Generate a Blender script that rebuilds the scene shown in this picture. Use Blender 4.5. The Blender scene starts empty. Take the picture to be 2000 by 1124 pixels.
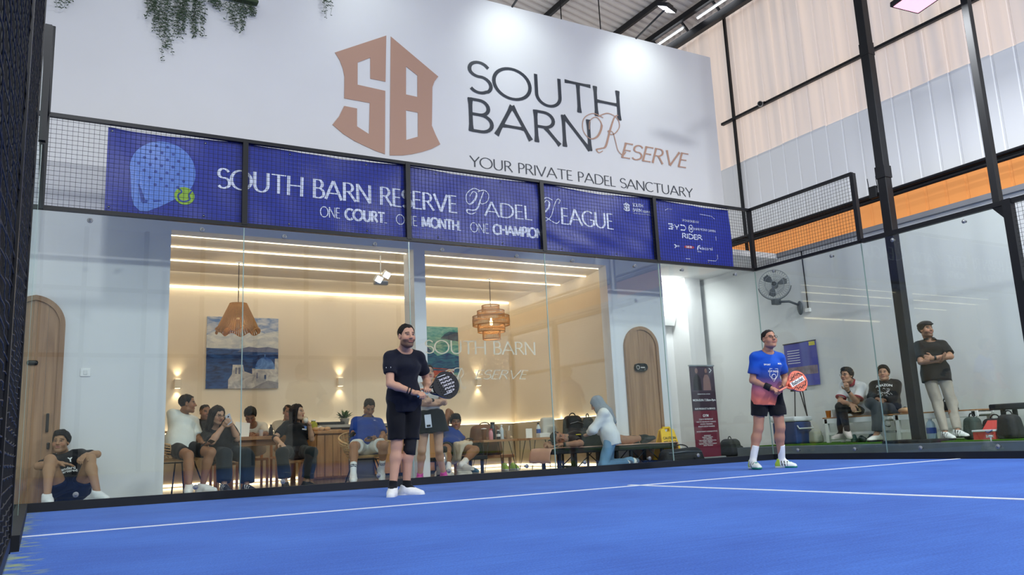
import bpy, bmesh, math, random
import numpy as np
from mathutils import Vector, Matrix

# ------------------------------------------------------------------ camera, world, sun, exposure
SC = bpy.context.scene
COL = SC.collection
cd = bpy.data.cameras.new('camera'); cam = bpy.data.objects.new('camera', cd); COL.objects.link(cam)
cd.sensor_fit = 'HORIZONTAL'; cd.sensor_width = 36.0; cd.lens = 28.758; cd.clip_start = 0.01; cd.clip_end = 200
cam.location = (0.1101, -9.2416, 0.4566); cam.rotation_euler = (1.757146, 0.045035, -0.516609)
SC.camera = cam
SC.view_settings.view_transform = 'Standard'; SC.view_settings.look = 'None'
SC.view_settings.exposure = 0.0; SC.view_settings.gamma = 1.0; SC.view_settings.use_curve_mapping = False
w = bpy.data.worlds.new('world'); SC.world = w; w.use_nodes = True
bg = w.node_tree.nodes['Background']; bg.inputs[0].default_value = (0.86, 0.93, 1.0, 1); bg.inputs[1].default_value = 0.68

def lamp(name, kind, loc, energy, color=(1, 1, 1), parent=None, direction=None, **kw):
    l = bpy.data.lights.new(name, kind); l.energy = energy; l.color = color
    for k, v in kw.items(): setattr(l, k, v)
    o = bpy.data.objects.new(name, l); COL.objects.link(o)
    if parent: o.parent = parent; loc = tuple(Vector(loc) - parent.location)
    o.location = loc
    if direction: o.rotation_euler = Vector(direction).to_track_quat('-Z', 'Y').to_euler()
    return o
lamp('sun', 'SUN', (20, 4, 14), 2.8, (1.0, 0.83, 0.66), direction=(-0.78, -0.2, -0.58), angle=0.02)

# ------------------------------------------------------------------ helpers
def lin(c):
    if isinstance(c, str):
        c = tuple(int(c[i:i+2], 16) / 255 for i in (0, 2, 4))
    return tuple(x / 12.92 if x <= 0.04045 else ((x + 0.055) / 1.055) ** 2.4 for x in c)
MATS = {}
def mat(name, color='808080', rough=0.6, metal=0.0, var=0.0, scale=8.0, bump=0.0, bscale=60.0, emit=0.0, ecol=None, spec=0.5, attr=False, stretch=None, coat=0.0, sheen=0.0):
    """principled material with optional noise colour variation and fine bump"""
    if name in MATS: return MATS[name]
    m = bpy.data.materials.new(name); m.use_nodes = True; nt = m.node_tree; N = nt.nodes; L = nt.links
    b = N['Principled BSDF']; c = lin(color)
    b.inputs['Base Color'].default_value = (*c, 1); b.inputs['Roughness'].default_value = rough
    b.inputs['Metallic'].default_value = metal; b.inputs['Specular IOR Level'].default_value = spec
    b.inputs['Coat Weight'].default_value = coat
    b.inputs['Sheen Weight'].default_value = sheen
    src = None
    if attr:
        a = N.new('ShaderNodeAttribute'); a.attribute_name = 'Col'; src = a.outputs['Color']
        L.new(src, b.inputs['Base Color'])
    if var or bump:
        tc = N.new('ShaderNodeTexCoord'); mp = N.new('ShaderNodeMapping'); L.new(tc.outputs['Object'], mp.inputs['Vector'])
        if stretch: mp.inputs['Scale'].default_value = stretch
    if var:
        n = N.new('ShaderNodeTexNoise'); n.inputs['Scale'].default_value = scale; n.inputs['Detail'].default_value = 6
        L.new(mp.outputs[0], n.inputs['Vector'])
        mx = N.new('ShaderNodeMix'); mx.data_type = 'RGBA'; mx.blend_type = 'MULTIPLY'; mx.inputs['Factor'].default_value = 1
        rp = N.new('ShaderNodeMapRange'); rp.inputs['From Min'].default_value = 0.25; rp.inputs['From Max'].default_value = 0.75
        rp.inputs['To Min'].default_value = 1 - var; rp.inputs['To Max'].default_value = 1 + var * 0.6
        L.new(n.outputs['Fac'], rp.inputs['Value'])
        cb = N.new('ShaderNodeCombineColor')
        for i in range(3): L.new(rp.outputs[0], cb.inputs[i])
        if src: L.new(src, mx.inputs['A'])
        else: mx.inputs['A'].default_value = (*c, 1)
        L.new(cb.outputs[0], mx.inputs['B']); L.new(mx.outputs['Result'], b.inputs['Base Color'])
    if bump:
        n2 = N.new('ShaderNodeTexNoise'); n2.inputs['Scale'].default_value = bscale; n2.inputs['Detail'].default_value = 4
        L.new(mp.outputs[0], n2.inputs['Vector'])
        bp = N.new('ShaderNodeBump'); bp.inputs['Strength'].default_value = bump; bp.inputs['Distance'].default_value = 0.02
        L.new(n2.outputs['Fac'], bp.inputs['Height']); L.new(bp.outputs[0], b.inputs['Normal'])
    if emit:
        b.inputs['Emission Color'].default_value = (*lin(ecol or color), 1); b.inputs['Emission Strength'].default_value = emit
    MATS[name] = m
    return m
def glass_mat(name, tint, rough=0.0):
    m = bpy.data.materials.new(name); m.use_nodes = True; nt = m.node_tree; N = nt.nodes; L = nt.links
    for n in list(N):
        if n.type != 'OUTPUT_MATERIAL': N.remove(n)
    out = [n for n in N if n.type == 'OUTPUT_MATERIAL'][0]
    t = N.new('ShaderNodeBsdfTransparent'); t.inputs[0].default_value = (*tint, 1)
    g = N.new('ShaderNodeBsdfGlossy'); g.inputs['Roughness'].default_value = rough; g.inputs['Color'].default_value = (0.95, 1, 0.98, 1)
    f = N.new('ShaderNodeFresnel'); ge = N.new('ShaderNodeNewGeometry'); mr = N.new('ShaderNodeMapRange')
    mr.inputs['To Min'].default_value = 1.42; mr.inputs['To Max'].default_value = 1 / 1.42    # the node inverts the IOR on back faces
    L.new(ge.outputs['Backfacing'], mr.inputs['Value']); L.new(mr.outputs[0], f.inputs[0])
    mx = N.new('ShaderNodeMixShader'); L.new(f.outputs[0], mx.inputs[0]); L.new(t.outputs[0], mx.inputs[1]); L.new(g.outputs[0], mx.inputs[2])
    L.new(mx.outputs[0], out.inputs[0]); MATS[name] = m
    return m
def trans_mat(name, diff, trans, fac, rough=0.5, streak=0.0):
    """thin translucent sheet: diffuse mixed with translucent"""
    m = bpy.data.materials.new(name); m.use_nodes = True; nt = m.node_tree; N = nt.nodes; L = nt.links
    for n in list(N):
        if n.type != 'OUTPUT_MATERIAL': N.remove(n)
    out = [n for n in N if n.type == 'OUTPUT_MATERIAL'][0]
    d = N.new('ShaderNodeBsdfDiffuse'); d.inputs[0].default_value = (*lin(diff), 1)
    t = N.new('ShaderNodeBsdfTranslucent'); t.inputs[0].default_value = (*lin(trans), 1)
    mx = N.new('ShaderNodeMixShader'); mx.inputs[0].default_value = fac
    L.new(d.outputs[0], mx.inputs[1]); L.new(t.outputs[0], mx.inputs[2]); L.new(mx.outputs[0], out.inputs[0])
    if streak:
        tc = N.new('ShaderNodeTexCoord'); mp = N.new('ShaderNodeMapping'); mp.inputs['Scale'].default_value = (1, 2.6, 0.06)
        n = N.new('ShaderNodeTexNoise'); n.inputs['Scale'].default_value = 2.5; n.inputs['Detail'].default_value = 5
        r = N.new('ShaderNodeMapRange'); r.inputs['From Min'].default_value = 0.3; r.inputs['From Max'].default_value = 0.7
        r.inputs['To Min'].default_value = max(0, fac - streak); r.inputs['To Max'].default_value = fac + streak
        L.new(tc.outputs['Object'], mp.inputs['Vector']); L.new(mp.outputs[0], n.inputs['Vector']); L.new(n.outputs['Fac'], r.inputs['Value'])
        L.new(r.outputs[0], mx.inputs[0])
    MATS[name] = m
    return m
def wood_mat(name, c1, c2, scale=(14, 14, 0.8), rough=0.45):
    m = bpy.data.materials.new(name); m.use_nodes = True; nt = m.node_tree; N = nt.nodes; L = nt.links
    b = N['Principled BSDF']; b.inputs['Roughness'].default_value = rough
    tc = N.new('ShaderNodeTexCoord'); mp = N.new('ShaderNodeMapping'); mp.inputs['Scale'].default_value = scale
    n = N.new('ShaderNodeTexNoise'); n.inputs['Scale'].default_value = 1.0; n.inputs['Detail'].default_value = 8; n.inputs['Distortion'].default_value = 1.2
    rp = N.new('ShaderNodeValToRGB'); rp.color_ramp.elements[0].position = 0.3; rp.color_ramp.elements[1].position = 0.7
    rp.color_ramp.elements[0].color = (*lin(c1), 1); rp.color_ramp.elements[1].color = (*lin(c2), 1)
    L.new(tc.outputs['Object'], mp.inputs['Vector']); L.new(mp.outputs[0], n.inputs['Vector']); L.new(n.outputs['Fac'], rp.inputs[0]); L.new(rp.outputs[0], b.inputs['Base Color'])
    bp = N.new('ShaderNodeBump'); bp.inputs['Strength'].default_value = 0.1; L.new(n.outputs['Fac'], bp.inputs['Height']); L.new(bp.outputs[0], b.inputs['Normal'])
    MATS[name] = m
    return m

def tag(o, label=None, cat=None, group=None, kind=None):
    if label: o['label'] = label
    if cat: o['category'] = cat
    if group: o['group'] = group
    if kind: o['kind'] = kind
    return o
def thing(name, label, cat, loc=(0, 0, 0), group=None, rz=0):
    o = bpy.data.objects.new(name, None); COL.objects.link(o); o.location = loc; o.rotation_euler = (0, 0, rz)
    o.empty_display_size = 0.1
    return tag(o, label, cat, group)
def struct(o):
    o['kind'] = 'structure'; return o

class MB:
    """collects geometry, builds ONE mesh object"""
    def __init__(s): s.v = []; s.f = []; s.sm = []
    def add(s, v, f, smooth=False):
        n = len(s.v); s.v += [tuple(p) for p in v]; s.f += [tuple(i + n for i in q) for q in f]; s.sm += [smooth] * len(f); return s
    def box(s, x0, x1, y0, y1, z0, z1):
        return s.add([(x0,y0,z0),(x1,y0,z0),(x1,y1,z0),(x0,y1,z0),(x0,y0,z1),(x1,y0,z1),(x1,y1,z1),(x0,y1,z1)],
                     [(0,3,2,1),(4,5,6,7),(0,1,5,4),(1,2,6,5),(2,3,7,6),(3,0,4,7)])
    def rbox(s, x0, x1, y0, y1, z0, z1, r=0.01, M=None):
        """bevelled box"""
        bm = bmesh.new(); bmesh.ops.create_cube(bm, size=1)
        for v in bm.verts: v.co = Vector(((x0+x1)/2 + v.co.x*(x1-x0), (y0+y1)/2 + v.co.y*(y1-y0), (z0+z1)/2 + v.co.z*(z1-z0)))
        bmesh.ops.bevel(bm, geom=list(bm.edges), offset=r, segments=2, affect='EDGES', profile=0.5)
        return s.bm(bm, M)
    def bm(s, bm, M=None, smooth=False):
        bm.verts.index_update()
        vs = [(M @ v.co) if M else v.co.copy() for v in bm.verts]; fs = [[v.index for v in f.verts] for f in bm.faces]
        bm.free(); return s.add(vs, fs, smooth)
    def bar(s, a, b, w, h=None, up=(0, 0, 1)):
        """rectangular bar from a to b"""
        a = Vector(a); b = Vector(b); h = h or w; d = (b - a).normalized(); u = Vector(up)
        if abs(d.dot(u)) > 0.99: u = Vector((0, 1, 0))
        x = d.cross(u).normalized() * w / 2; y = x.cross(d).normalized() * h / 2
        P = [a-x-y, a+x-y, a+x+y, a-x+y, b-x-y, b+x-y, b+x+y, b-x+y]
        return s.add(P, [(0,3,2,1),(4,5,6,7),(0,1,5,4),(1,2,6,5),(2,3,7,6),(3,0,4,7)])
    def tube(s, pts, r, n=8, closed=False, caps=True, smooth=True):
        P = [Vector(p) for p in pts]; m = len(P); R = r if hasattr(r, '__len__') else [r] * m
        if m < 2: return s
        vs = []; ref = None
        for i in range(m):
            a = P[(i-1) % m] if (closed or i) else P[i]; b = P[(i+1) % m] if (closed or i < m-1) else P[i]
            d = (b - a).normalized()
            if ref is None: ref = d.orthogonal().normalized()
            ref = (ref - d * ref.dot(d))
            ref = ref.normalized() if ref.length > 1e-6 else d.orthogonal().normalized()
            q = d.cross(ref)
            for k in range(n):
                t = 2 * math.pi * k / n; vs.append(P[i] + (ref * math.cos(t) + q * math.sin(t)) * R[i])
        fs = []
        for i in range(m if closed else m - 1):
            j = (i + 1) % m
            for k in range(n): fs.append((i*n + k, i*n + (k+1) % n, j*n + (k+1) % n, j*n + k))
        if caps and not closed: fs += [tuple(range(n))[::-1], tuple(range((m-1)*n, m*n))]
        return s.add(vs, fs, smooth)
    def lathe(s, prof, c=(0, 0, 0), n=20, M=None, smooth=True, cap=True):
        """profile [(r,z)...] about a vertical axis through c"""
        vs = []; fs = []; m = len(prof)
        for r, z in prof:
            for k in range(n):
                t = 2 * math.pi * k / n; p = Vector((r * math.cos(t), r * math.sin(t), z)); p = (M @ p) if M else p
                vs.append(p + Vector(c))
        for i in range(m - 1):
            for k in range(n): fs.append((i*n + k, i*n + (k+1) % n, (i+1)*n + (k+1) % n, (i+1)*n + k))
        if cap: fs += [tuple(range(n))[::-1], tuple(range((m-1)*n, m*n))]
        return s.add(vs, fs, smooth)
    def ell(s, c, r, n=12, M=None):
        bm = bmesh.new(); bmesh.ops.create_uvsphere(bm, u_segments=n, v_segments=max(6, n*2//3), radius=1)
        for v in bm.verts: v.co = Vector((v.co.x*r[0], v.co.y*r[1], v.co.z*r[2]))
        MM = Matrix.Translation(Vector(c)) @ (M.to_4x4() if M else Matrix.Identity(4))
        return s.bm(bm, MM, True)
    def prism(s, poly, axis, d0, d1):
        """extrude a 2-D polygon: axis 'y' -> poly is (x,z); 'x' -> (y,z); 'z' -> (x,y)"""
        n = len(poly)
        def P(p, d): return {'y': (p[0], d, p[1]), 'x': (d, p[0], p[1]), 'z': (p[0], p[1], d)}[axis]
        vs = [P(p, d0) for p in poly] + [P(p, d1) for p in poly]
        fs = [tuple(range(n)), tuple(range(2*n - 1, n - 1, -1))] + [(i, i + n, (i+1) % n + n, (i+1) % n) for i in range(n)]
        return s.add(vs, fs)
    def build(s, name, m, parent=None, loc=None):
        """parent given: vertices are in world space and are moved into the parent's space"""
        me = bpy.data.meshes.new(name); V = s.v
        off = parent.location if parent else (Vector(loc) if loc else None)
        if parent and parent.parent: off = off + parent.parent.location
        if off is not None: V = [(v[0]-off[0], v[1]-off[1], v[2]-off[2]) for v in V]
        me.from_pydata([tuple(v) for v in V], [], s.f)
        for p, q in zip(me.polygons, s.sm): p.use_smooth = q
        if isinstance(m, str): m = MATS[m]
        me.materials.append(m); me.validate(); me.update()
        bm = bmesh.new(); bm.from_mesh(me); bmesh.ops.recalc_face_normals(bm, faces=bm.faces); bm.to_mesh(me); bm.free()
        o = bpy.data.objects.new(name, me); COL.objects.link(o)
        if parent: o.parent = parent
        elif loc: o.location = loc
        return o
def copy_tree(o, parent=None):
    c = o.copy(); COL.objects.link(c); c.parent = parent
    for ch in o.children: copy_tree(ch, c)
    return c
def arc(cx, cz, r, a0, a1, n):
    return [(cx + r*math.cos(math.radians(a0 + (a1-a0)*i/n)), cz + r*math.sin(math.radians(a0 + (a1-a0)*i/n))) for i in range(n + 1)]

# common materials
mat('white_paint', 'e2e2e2', 0.55, var=0.03, scale=1.2)
mat('plaster', 'dfe0df', 0.7, var=0.04, scale=1.5, bump=0.05, bscale=30)
mat('cream_wall', 'e4d6c0', 0.6, var=0.02, scale=1.0)
mat('black_steel', '17181c', 0.45, metal=0.3, var=0.15, scale=20)
mat('black_matte', '121316', 0.7)
mat('dark_rubber', '101419', 0.6, var=0.2, scale=10)
mat('grey_metal', '8d9196', 0.35, metal=0.8)
mat('chrome', 'c8ccd0', 0.15, metal=1.0)
mat('white_plastic', 'f0f0ee', 0.4)
mat('curb_grey', '6f777d', 0.75, var=0.12, scale=6)
mat('led', 'ffffff', emit=3.5, ecol='ffe7bf')
mat('led_white', 'ffffff', emit=8, ecol='f4f8ff')
glass_mat('court_glass', (0.955, 0.985, 0.97))
glass_mat('clear_glass', (0.97, 0.98, 0.98))
mat('glass_edge', '9db7ad', 0.2, spec=0.6)
wood_mat('door_wood', '8a664b', 'b08a68')
wood_mat('table_wood', '9a6a42', 'c08f5e', (1.5, 10, 10))
wood_mat('counter_wood', 'a5703f', 'c9945c', (10, 10, 0.9))
# ------------------------------------------------------------------ implicit-surface figures: one continuous skin per body
def V3(v): return np.array(v, float)
def unit(v):
    v = np.array(v, float); n = np.linalg.norm(v); return v / n if n > 1e-9 else v
class Field:
    """signed distance grid; primitives are blended in with a smooth minimum"""
    def __init__(s, lo, hi, h):
        s.lo = np.array(lo, float); s.h = h; s.n = np.ceil((np.array(hi, float) - s.lo) / h).astype(int) + 1
        s.F = np.full(s.n, 0.25, np.float32)
    def sub(s, lo, hi):
        a = np.clip(np.floor((np.array(lo) - s.lo) / s.h).astype(int), 0, s.n); b = np.clip(np.ceil((np.array(hi) - s.lo) / s.h).astype(int) + 1, 0, s.n)
        if np.any(b <= a): return None, None
        g = [s.lo[i] + s.h * np.arange(a[i], b[i]) for i in range(3)]
        X, Y, Z = np.meshgrid(*g, indexing='ij'); return tuple(slice(a[i], b[i]) for i in range(3)), np.stack([X, Y, Z], -1)
    def put(s, sl, d, k, op):
        A = s.F[sl]
        if op == 'sub': d = -d; h = np.maximum(k - np.abs(A - d), 0) / k; s.F[sl] = np.maximum(A, d) + h*h*k*0.25
        else: h = np.maximum(k - np.abs(A - d), 0) / k; s.F[sl] = np.minimum(A, d) - h*h*k*0.25
    def cone(s, a, b, r1, r2, k=0.02, lat=None, ls=1.0, flat=False, flat0=False, op='add'):
        """tapered capsule a->b; widened by ls along lat; flat: cut square at b (flat0: at a)"""
        a = V3(a); b = V3(b); R = max(r1, r2) * max(1, ls) + 0.06
        sl, P = s.sub(np.minimum(a, b) - R, np.maximum(a, b) + R)
        if sl is None: return s
        ab = b - a; L = np.linalg.norm(ab); u = ab / max(L, 1e-6); q = P - a; t = q @ u
        tc = np.clip(t, 0, L); e = q - tc[..., None] * u
        if lat is not None:
            w = unit(lat); e = e + w * ((e @ w) * (1 / ls - 1))[..., None]
        d = np.sqrt((e * e).sum(-1)) - (r1 + (r2 - r1) * tc / max(L, 1e-6))
        if flat: d = np.maximum(d, t - L)
        if flat0: d = np.maximum(d, -t)
        s.put(sl, d.astype(np.float32), k, op); return s
    def ell(s, c, r, fr=None, k=0.015, op='add'):
        """ellipsoid with radii r in frame fr (rows = axes)"""
        c = V3(c); r = V3(r); R = r.max() + 0.05
        sl, P = s.sub(c - R, c + R)
        if sl is None: return s
        q = P - c
        if fr is not None: q = q @ np.array(fr).T
        m = np.sqrt(((q / r) ** 2).sum(-1)); g = np.sqrt(((q / (r*r)) ** 2).sum(-1)) + 1e-6
        d = m * (m - 1) / g
        s.put(sl, d.astype(np.float32), k, op); return s
    def rbx(s, c, r, fr=None, rad=0.03, k=0.02, taper=0.0):
        """rounded box with half extents r; taper narrows it towards the top"""
        c = V3(c); r = V3(r); R = np.linalg.norm(r) + 0.05; sl, P = s.sub(c - R, c + R)
        if sl is None: return s
        q = P - c
        if fr is not None: q = q @ np.array(fr).T
        sc = 1 - taper*np.clip((q[..., 2] + r[2])/(2*r[2]), 0, 1)
        e = np.abs(q) - np.stack([r[0]*sc - rad, r[1]*sc - rad, np.full(sc.shape, r[2] - rad)], -1)
        d = np.sqrt((np.maximum(e, 0)**2).sum(-1)) + np.minimum(e.max(-1), 0) - rad
        s.put(sl, d.astype(np.float32), k, 'add'); return s
    def cut(s, p, n):
        """keep the side n points away from"""
        sl, P = s.sub(s.lo, s.lo + s.h * s.n); d = (P - V3(p)) @ unit(n); s.F[sl] = np.maximum(s.F[sl], d.astype(np.float32)); return s
    def wrinkle(s, amp, f, seed=0):
        sl, P = s.sub(s.lo, s.lo + s.h * s.n); r = np.random.RandomState(seed); W = 0
        for i in range(5):
            kx = r.normal(size=3) * f * (0.6 + 0.35*i); W = W + np.sin(P @ kx + r.rand()*6.28) / (1 + 0.4*i)
        s.F[sl] += (amp * W).astype(np.float32); return s
    def nets(s):
        """surface nets"""
        F = s.F; S = F < 0; c = np.zeros(np.array(F.shape) - 1, int)
        for i in (0, 1):
            for j in (0, 1):
                for l in (0, 1): c += S[i:F.shape[0]-1+i, j:F.shape[1]-1+j, l:F.shape[2]-1+l]
        idx = np.argwhere((c > 0) & (c < 8)); 
        if len(idx) == 0: return np.zeros((0, 3)), []
        vid = -np.ones(c.shape, int); vid[tuple(idx.T)] = np.arange(len(idx))
        acc = np.zeros((len(idx), 3)); cnt = np.zeros(len(idx)); E = []
        cs = [(i, j, l) for i in (0, 1) for j in (0, 1) for l in (0, 1)]
        for a in cs:
            for ax in range(3):
                if a[ax] == 0: b = list(a); b[ax] = 1; E.append((a, tuple(b)))
        for a, b in E:
            fa = F[tuple((idx + a).T)]; fb = F[tuple((idx + b).T)]; m = (fa < 0) != (fb < 0)
            t = np.where(m, fa / np.where(m, fa - fb, 1), 0); p = np.array(a) + t[:, None] * (np.array(b) - np.array(a))
            acc += p * m[:, None]; cnt += m
        V = s.lo + s.h * (idx + acc / cnt[:, None]); Q = []
        for ax in range(3):
            o1, o2 = [(1, 2), (2, 0), (0, 1)][ax]
            A = S; n = list(F.shape); sl0 = [slice(1, n[i]-1) for i in range(3)]; sl1 = list(sl0); sl0[ax] = slice(0, n[ax]-1); sl1[ax] = slice(1, n[ax])
            d = S[tuple(sl0)].astype(int) - S[tuple(sl1)].astype(int); e = np.argwhere(d != 0)
            if len(e) == 0: continue
            sg = d[tuple(e.T)]; off = np.ones(3, int); off[ax] = 0; g = e + off
            def cell(d1, d2):
                q = g.copy(); q[:, o1] -= d1; q[:, o2] -= d2; return vid[tuple(q.T)]
            q = np.stack([cell(1, 1), cell(0, 1), cell(0, 0), cell(1, 0)], 1); q[sg < 0] = q[sg < 0][:, ::-1]; Q.append(q)
        Q = np.concatenate(Q) if Q else np.zeros((0, 4), int)
        Q = Q[(Q >= 0).all(1)]
        return V, Q
def mesh_np(name, pieces, m, parent, col=None, smooth=True, kind=None):
    """pieces: list of (verts, quads); col: per-vertex colours (linear)"""
    vs = []; qs = []; n = 0
    for v, q in pieces:
        if len(v) == 0: continue
        vs.append(v); qs.append(np.array(q) + n); n += len(v)
    if not vs: return None
    Vv = np.concatenate(vs); Q = np.concatenate(qs); off = np.array(parent.location) if parent else np.zeros(3)
    me = bpy.data.meshes.new(name); me.vertices.add(len(Vv)); me.vertices.foreach_set('co', (Vv - off).astype(np.float32).ravel())
    me.loops.add(Q.size); me.loops.foreach_set('vertex_index', Q.astype(np.int32).ravel()); me.polygons.add(len(Q))
    me.polygons.foreach_set('loop_start', np.arange(0, Q.size, 4, dtype=np.int32))
    me.polygons.foreach_set('loop_total', np.full(len(Q), 4, dtype=np.int32))
    me.polygons.foreach_set('use_smooth', np.full(len(Q), smooth)); me.update(calc_edges=True); me.validate()
    if col is not None:
        a = me.color_attributes.new('Col', 'FLOAT_COLOR', 'POINT'); c = np.ones((len(Vv), 4), np.float32); c[:, :3] = col; a.data.foreach_set('color', c.ravel())
    me.materials.append(MATS[m] if isinstance(m, str) else m)
    o = bpy.data.objects.new(name, me); COL.objects.link(o); o.parent = parent
    return o
mat('skin', 'c09070', 0.5, attr=True, var=0.06, scale=14, bump=0.04, bscale=120, spec=0.35)
mat('cloth', '808080', 0.85, attr=True, var=0.07, scale=10, bump=0.07, bscale=45, spec=0.2, sheen=0.1)
mat('hair', '15110f', 0.6, attr=True, var=0.3, scale=40, bump=0.5, bscale=110, spec=0.3, stretch=(1, 1, 0.3))
mat('shoe', 'eeeeee', 0.55, attr=True, var=0.05, scale=20, bump=0.1, bscale=60)
mat('eye_white', 'b5aaa2', 0.3); mat('eye_dark', '1a100c', 0.2)
mat('spectacle', '1c1a1a', 0.3)
SKIN = dict(light='cf9f82', mid='b98465', tan='a87352', dark='8a5a40')

def hand_prims(f, w, d, n, side, s, curl=0.35, thumb=0.4, spread=0.0, fcurl=None):
    """w wrist, d pointing direction, n palm normal, side = unit vector towards the thumb"""
    d = unit(d); n = unit(n - d * (n @ d)); t = unit(side - d*(side @ d) - n*(side @ n))
    f.cone(w - d*0.02*s, w + d*0.035*s, 0.025*s, 0.026*s, 0.01, t, 1.25)
    f.cone(w + d*0.03*s, w + d*0.082*s, 0.017*s, 0.0155*s, 0.01, t, 2.1)
    for i, (o, L) in enumerate(((0.029, 0.070), (0.010, 0.079), (-0.010, 0.073), (-0.028, 0.057))):
        c = (fcurl[i] if fcurl else curl); p = w + d*0.088*s + t*o*s; ang = c * 0.7; r = 0.0092*s
        for j, fr in enumerate((0.45, 0.30, 0.25)):
            dd = unit(d*math.cos(ang) + n*math.sin(ang) + t*(o*spread)); q = p + dd*L*fr*s
            f.cone(p, q, r, r*0.9, 0.005); p = q; r *= 0.9; ang += c
    p = w + d*0.022*s + t*0.026*s; dd = unit(d*0.62 + t*0.72 + n*thumb*0.5); q = p + dd*0.045*s; f.cone(p, q, 0.0145*s, 0.011*s, 0.009)
    dd = unit(d*0.85 + t*0.35*(1 - thumb) + n*thumb); f.cone(q, q + dd*0.034*s, 0.0105*s, 0.0085*s, 0.006)
def head_frame(J):
    y = unit(J['face']); up = V3(J.get('hup', (0, 0, 1))); x = unit(np.cross(y, up)); z = np.cross(x, y); return np.array([x, y, z])    # rows: right, forward, up
def head_prims(f, c, fr, s, fem=False, neck=None, round_=1.0):
    P = lambda x, y, z: c + (x*fr[0] + y*fr[1] + z*fr[2]) * s
    E = lambda p, r, k=0.02, op='add': f.ell(P(*p), V3(r)*s, fr, k, op)
    E((0, -0.012, 0.035), (0.074, 0.095, 0.083)); E((0, 0.018, -0.035), (0.060*round_, 0.070, 0.082), 0.03)
    jw = 0.042 if fem else 0.048
    f.cone(P(-jw*round_, 0.0, -0.075), P(-0.015, 0.062, -0.098), 0.020*s, 0.019*s, 0.03); f.cone(P(jw*round_, 0.0, -0.075), P(0.015, 0.062, -0.098), 0.020*s, 0.019*s, 0.03)
    for q in (-1, 1):
        E((q*0.042*round_, 0.055, -0.030), (0.024, 0.024, 0.028), 0.025)
        E((q*0.031, 0.100, 0.006), (0.017, 0.016, 0.0105), 0.012, 'sub')
        E((q*0.076, -0.006, -0.006), (0.009, 0.020, 0.031), 0.006); E((q*0.083, 0.0, -0.004), (0.006, 0.010, 0.016), 0.005, 'sub')
        E((q*0.0125, 0.094, -0.030), (0.009, 0.011, 0.008), 0.006)
    f.cone(P(-0.034, 0.079, 0.021), P(0.034, 0.079, 0.021), 0.009*s, 0.009*s, 0.014)
    f.cone(P(0, 0.086, 0.012), P(0, 0.108, -0.027), 0.0075*s, 0.0115*s, 0.012)
    E((0, 0.080, -0.060), (0.026, 0.014, 0.016), 0.012)
    f.cone(P(-0.018, 0.089, -0.0555), P(0.018, 0.089, -0.0555), 0.0055*s, 0.0055*s, 0.005); f.cone(P(-0.015, 0.088, -0.067), P(0.015, 0.088, -0.067), 0.0065*s, 0.0065*s, 0.005)
    E((0, 0.0925, -0.061), (0.022, 0.006, 0.0018), 0.003, 'sub')
    E((0, 0.068, -0.102), (0.022, 0.018, 0.015), 0.015)
    if neck is not None: f.cone(P(0, -0.020, -0.060), neck, (0.047 if fem else 0.055)*s, (0.052 if fem else 0.062)*s, 0.02)
def head_colours(V, c, fr, s, skin, beard=0.0, brow='1b1411', lip='a5665a', makeup=False):
    q = ((V - c) @ fr.T) / s; col = np.tile(np.array(lin(skin)), (len(V), 1)); x, y, z = q.T
    def blend(m, cc): 
        nonlocal col
        col = col * (1 - m[:, None]) + np.array(lin(cc)) * m[:, None]
    g = lambda d, w: np.clip(1 - d / w, 0, 1)
    ax = np.abs(x)
    blend(0.35 * np.exp(-(((ax - 0.04)/0.022)**2 + ((z + 0.03)/0.02)**2)) * (y > 0.03), 'b8604c')
    blend(0.85 * ((ax < 0.024) & (np.abs(z + 0.061) < 0.0125) & (y > 0.07)), lip)
    zb = 0.027 - np.clip((ax - 0.03) / 0.02, 0, 1) * 0.006
    blend(0.9 * ((ax > 0.012) & (ax < 0.050) & (np.abs(z - zb) < 0.0048) & (y > 0.045)), brow)
    blend(0.55 * ((ax > 0.014) & (ax < 0.047) & (np.abs(z - 0.006) < 0.009) & (y > 0.05)), '5a3828')
    if beard:
        m = ((z < -0.040) & (y > 0.0) & ((z < -0.072) | (ax > 0.024) | (z > -0.052)) & (z > -0.125)).astype(float)
        m = m * np.clip((-z - 0.036) / 0.012, 0, 1) * np.clip((y + 0.01) / 0.02, 0, 1); blend(beard * m, '2a1d18')
    return col
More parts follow.
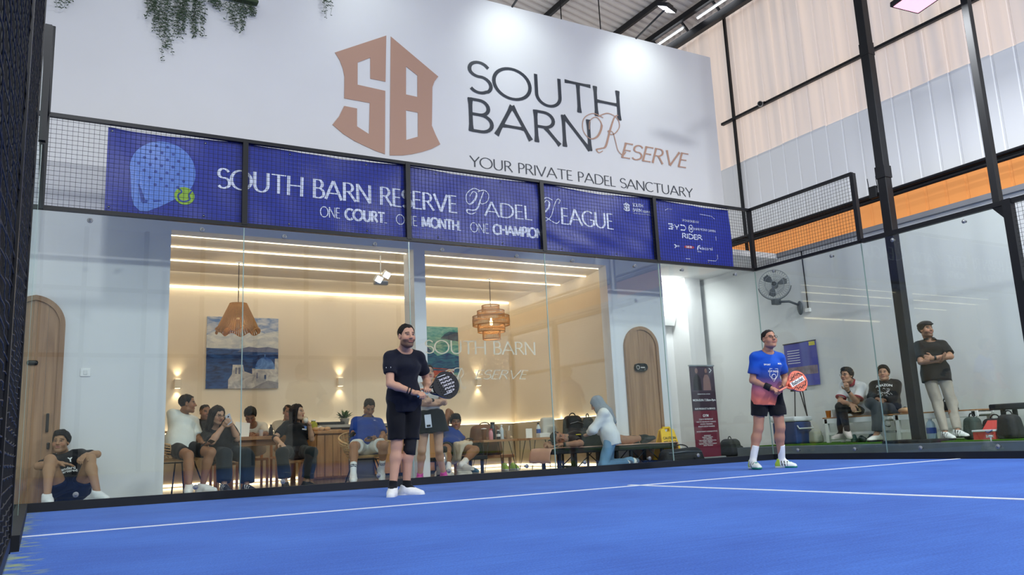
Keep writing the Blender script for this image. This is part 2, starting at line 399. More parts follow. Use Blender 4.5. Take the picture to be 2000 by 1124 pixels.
def hair_mesh(J, s, style, parent, colour):
    c = V3(J['head']); fr = head_frame(J); P = lambda x, y, z: c + (x*fr[0] + y*fr[1] + z*fr[2]) * s
    R = 0.40 if style in ('long', 'tied') else 0.16
    f = Field(c - R*s, c + 0.17*s, 0.0065)
    f.F[:] = 0.25
    thick = {'short': 0.007, 'buzz': 0.004, 'full': 0.018, 'flop': 0.016, 'long': 0.014, 'tied': 0.010, 'cap': 0.012}[style]
    f.ell(P(0, -0.014, 0.036), (V3((0.074, 0.095, 0.083)) + thick) * s, fr, 0.01)
    if style in ('full', 'flop'): f.ell(P(0.0, 0.03, 0.098), V3((0.060, 0.062, 0.032))*s, fr, 0.03)
    sl, G = f.sub(f.lo, f.lo + f.h * f.n); q = ((G - c) @ fr.T) / s; x, y, z = q[..., 0], q[..., 1], q[..., 2]
    ys = {'short': (-0.10, -0.03, 0.02, 0.055, 0.09), 'flop': (-0.10, -0.03, 0.02, 0.06, 0.10)}.get(style, (-0.10, -0.03, 0.02, 0.055, 0.09))
    zs = {'short': (-0.055, -0.028, 0.016, 0.070, 0.090), 'buzz': (-0.045, -0.02, 0.025, 0.068, 0.085), 'full': (-0.065, -0.035, 0.010, 0.060, 0.072), 'flop': (-0.07, -0.04, 0.0, 0.045, 0.052),
          'long': (-0.12, -0.10, -0.04, 0.060, 0.082), 'tied': (-0.06, -0.03, 0.012, 0.068, 0.088), 'cap': (-0.07, -0.035, 0.012, 0.05, 0.06)}[style]
    zh = np.interp(y, ys, zs); zh = zh + np.where((np.abs(x) < 0.05) & (y > 0.04), 0, -0.01 * (np.abs(x) > 0.055) * (y > 0.0))
    f.F = np.maximum(f.F, ((zh - z) * s * 0.75).astype(np.float32))
    if style == 'long':
        for x0 in (-0.055, 0.0, 0.055): f.cone(P(x0, -0.055, 0.02), P(x0*1.35, -0.075, -0.30), 0.050*s, 0.034*s, 0.03)
        for x0 in (-0.078, 0.078): f.cone(P(x0, 0.015, 0.03), P(x0*1.15, 0.0, -0.24), 0.024*s, 0.022*s, 0.03)
    if style == 'tied': f.ell(P(0, -0.125, 0.03), V3((0.035, 0.04, 0.038))*s, fr, 0.02)
    f.wrinkle(0.0024, 80, 3)
    v, qd = f.nets(); col = np.tile(np.array(lin(colour)), (len(v), 1))
    return mesh_np('hair', [(v, qd)], 'hair', parent, col)
def cloth_obj(name, f, colour, parent, fn=None, mname='cloth'):
    v, q = f.nets()
    if len(v) == 0: return None
    col = np.tile(np.array(lin(colour)), (len(v), 1))
    if fn: col = fn(v, col)
    return mesh_np(name, [(v, q)], mname, parent, col)
def torso_prims(f, J, s, inf=0.0, fem=False, belly=0.0, k=0.04):
    pel, neck, shR, shL = (V3(J[n]) for n in ('pel', 'neck', 'shR', 'shL')); up = unit(neck - pel); lat = unit(shL - shR); fw = unit(np.cross(lat, up))
    if fw @ V3(J['bd']) < 0: fw = -fw
    at = lambda t: pel + (neck - pel) * t
    hl = unit(V3(J['hipL']) - V3(J['hipR'])); hp = (V3(J['hipR']) + V3(J['hipL'])) / 2
    f.cone(hp - hl*0.055*s + up*0.02, hp + hl*0.055*s + up*0.02, 0.105*s + inf, 0.105*s + inf, k)
    w = 1.28 if fem else 1.34
    f.cone(at(0.12), at(0.45) + fw*0.01, 0.096*s + inf + belly*0.6, 0.088*s + inf + belly, k, lat, w - 0.05)
    f.cone(at(0.45), at(0.72) + fw*0.008, 0.088*s + inf + belly*0.8, 0.104*s + inf, k, lat, w)
    f.cone(at(0.72) + fw*0.005, at(0.85) - fw*0.004, 0.104*s + inf, 0.066*s + inf, k, lat, w + 0.1)
    f.cone(shR + lat*0.02, shL - lat*0.02, 0.050*s + inf*0.8, 0.050*s + inf*0.8, k)
    for sh in (shR, shL): f.cone(neck + up*0.028*s - fw*0.012*s, sh + up*0.010*s, 0.036*s + inf*0.5, 0.046*s + inf*0.6, k)
    if fem:
        for q in (-1, 1): f.ell(at(0.66) + lat*q*0.068*s + fw*0.085*s, V3((0.06, 0.06, 0.06))*s + inf*0.6, None, 0.04)
    return up, lat, fw
SHIRT = {}
def drape(o, key, d, off=0.003):
    """press a printed mesh onto the shirt it belongs to, along direction d"""
    from mathutils.bvhtree import BVHTree
    t = SHIRT[key]; bv = BVHTree.FromPolygons([v.co for v in t.data.vertices], [tuple(p.vertices) for p in t.data.polygons]); d = Vector(d).normalized()
    mean = sum((v.co.dot(d) for v in o.data.vertices))/max(1, len(o.data.vertices))
    for v in o.data.vertices:
        h = bv.ray_cast(v.co + d*0.25, -d)
        if h[0] is not None and (h[0] - v.co).length < 0.2: v.co = h[0] + d*(off + max(-0.008, min(0.008, v.co.dot(d) - mean)))
    return o
def person(key, label, look, group=None):
    """look: dict of skin, hair, shirt, bottom, shoes ..."""
    s, J0 = POSES[key]; J = {k: V3(v) for k, v in J0.items()}; g = look.get; fem = g('fem', False)
    pts = np.array([v for k, v in J.items() if k not in ('bd', 'face', 'hup') and not k.startswith(('ft', 'hd'))])
    lo, hi = pts.min(0) - 0.24, pts.max(0) + 0.24; has = lambda k: k in J
    zb = g('ground', 0.0); root = thing('person', label, 'person', (J['pel'][0], J['pel'][1], zb), group); res = g('res', 0.011)
    c = J['head']; fr = head_frame(J); skin = SKIN.get(g('skin', 'mid'), g('skin', 'mid'))
    # --- body skin: trunk and limbs, then finer head and hands in the same mesh
    f = Field(lo, hi, res); bl = g('belly', 0.0)
    up, lat, fw = torso_prims(f, J, s, 0.0, fem, bl)
    th = g('thick', 1.0)
    for q in 'RL':
        if has('el'+q):
            sh, el, wr = J['sh'+q], J['el'+q], J['wr'+q]
            f.cone(sh, el, 0.050*s*th, 0.038*s*th, 0.03); m = el + (wr - el)*0.28; f.cone(el, m, 0.038*s*th, 0.040*s*th, 0.02); f.cone(m, wr, 0.040*s*th, 0.026*s, 0.02, None)
        if has('kn'+q) and not g('nolegs'):
            hp, kn, an = J['hip'+q], J['kn'+q], J['an'+q]
            f.cone(hp, kn, 0.086*s*th, 0.054*s*th, 0.03); b = unit(np.cross(np.cross(kn - hp, an - kn) if np.linalg.norm(np.cross(kn - hp, an - kn)) > 0.01 else lat, an - kn))
            m = kn + (an - kn)*0.3; cb = -unit(J['ft'+q] - unit(an-kn)*(J['ft'+q] @ unit(an-kn))) * 0.014 * s
            f.cone(kn, m + cb, 0.052*s*th, 0.055*s*th, 0.03); f.cone(m + cb, an, 0.054*s*th, 0.034*s, 0.03)
    f.cone(c + (-0.02*fr[1] - 0.05*fr[2])*s, J['neck'], (0.043 if fem else 0.050)*s, (0.050 if fem else 0.058)*s, 0.03)
    npn = unit(c - J['neck'])
    pieces = [f.nets()]; cols = [np.tile(np.array(lin(skin)), (len(pieces[0][0]), 1))]
    hr = g('hres', 0.0052); fh = Field(c - 0.155*s, c + 0.155*s, hr); fh = Field(c - 0.2*s, c + 0.15*s, hr)
    head_prims(fh, c, fr, s, fem, J['neck'], g('round', 1.0)); fh.cut(J['neck'] + npn*0.045*s, -npn)
    v, q = fh.nets(); pieces.append((v, q)); cols.append(head_colours(v, c, fr, s, skin, g('beard', 0.0), g('brow', '1b1411'), g('lip', '9c6257')))
    for q in 'RL':
        if has('wr'+q):
            w_, el = J['wr'+q], J['el'+q]; d = J.get('hd'+q, unit(w_ - el)); hspec = g('hand'+q, {}); n = V3(hspec.get('n', -fw*0.3 - up)); side = V3(hspec.get('side', up if abs(d @ up) < 0.8 else fw))
            ff = Field(w_ - 0.21*s, w_ + 0.21*s, g('fres', 0.0055)); hand_prims(ff, w_, d, n, side, s, hspec.get('curl', 0.35), hspec.get('thumb', 0.4), fcurl=hspec.get('fcurl'))
            v, qq = ff.nets(); pieces.append((v, qq)); cc = np.tile(np.array(lin(skin)) * 0.97, (len(v), 1)); cols.append(cc)
    mesh_np('body', pieces, 'skin', root, np.concatenate([k for k in cols if len(k)]))
    P = lambda x, y, z: c + (x*fr[0] + y*fr[1] + z*fr[2]) * s
    M = Matrix([[fr[j][i] for j in range(3)] for i in range(3)])
    for q in (-1, 1):
        if g('eyes', True):
            e = MB().ell(P(q*0.031, 0.0815, 0.005), (0.0125*s, 0.008*s, 0.0048*s), 10, M).build('eye', 'eye_white', root)
            gx = g('gaze', 0.0); e2 = MB().ell(P(q*0.031 + gx*0.004, 0.0865, 0.0055), (0.0060*s, 0.0045*s, 0.0050*s), 8, M); e2.build('iris', 'eye_dark', e)
    if g('hair'): hair_mesh(J, s, g('hair'), root, g('haircol', '16110f'))
    if g('glasses'):
        mb = MB(); col = g('glasses')
        for q in (-1, 1):
            mb.tube([P(q*0.033 + 0.024*math.cos(t), 0.100 - 0.004*abs(math.cos(t)), 0.002 + 0.017*math.sin(t)) for t in [i*math.pi/7 for i in range(14)]], 0.0022*s, 5, closed=True)
            mb.tube([P(q*0.057, 0.096, 0.006), P(q*0.078, 0.04, 0.006), P(q*0.082, -0.01, 0.004)], 0.0018*s, 5)
        mb.tube([P(-0.009, 0.101, 0.006), P(0, 0.104, 0.009), P(0.009, 0.101, 0.006)], 0.002*s, 5); mb.build('glasses', col if col in MATS else 'spectacle', root)
    # --- clothes
    sh = g('shirt')
    if sh:
        ft = Field(lo, hi, res); inf = sh.get('loose', 0.016); torso_prims(ft, J, s, inf, fem, bl + sh.get('belly', 0.0))
        hem = sh.get('hem', 0.10); hp = (J['hipR'] + J['hipL'])/2
        if hem > 0: ft.cone(hp + up*0.10*s, hp - up*(hem + 0.05)*s, 0.104*s + inf + bl, 0.110*s + inf*1.2 + bl, 0.05, lat, sh.get('hw', 1.46))
        ft.cut(hp - up*hem*s, -up)
        slv = sh.get('sleeve', 0.6)
        for q in 'RL':
            if has('el'+q) and slv > 0:
                a, b, w_ = J['sh'+q], J['el'+q], J['wr'+q]
                lo_ = sh.get('sl', 0.022)
                if slv <= 1: ft.cone(a, a + (b - a)*slv, 0.054*s + lo_*0.45, 0.044*s + lo_*0.85, 0.03, flat=True)
                else: ft.cone(a, b, 0.054*s + lo_*0.6, 0.046*s + lo_*0.7, 0.03); ft.cone(b, b + (w_ - b)*(slv - 1), 0.044*s + lo_*0.7, 0.034*s + lo_*0.6, 0.03, flat=True)
        ft.wrinkle(sh.get('wr', 0.0028), 17, 5)
        nr = sh.get('nr', 0.068)*s; nb = J['neck'] + up*sh.get('nk', 0.032)*s
        ft.cone(nb + fw*0.022*s, nb + up*0.16*s + fw*0.05*s, nr, nr*1.25, 0.012, lat, 1.15, op='sub')
        if sh.get('vneck'): ft.cone(J['neck'] + fw*0.12*s + up*0.05*s, J['neck'] + fw*0.13*s - up*sh['vneck']*s, 0.05*s, 0.012*s, 0.01, op='sub')
        o = SHIRT[key] = cloth_obj('shirt', ft, sh['c'], root, sh.get('fn') and (lambda v, col: sh['fn'](v, col, J, up, lat, fw, s)))
        if sh.get('collar'):
            mb = MB(); nc = J['neck'] + up*0.012*s
            ring = lambda r, dz, df: [tuple(nc + up*(dz + 0.012*math.cos(t))*s + (lat*math.sin(t)*r*1.05 - fw*math.cos(t)*r + fw*df)*s) for t in [i*math.pi/10 for i in range(20)]]
            A, B_ = ring(0.066, 0.052, 0.010), ring(0.090, 0.012, 0.014); n = len(A)
            mb.add(A + B_, [(i, (i+1) % n, n + (i+1) % n, n + i) for i in range(n) if i not in (9, 10)], True); oo = mb.build('collar', sh['collar'], root)
            md = oo.modifiers.new('t', 'SOLIDIFY'); md.thickness = 0.006
        elif sh.get('ring'):
            nc = J['neck'] + up*0.022*s
            MB().tube([tuple(nc + up*(0.018*math.cos(t))*s + (lat*math.sin(t)*0.076 - fw*math.cos(t)*0.070 + fw*0.006)*s) for t in [i*math.pi/12 for i in range(24)]], 0.009*s, 6, closed=True).build('neckband', sh['ring'], root)
    bt = g('bottom')
    if bt and has('knR'):
        fb = Field(lo, hi, res); hl = unit(J['hipL'] - J['hipR']); hp = (J['hipR'] + J['hipL'])/2; inf = bt.get('loose', 0.016)
        fb.cone(hp - hl*0.05*s, hp + hl*0.05*s, 0.104*s + bl*0.5, 0.104*s + bl*0.5, 0.03)
        fb.cone(hp + up*0.02*s, hp + up*0.10*s, 0.098*s + bl*0.5 + bt.get('waist', 0.0), 0.094*s + bl*0.7 + bt.get('waist', 0.0), 0.04, lat, 1.3, flat=True)
        for q in 'RL':
            h_, kn, an = J['hip'+q], J['kn'+q], J['an'+q]; ln = bt.get('len'+q, bt['len']); w1 = bt.get('w', 0.020)
            if bt.get('skirt'): continue
            if ln <= 1: fb.cone(h_, h_ + (kn - h_)*ln, 0.088*s*th + inf*0.4, (0.088 - 0.030*ln)*s*th + inf*0.5 + w1*0.6, 0.018, flat=True)
            else:
                fb.cone(h_, kn, 0.088*s*th + inf*0.5, 0.058*s*th + inf*0.6 + w1*0.4, 0.018); e = kn + (an - kn)*(ln - 1)
                fb.cone(kn, e, 0.058*s*th + inf*0.7 + w1*0.4, bt.get('ankle', 0.052)*s + w1*0.6, 0.03, flat=True)
        if bt.get('skirt'):
            e = hp - up*bt['skirt']*s; fb.cone(hp + up*0.03, e, 0.105*s + inf, 0.118*s + inf*1.5, 0.03, hl, 1.45, flat=True)
        fb.wrinkle(bt.get('wr', 0.003), 20, 8)
        cloth_obj('skirt' if bt.get('skirt') else ('shorts' if bt['len'] <= 1 else 'trousers'), fb, bt['c'], root, bt.get('fn') and (lambda v, col: bt['fn'](v, col, J, up, lat, fw, s)))
    shoes = g('shoes')
    if has('anR') and not g('nofeet') and not g('nolegs'):
        for q in 'RL':
            an = J['an'+q]; d = unit(J['ft'+q]); kn = J['kn'+q]; z0 = unit(an - kn)
            x = np.cross(d, V3((0, 0, 1))); x = unit(x) if np.linalg.norm(x) > 0.05 else lat; u = np.cross(x, d)
            Q = lambda fx, fy, fz: an + (x*fx + d*fy + u*fz)*s
            sk = g('socks')
            if sk:
                fs = Field(an - 0.26*s, an + 0.26*s, 0.008); e = an + (kn - an) * sk.get('h', 0.14) / max(0.1, np.linalg.norm(kn - an)) 
                fs.cone(an - (kn - an)*0.08, e, 0.040*s, 0.046*s, 0.02, flat=True); fs.cone(an, Q(0, 0.07, -0.03), 0.040*s, 0.03*s, 0.02)
                cloth_obj('sock', fs, sk['c'], root, sk.get('fn') and (lambda v, col: sk['fn'](v, col, an, unit(kn - an), s)))
            if not shoes: continue
            fs = Field(an - 0.27*s, an + 0.27*s, 0.0085)
            fs.cone(Q(0, -0.055, -0.055), Q(0, 0.05, -0.055), 0.036*s, 0.042*s, 0.03); fs.cone(Q(0, 0.05, -0.058), Q(0, 0.150, -0.068), 0.042*s, 0.033*s, 0.03, x, 1.2)
            fs.cone(Q(0, -0.035, -0.04), Q(0, -0.018, 0.0 + shoes.get('high', 0.0)), 0.040*s, 0.045*s, 0.03); fs.cone(Q(0, 0.0, -0.02), Q(0, 0.10, -0.052), 0.040*s, 0.030*s, 0.03)
            fs.cone(Q(0, -0.05, -0.082), Q(0, 0.145, -0.082), 0.044*s, 0.042*s, 0.01, u, 0.42)
            fs.cut(Q(0, 0, -0.094), -u); fs.cut(an - z0*0.012*s, -z0) if False else fs.cut(Q(0, -0.02, 0.018 + shoes.get('high', 0.0)), unit(u + 0.15*d))
            def colfn(v, col, an=an, x=x, d=d, u=u):
                l = np.stack([(v - an) @ x, (v - an) @ d, (v - an) @ u], 1) / s
                so = l[:, 2] < -0.070; col[so] = lin(shoes.get('sole', 'f2f2f0'))
                if shoes.get('stripe'): m = (~so) & (l[:, 1] > -0.01) & (l[:, 1] < 0.085) & (np.sin(l[:, 1]*2*np.pi/0.034 + l[:, 2]*40) > 0.25) & (np.abs(l[:, 0]) > 0.022); col[m] = lin(shoes['stripe'])
                if shoes.get('lace'): m = (np.abs(l[:, 0]) < 0.018) & (l[:, 1] > 0.02) & (l[:, 1] < 0.11) & (l[:, 2] > -0.05); col[m] = lin(shoes['lace'])
                if shoes.get('toe'): m = so & (l[:, 1] > 0.05); col[m] = lin(shoes['toe'])
                if shoes.get('heel'): m = (~so) & (l[:, 1] < -0.01); col[m] = lin(shoes['heel'])
                return col
            o = cloth_obj('shoe', fs, shoes['c'], root, colfn, 'shoe')
            if shoes.get('ties'):
                mb = MB()
                for i in range(4):
                    yy = 0.028 + i*0.022; zz = -0.004 - i*0.0125; mb.tube([Q(-0.024, yy, zz - 0.010), Q(0, yy + 0.004, zz + 0.008), Q(0.024, yy, zz - 0.010)], 0.0032*s, 5)
                mb.build('laces', shoes['ties'], o)
    return root, J, s, up, lat, fw, fr
# ------------------------------------------------------------------ floors
def turf_material():
    m = bpy.data.materials.new('court_turf'); m.use_nodes = True; nt = m.node_tree; N = nt.nodes; L = nt.links; b = N['Principled BSDF']
    tc = N.new('ShaderNodeTexCoord')
    n1 = N.new('ShaderNodeTexNoise'); n1.inputs['Scale'].default_value = 1.1; n1.inputs['Detail'].default_value = 6
    n2 = N.new('ShaderNodeTexNoise'); n2.inputs['Scale'].default_value = 110; n2.inputs['Detail'].default_value = 3
    mp = N.new('ShaderNodeMapping'); mp.inputs['Scale'].default_value = (0.7, 9, 1); n3 = N.new('ShaderNodeTexNoise'); n3.inputs['Scale'].default_value = 3.0; n3.inputs['Detail'].default_value = 5
    L.new(tc.outputs['Object'], mp.inputs['Vector']); L.new(mp.outputs[0], n3.inputs['Vector'])
    for n in (n1, n2): L.new(tc.outputs['Object'], n.inputs['Vector'])
    r = N.new('ShaderNodeValToRGB'); r.color_ramp.elements[0].color = (*lin('174aac'), 1); r.color_ramp.elements[1].color = (*lin('3c72d2'), 1)
    r.color_ramp.elements[0].position = 0.38; r.color_ramp.elements[1].position = 0.62
    ad = N.new('ShaderNodeMath'); ad.operation = 'MULTIPLY_ADD'; ad.inputs[1].default_value = 0.45; L.new(n2.outputs['Fac'], ad.inputs[0])
    a2 = N.new('ShaderNodeMath'); a2.operation = 'MULTIPLY_ADD'; a2.inputs[1].default_value = 0.35; L.new(n1.outputs['Fac'], a2.inputs[0])
    a3 = N.new('ShaderNodeMath'); a3.operation = 'MULTIPLY'; a3.inputs[1].default_value = 0.2; L.new(n3.outputs['Fac'], a3.inputs[0])
    L.new(a3.outputs[0], a2.inputs[2]); L.new(a2.outputs[0], ad.inputs[2]); L.new(ad.outputs[0], r.inputs[0])
    # worn yellow-green sand along the left wall
    sx = N.new('ShaderNodeSeparateXYZ'); L.new(tc.outputs['Object'], sx.inputs[0])
    mr = N.new('ShaderNodeMapRange'); mr.inputs['From Min'].default_value = 0.0; mr.inputs['From Max'].default_value = 0.55; mr.inputs['To Min'].default_value = 1; mr.inputs['To Max'].default_value = 0
    L.new(sx.outputs['X'], mr.inputs['Value'])
    n4 = N.new('ShaderNodeTexNoise'); n4.inputs['Scale'].default_value = 9; n4.inputs['Detail'].default_value = 7; L.new(tc.outputs['Object'], n4.inputs['Vector'])
    m4 = N.new('ShaderNodeMath'); m4.operation = 'MULTIPLY'; L.new(mr.outputs[0], m4.inputs[0]); L.new(n4.outputs['Fac'], m4.inputs[1])
    st = N.new('ShaderNodeMapRange'); st.inputs['From Min'].default_value = 0.4; st.inputs['From Max'].default_value = 0.6; L.new(m4.outputs[0], st.inputs['Value'])
    mx = N.new('ShaderNodeMix'); mx.data_type = 'RGBA'; L.new(st.outputs[0], mx.inputs['Factor']); L.new(r.outputs[0], mx.inputs['A']); mx.inputs['B'].default_value = (*lin('9fae63'), 1)
    L.new(mx.outputs['Result'], b.inputs['Base Color']); b.inputs['Roughness'].default_value = 0.9; b.inputs['Specular IOR Level'].default_value = 0.15
    b.inputs['Sheen Weight'].default_value = 0.25; b.inputs['Sheen Tint'].default_value = (0.6, 0.75, 1, 1)
    bp = N.new('ShaderNodeBump'); bp.inputs['Strength'].default_value = 0.5; bp.inputs['Distance'].default_value = 0.01; L.new(n2.outputs['Fac'], bp.inputs['Height']); L.new(bp.outputs[0], b.inputs['Normal'])
    MATS['court_turf'] = m
turf_material()
mat('line_white', 'eef2f6', 0.8, var=0.08, scale=30)
floor = struct(MB().box(0, 10, -20, 0, -0.1, 0).build('floor', 'court_turf'))
for q in ((0.0, 10.0, -3.025, -2.975), (4.975, 5.025, -10, -2.85)):
    MB().box(q[0], q[1], q[2], q[3], 0.0, 0.004 + 0.0008*(q[0] > 1)).build('court_line', 'line_white', floor)
mat('tile_floor', 'a49d92', 0.12, var=0.12, scale=3)
struct(MB().box(-3, 12, 0.02, 7.6, -0.1, 0.0).build('floor_lounge', 'tile_floor'))
mat('hall_concrete', '8e9092', 0.6, var=0.12, scale=2)
struct(MB().box(-9, 0, -24, 0.02, -0.12, -0.005).build('floor_hall_left', 'hall_concrete'))
struct(MB().box(0, 16, -24, -20, -0.12, -0.005).build('floor_hall_far', 'hall_concrete'))
# raised walkway on the right: grey kerb and green turf
mat('green_turf', '4f7d22', 0.95, var=0.3, scale=40, bump=0.4, bscale=200, spec=0.1)
struct(MB().box(10.14, 12, -20, 0.9, -0.1, 0.19).build('floor_walkway', 'curb_grey'))
struct(MB().box(10.55, 12, -20, 0.9, 0.19, 0.205).build('floor_green_turf', 'green_turf'))

# ------------------------------------------------------------------ facade above and around the lounge
FY = 1.0
fac = struct(MB().box(-3, 8.9, FY, FY + 0.25, 3.14, 7.25).box(8.9, 10.48, FY, FY + 0.25, 3.6, 7.25).build('wall_facade', 'white_paint'))
struct(MB().box(-3, 1.36, FY, FY + 0.25, 0, 3.14).build('wall_facade_left', 'white_paint'))
struct(MB().box(4.49, 4.66, FY, FY + 0.36, 0, 3.14).build('wall_column', 'white_paint'))
struct(MB().box(7.78, 8.9, FY, FY + 0.2, 0, 3.14).build('wall_pier', 'white_paint'))
# arched wooden doors (frame ring, leaf, push plate)
def arch_door(name, xc, zt, hw, label, pieces):
    d = struct(bpy.data.objects.new(name, None)); COL.objects.link(d); d.location = (xc, FY, 0); d['label'] = label
    out = [(xc - hw, 0)] + arc(xc, zt - hw, hw, 180, 0, 24) + [(xc + hw, 0)]
    r = hw - 0.055
    inn = [(xc - r, 0)] + arc(xc, zt - hw, r, 180, 0, 24) + [(xc + r, 0)]
    n = len(out); mb = MB(); vs = [(x, y, z) for y in (FY - 0.05, FY - 0.001) for x, z in out] + [(x, y, z) for y in (FY - 0.05, FY - 0.001) for x, z in inn]
    fs = []
    for i in range(n - 1):
        fs += [(i, i+1, 2*n+i+1, 2*n+i), (i, n+i, n+i+1, i+1), (2*n+i, 2*n+i+1, 3*n+i+1, 3*n+i)]
    mb.add(vs, fs).build('door_frame', 'door_wood', d)
    # leaf as vertical planks with recessed joints
    k = 5; pw = 2 * r / k
    for i in range(k):
        x0 = xc - r + i * pw + 0.001; x1 = x0 + pw - 0.002
        top = lambda x: zt - hw + math.sqrt(max(0, r*r - (x - xc)**2))
        xs = [x0 + (x1 - x0) * j / 6 for j in range(7)]
        poly = [(x0, 0.01)] + [(x, top(x)) for x in xs] + [(x1, 0.01)]
        MB().prism(poly, 'y', FY - 0.03, FY - 0.002).build('plank', 'door_wood', d)
    for nm, mb, m in pieces: mb.build(nm, m, d)
    return d
mat('door_black', '16110f', 0.4)
arch_door('door_1', -0.03, 2.27, 0.33, 'arched wooden door behind the man sitting on the floor', [
    ('door_handle', MB().rbox(0.165, 0.195, FY - 0.075, FY - 0.03, 0.78, 0.98, 0.008), 'door_black'),
    ('lock', MB().rbox(0.185, 0.215, FY - 0.06, FY - 0.03, 0.60, 0.67, 0.01), 'door_black'),
    ('peep_plate', MB().rbox(-0.03, 0.06, FY - 0.05, FY - 0.028, 1.50, 1.55, 0.02), 'door_black')])
mat('plaque_text', 'c9c2b8', 0.5)
arch_door('door_2', 8.35, 2.17, 0.335, 'tall arched wooden door with a dark pill-shaped plaque', [
    ('plaque', MB().rbox(8.17, 8.41, FY - 0.05, FY - 0.028, 1.455, 1.575, 0.05), 'door_black'),
    ('plaque_icon', MB().tube([(8.235 + 0.03*math.cos(t), FY - 0.052, 1.515 + 0.03*math.sin(t)) for t in [i*math.pi/6 for i in range(12)]], 0.005, 6, closed=True).box(8.29, 8.37, FY - 0.053, FY - 0.049, 1.505, 1.522), 'plaque_text')])
# ------------------------------------------------------------------ lounge shell
LB = 4.55; LR = 8.02
struct(MB().box(0.6, LR + 0.1, LB, LB + 0.15, 0, 3.5).build('wall_lounge_back', 'cream_wall'))
struct(MB().box(LR, LR + 0.12, FY + 0.2, LB, 0, 3.5).build('wall_lounge_right', 'cream_wall'))
struct(MB().box(0.6, 0.72, FY + 0.25, LB, 0, 3.5).build('wall_lounge_left', 'cream_wall'))
ceil = struct(MB().box(0.6, LR + 0.1, FY + 0.25, LB + 0.15, 3.34, 3.45).build('ceiling', 'cream_wall'))
ys = [FY + 0.25, 1.85, 2.65, 3.45, LB]
for i in range(4):
    y0, y1 = ys[i], ys[i+1]
    MB().prism([(y0, 3.20), (y1, 3.155), (y1, 3.33), (y0, 3.33)], 'x', 0.72, LR).build('ceiling_board', 'cream_wall', ceil)
    if i < 3: MB().box(0.74, LR - 0.03, y0 + 0.004, y0 + 0.014, 3.132, 3.150).build('led_strip', 'led', ceil)
MB().box(0.74, LR - 0.03, LB - 0.03, LB - 0.004, 3.12, 3.15).build('led_strip', 'led', ceil)
for i, y in enumerate(ys):
    for xx in (2.6, 6.2):
        lamp('cove_lamp', 'AREA', (xx, y + 0.03 if i < 4 else LB - 0.06, 3.14), 5.5 if i < 4 else 1.2, (1, 0.90, 0.76), direction=(0, 1, 0.55) if i < 4 else (0, 0.5, -1), shape='RECTANGLE', size=3.4, size_y=0.03)
mat('wainscot', 'b9ab93', 0.45, var=0.05, scale=2)
wz = 0.80
struct(MB().box(0.72, LR - 0.08, LB - 0.09, LB, 0.06, wz).build('trim_1', 'wainscot'))
struct(MB().box(LR - 0.09, LR, FY + 0.25, LB - 0.09, 0.06, wz).build('trim_2', 'wainscot'))
led = struct(MB().box(0.74, LR - 0.03, LB - 0.045, LB - 0.005, wz, wz + 0.012).box(LR - 0.045, LR - 0.005, FY + 0.26, LB - 0.05, wz, wz + 0.012).build('trim_3', 'led'))
led2 = struct(MB().box(0.74, LR - 0.12, LB - 0.115, LB - 0.093, 0.012, 0.05).box(LR - 0.115, LR - 0.093, FY + 0.26, LB - 0.1, 0.012, 0.05).build('trim_4', 'led'))
lamp('ledge_lamp', 'AREA', (4.4, LB - 0.05, wz + 0.03), 3.5, (1, 0.88, 0.72), direction=(0, 0.35, 1), shape='RECTANGLE', size=7, size_y=0.03)
lamp('ledge_lamp', 'AREA', (LR - 0.05, 2.9, wz + 0.03), 2.5, (1, 0.88, 0.72), direction=(0.35, 0, 1), shape='RECTANGLE', size=0.03, size_y=3.2)
# ------------------------------------------------------------------ passage on the right of the lounge
PZ = 3.6
struct(MB().box(LR + 0.12, 12, FY + 0.25, 4.2, PZ, PZ + 0.1).build('ceiling_passage', 'plaster'))
struct(MB().box(LR + 0.12, 12.0, 3.75, 3.9, 0, PZ).build('wall_passage_back', 'white_paint'))
struct(MB().box(11.44, 11.85, 3.25, 3.75, 0, PZ).build('wall_passage_column', 'white_paint'))
lamp('passage_lamp', 'AREA', (10.9, 3.1, PZ - 0.05), 45, (0.95, 0.98, 1), direction=(0.1, 0.45, -1), size=0.5)
# ------------------------------------------------------------------ right hall wall
XW = 12.0
struct(MB().box(XW, XW + 0.2, -20, 3.75, 0, 3.62).build('wall_right', 'plaster'))
mat('ledge_grey', '85868a', 0.7)
struct(MB().prism([(-20, 3.62), (3.75, 3.62), (3.75, 3.70), (-20, 3.70)], 'x', XW - 0.06, XW + 0.25).build('trim_5', 'ledge_grey'))
trans_mat('orange_sheet', 'd9904f', 'f0a668', 0.55)
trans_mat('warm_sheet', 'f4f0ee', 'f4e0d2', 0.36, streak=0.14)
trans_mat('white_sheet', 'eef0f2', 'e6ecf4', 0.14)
def sheet(name, y0, y1, z0, z1, x, m, parent, pitch=0.333, depth=0.012):
    """corrugated cladding sheet standing in the Y-Z plane"""
    n = max(1, round((y1 - y0) / pitch)); p = (y1 - y0) / n; P = []
    for i in range(n):
        a = y0 + i * p; P += [(a, 0), (a + p*0.84, 0), (a + p*0.88, depth), (a + p*0.96, depth)]
    P.append((y1, 0)); vs = [(x + d, y, z) for z in (z0, z1) for y, d in P]; k = len(P)
    return MB().add(vs, [(i, i+1, k+i+1, k+i) for i in range(k - 1)]).build(name, m, parent)
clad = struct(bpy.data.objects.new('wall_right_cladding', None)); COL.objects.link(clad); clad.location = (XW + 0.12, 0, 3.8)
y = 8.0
k = 0
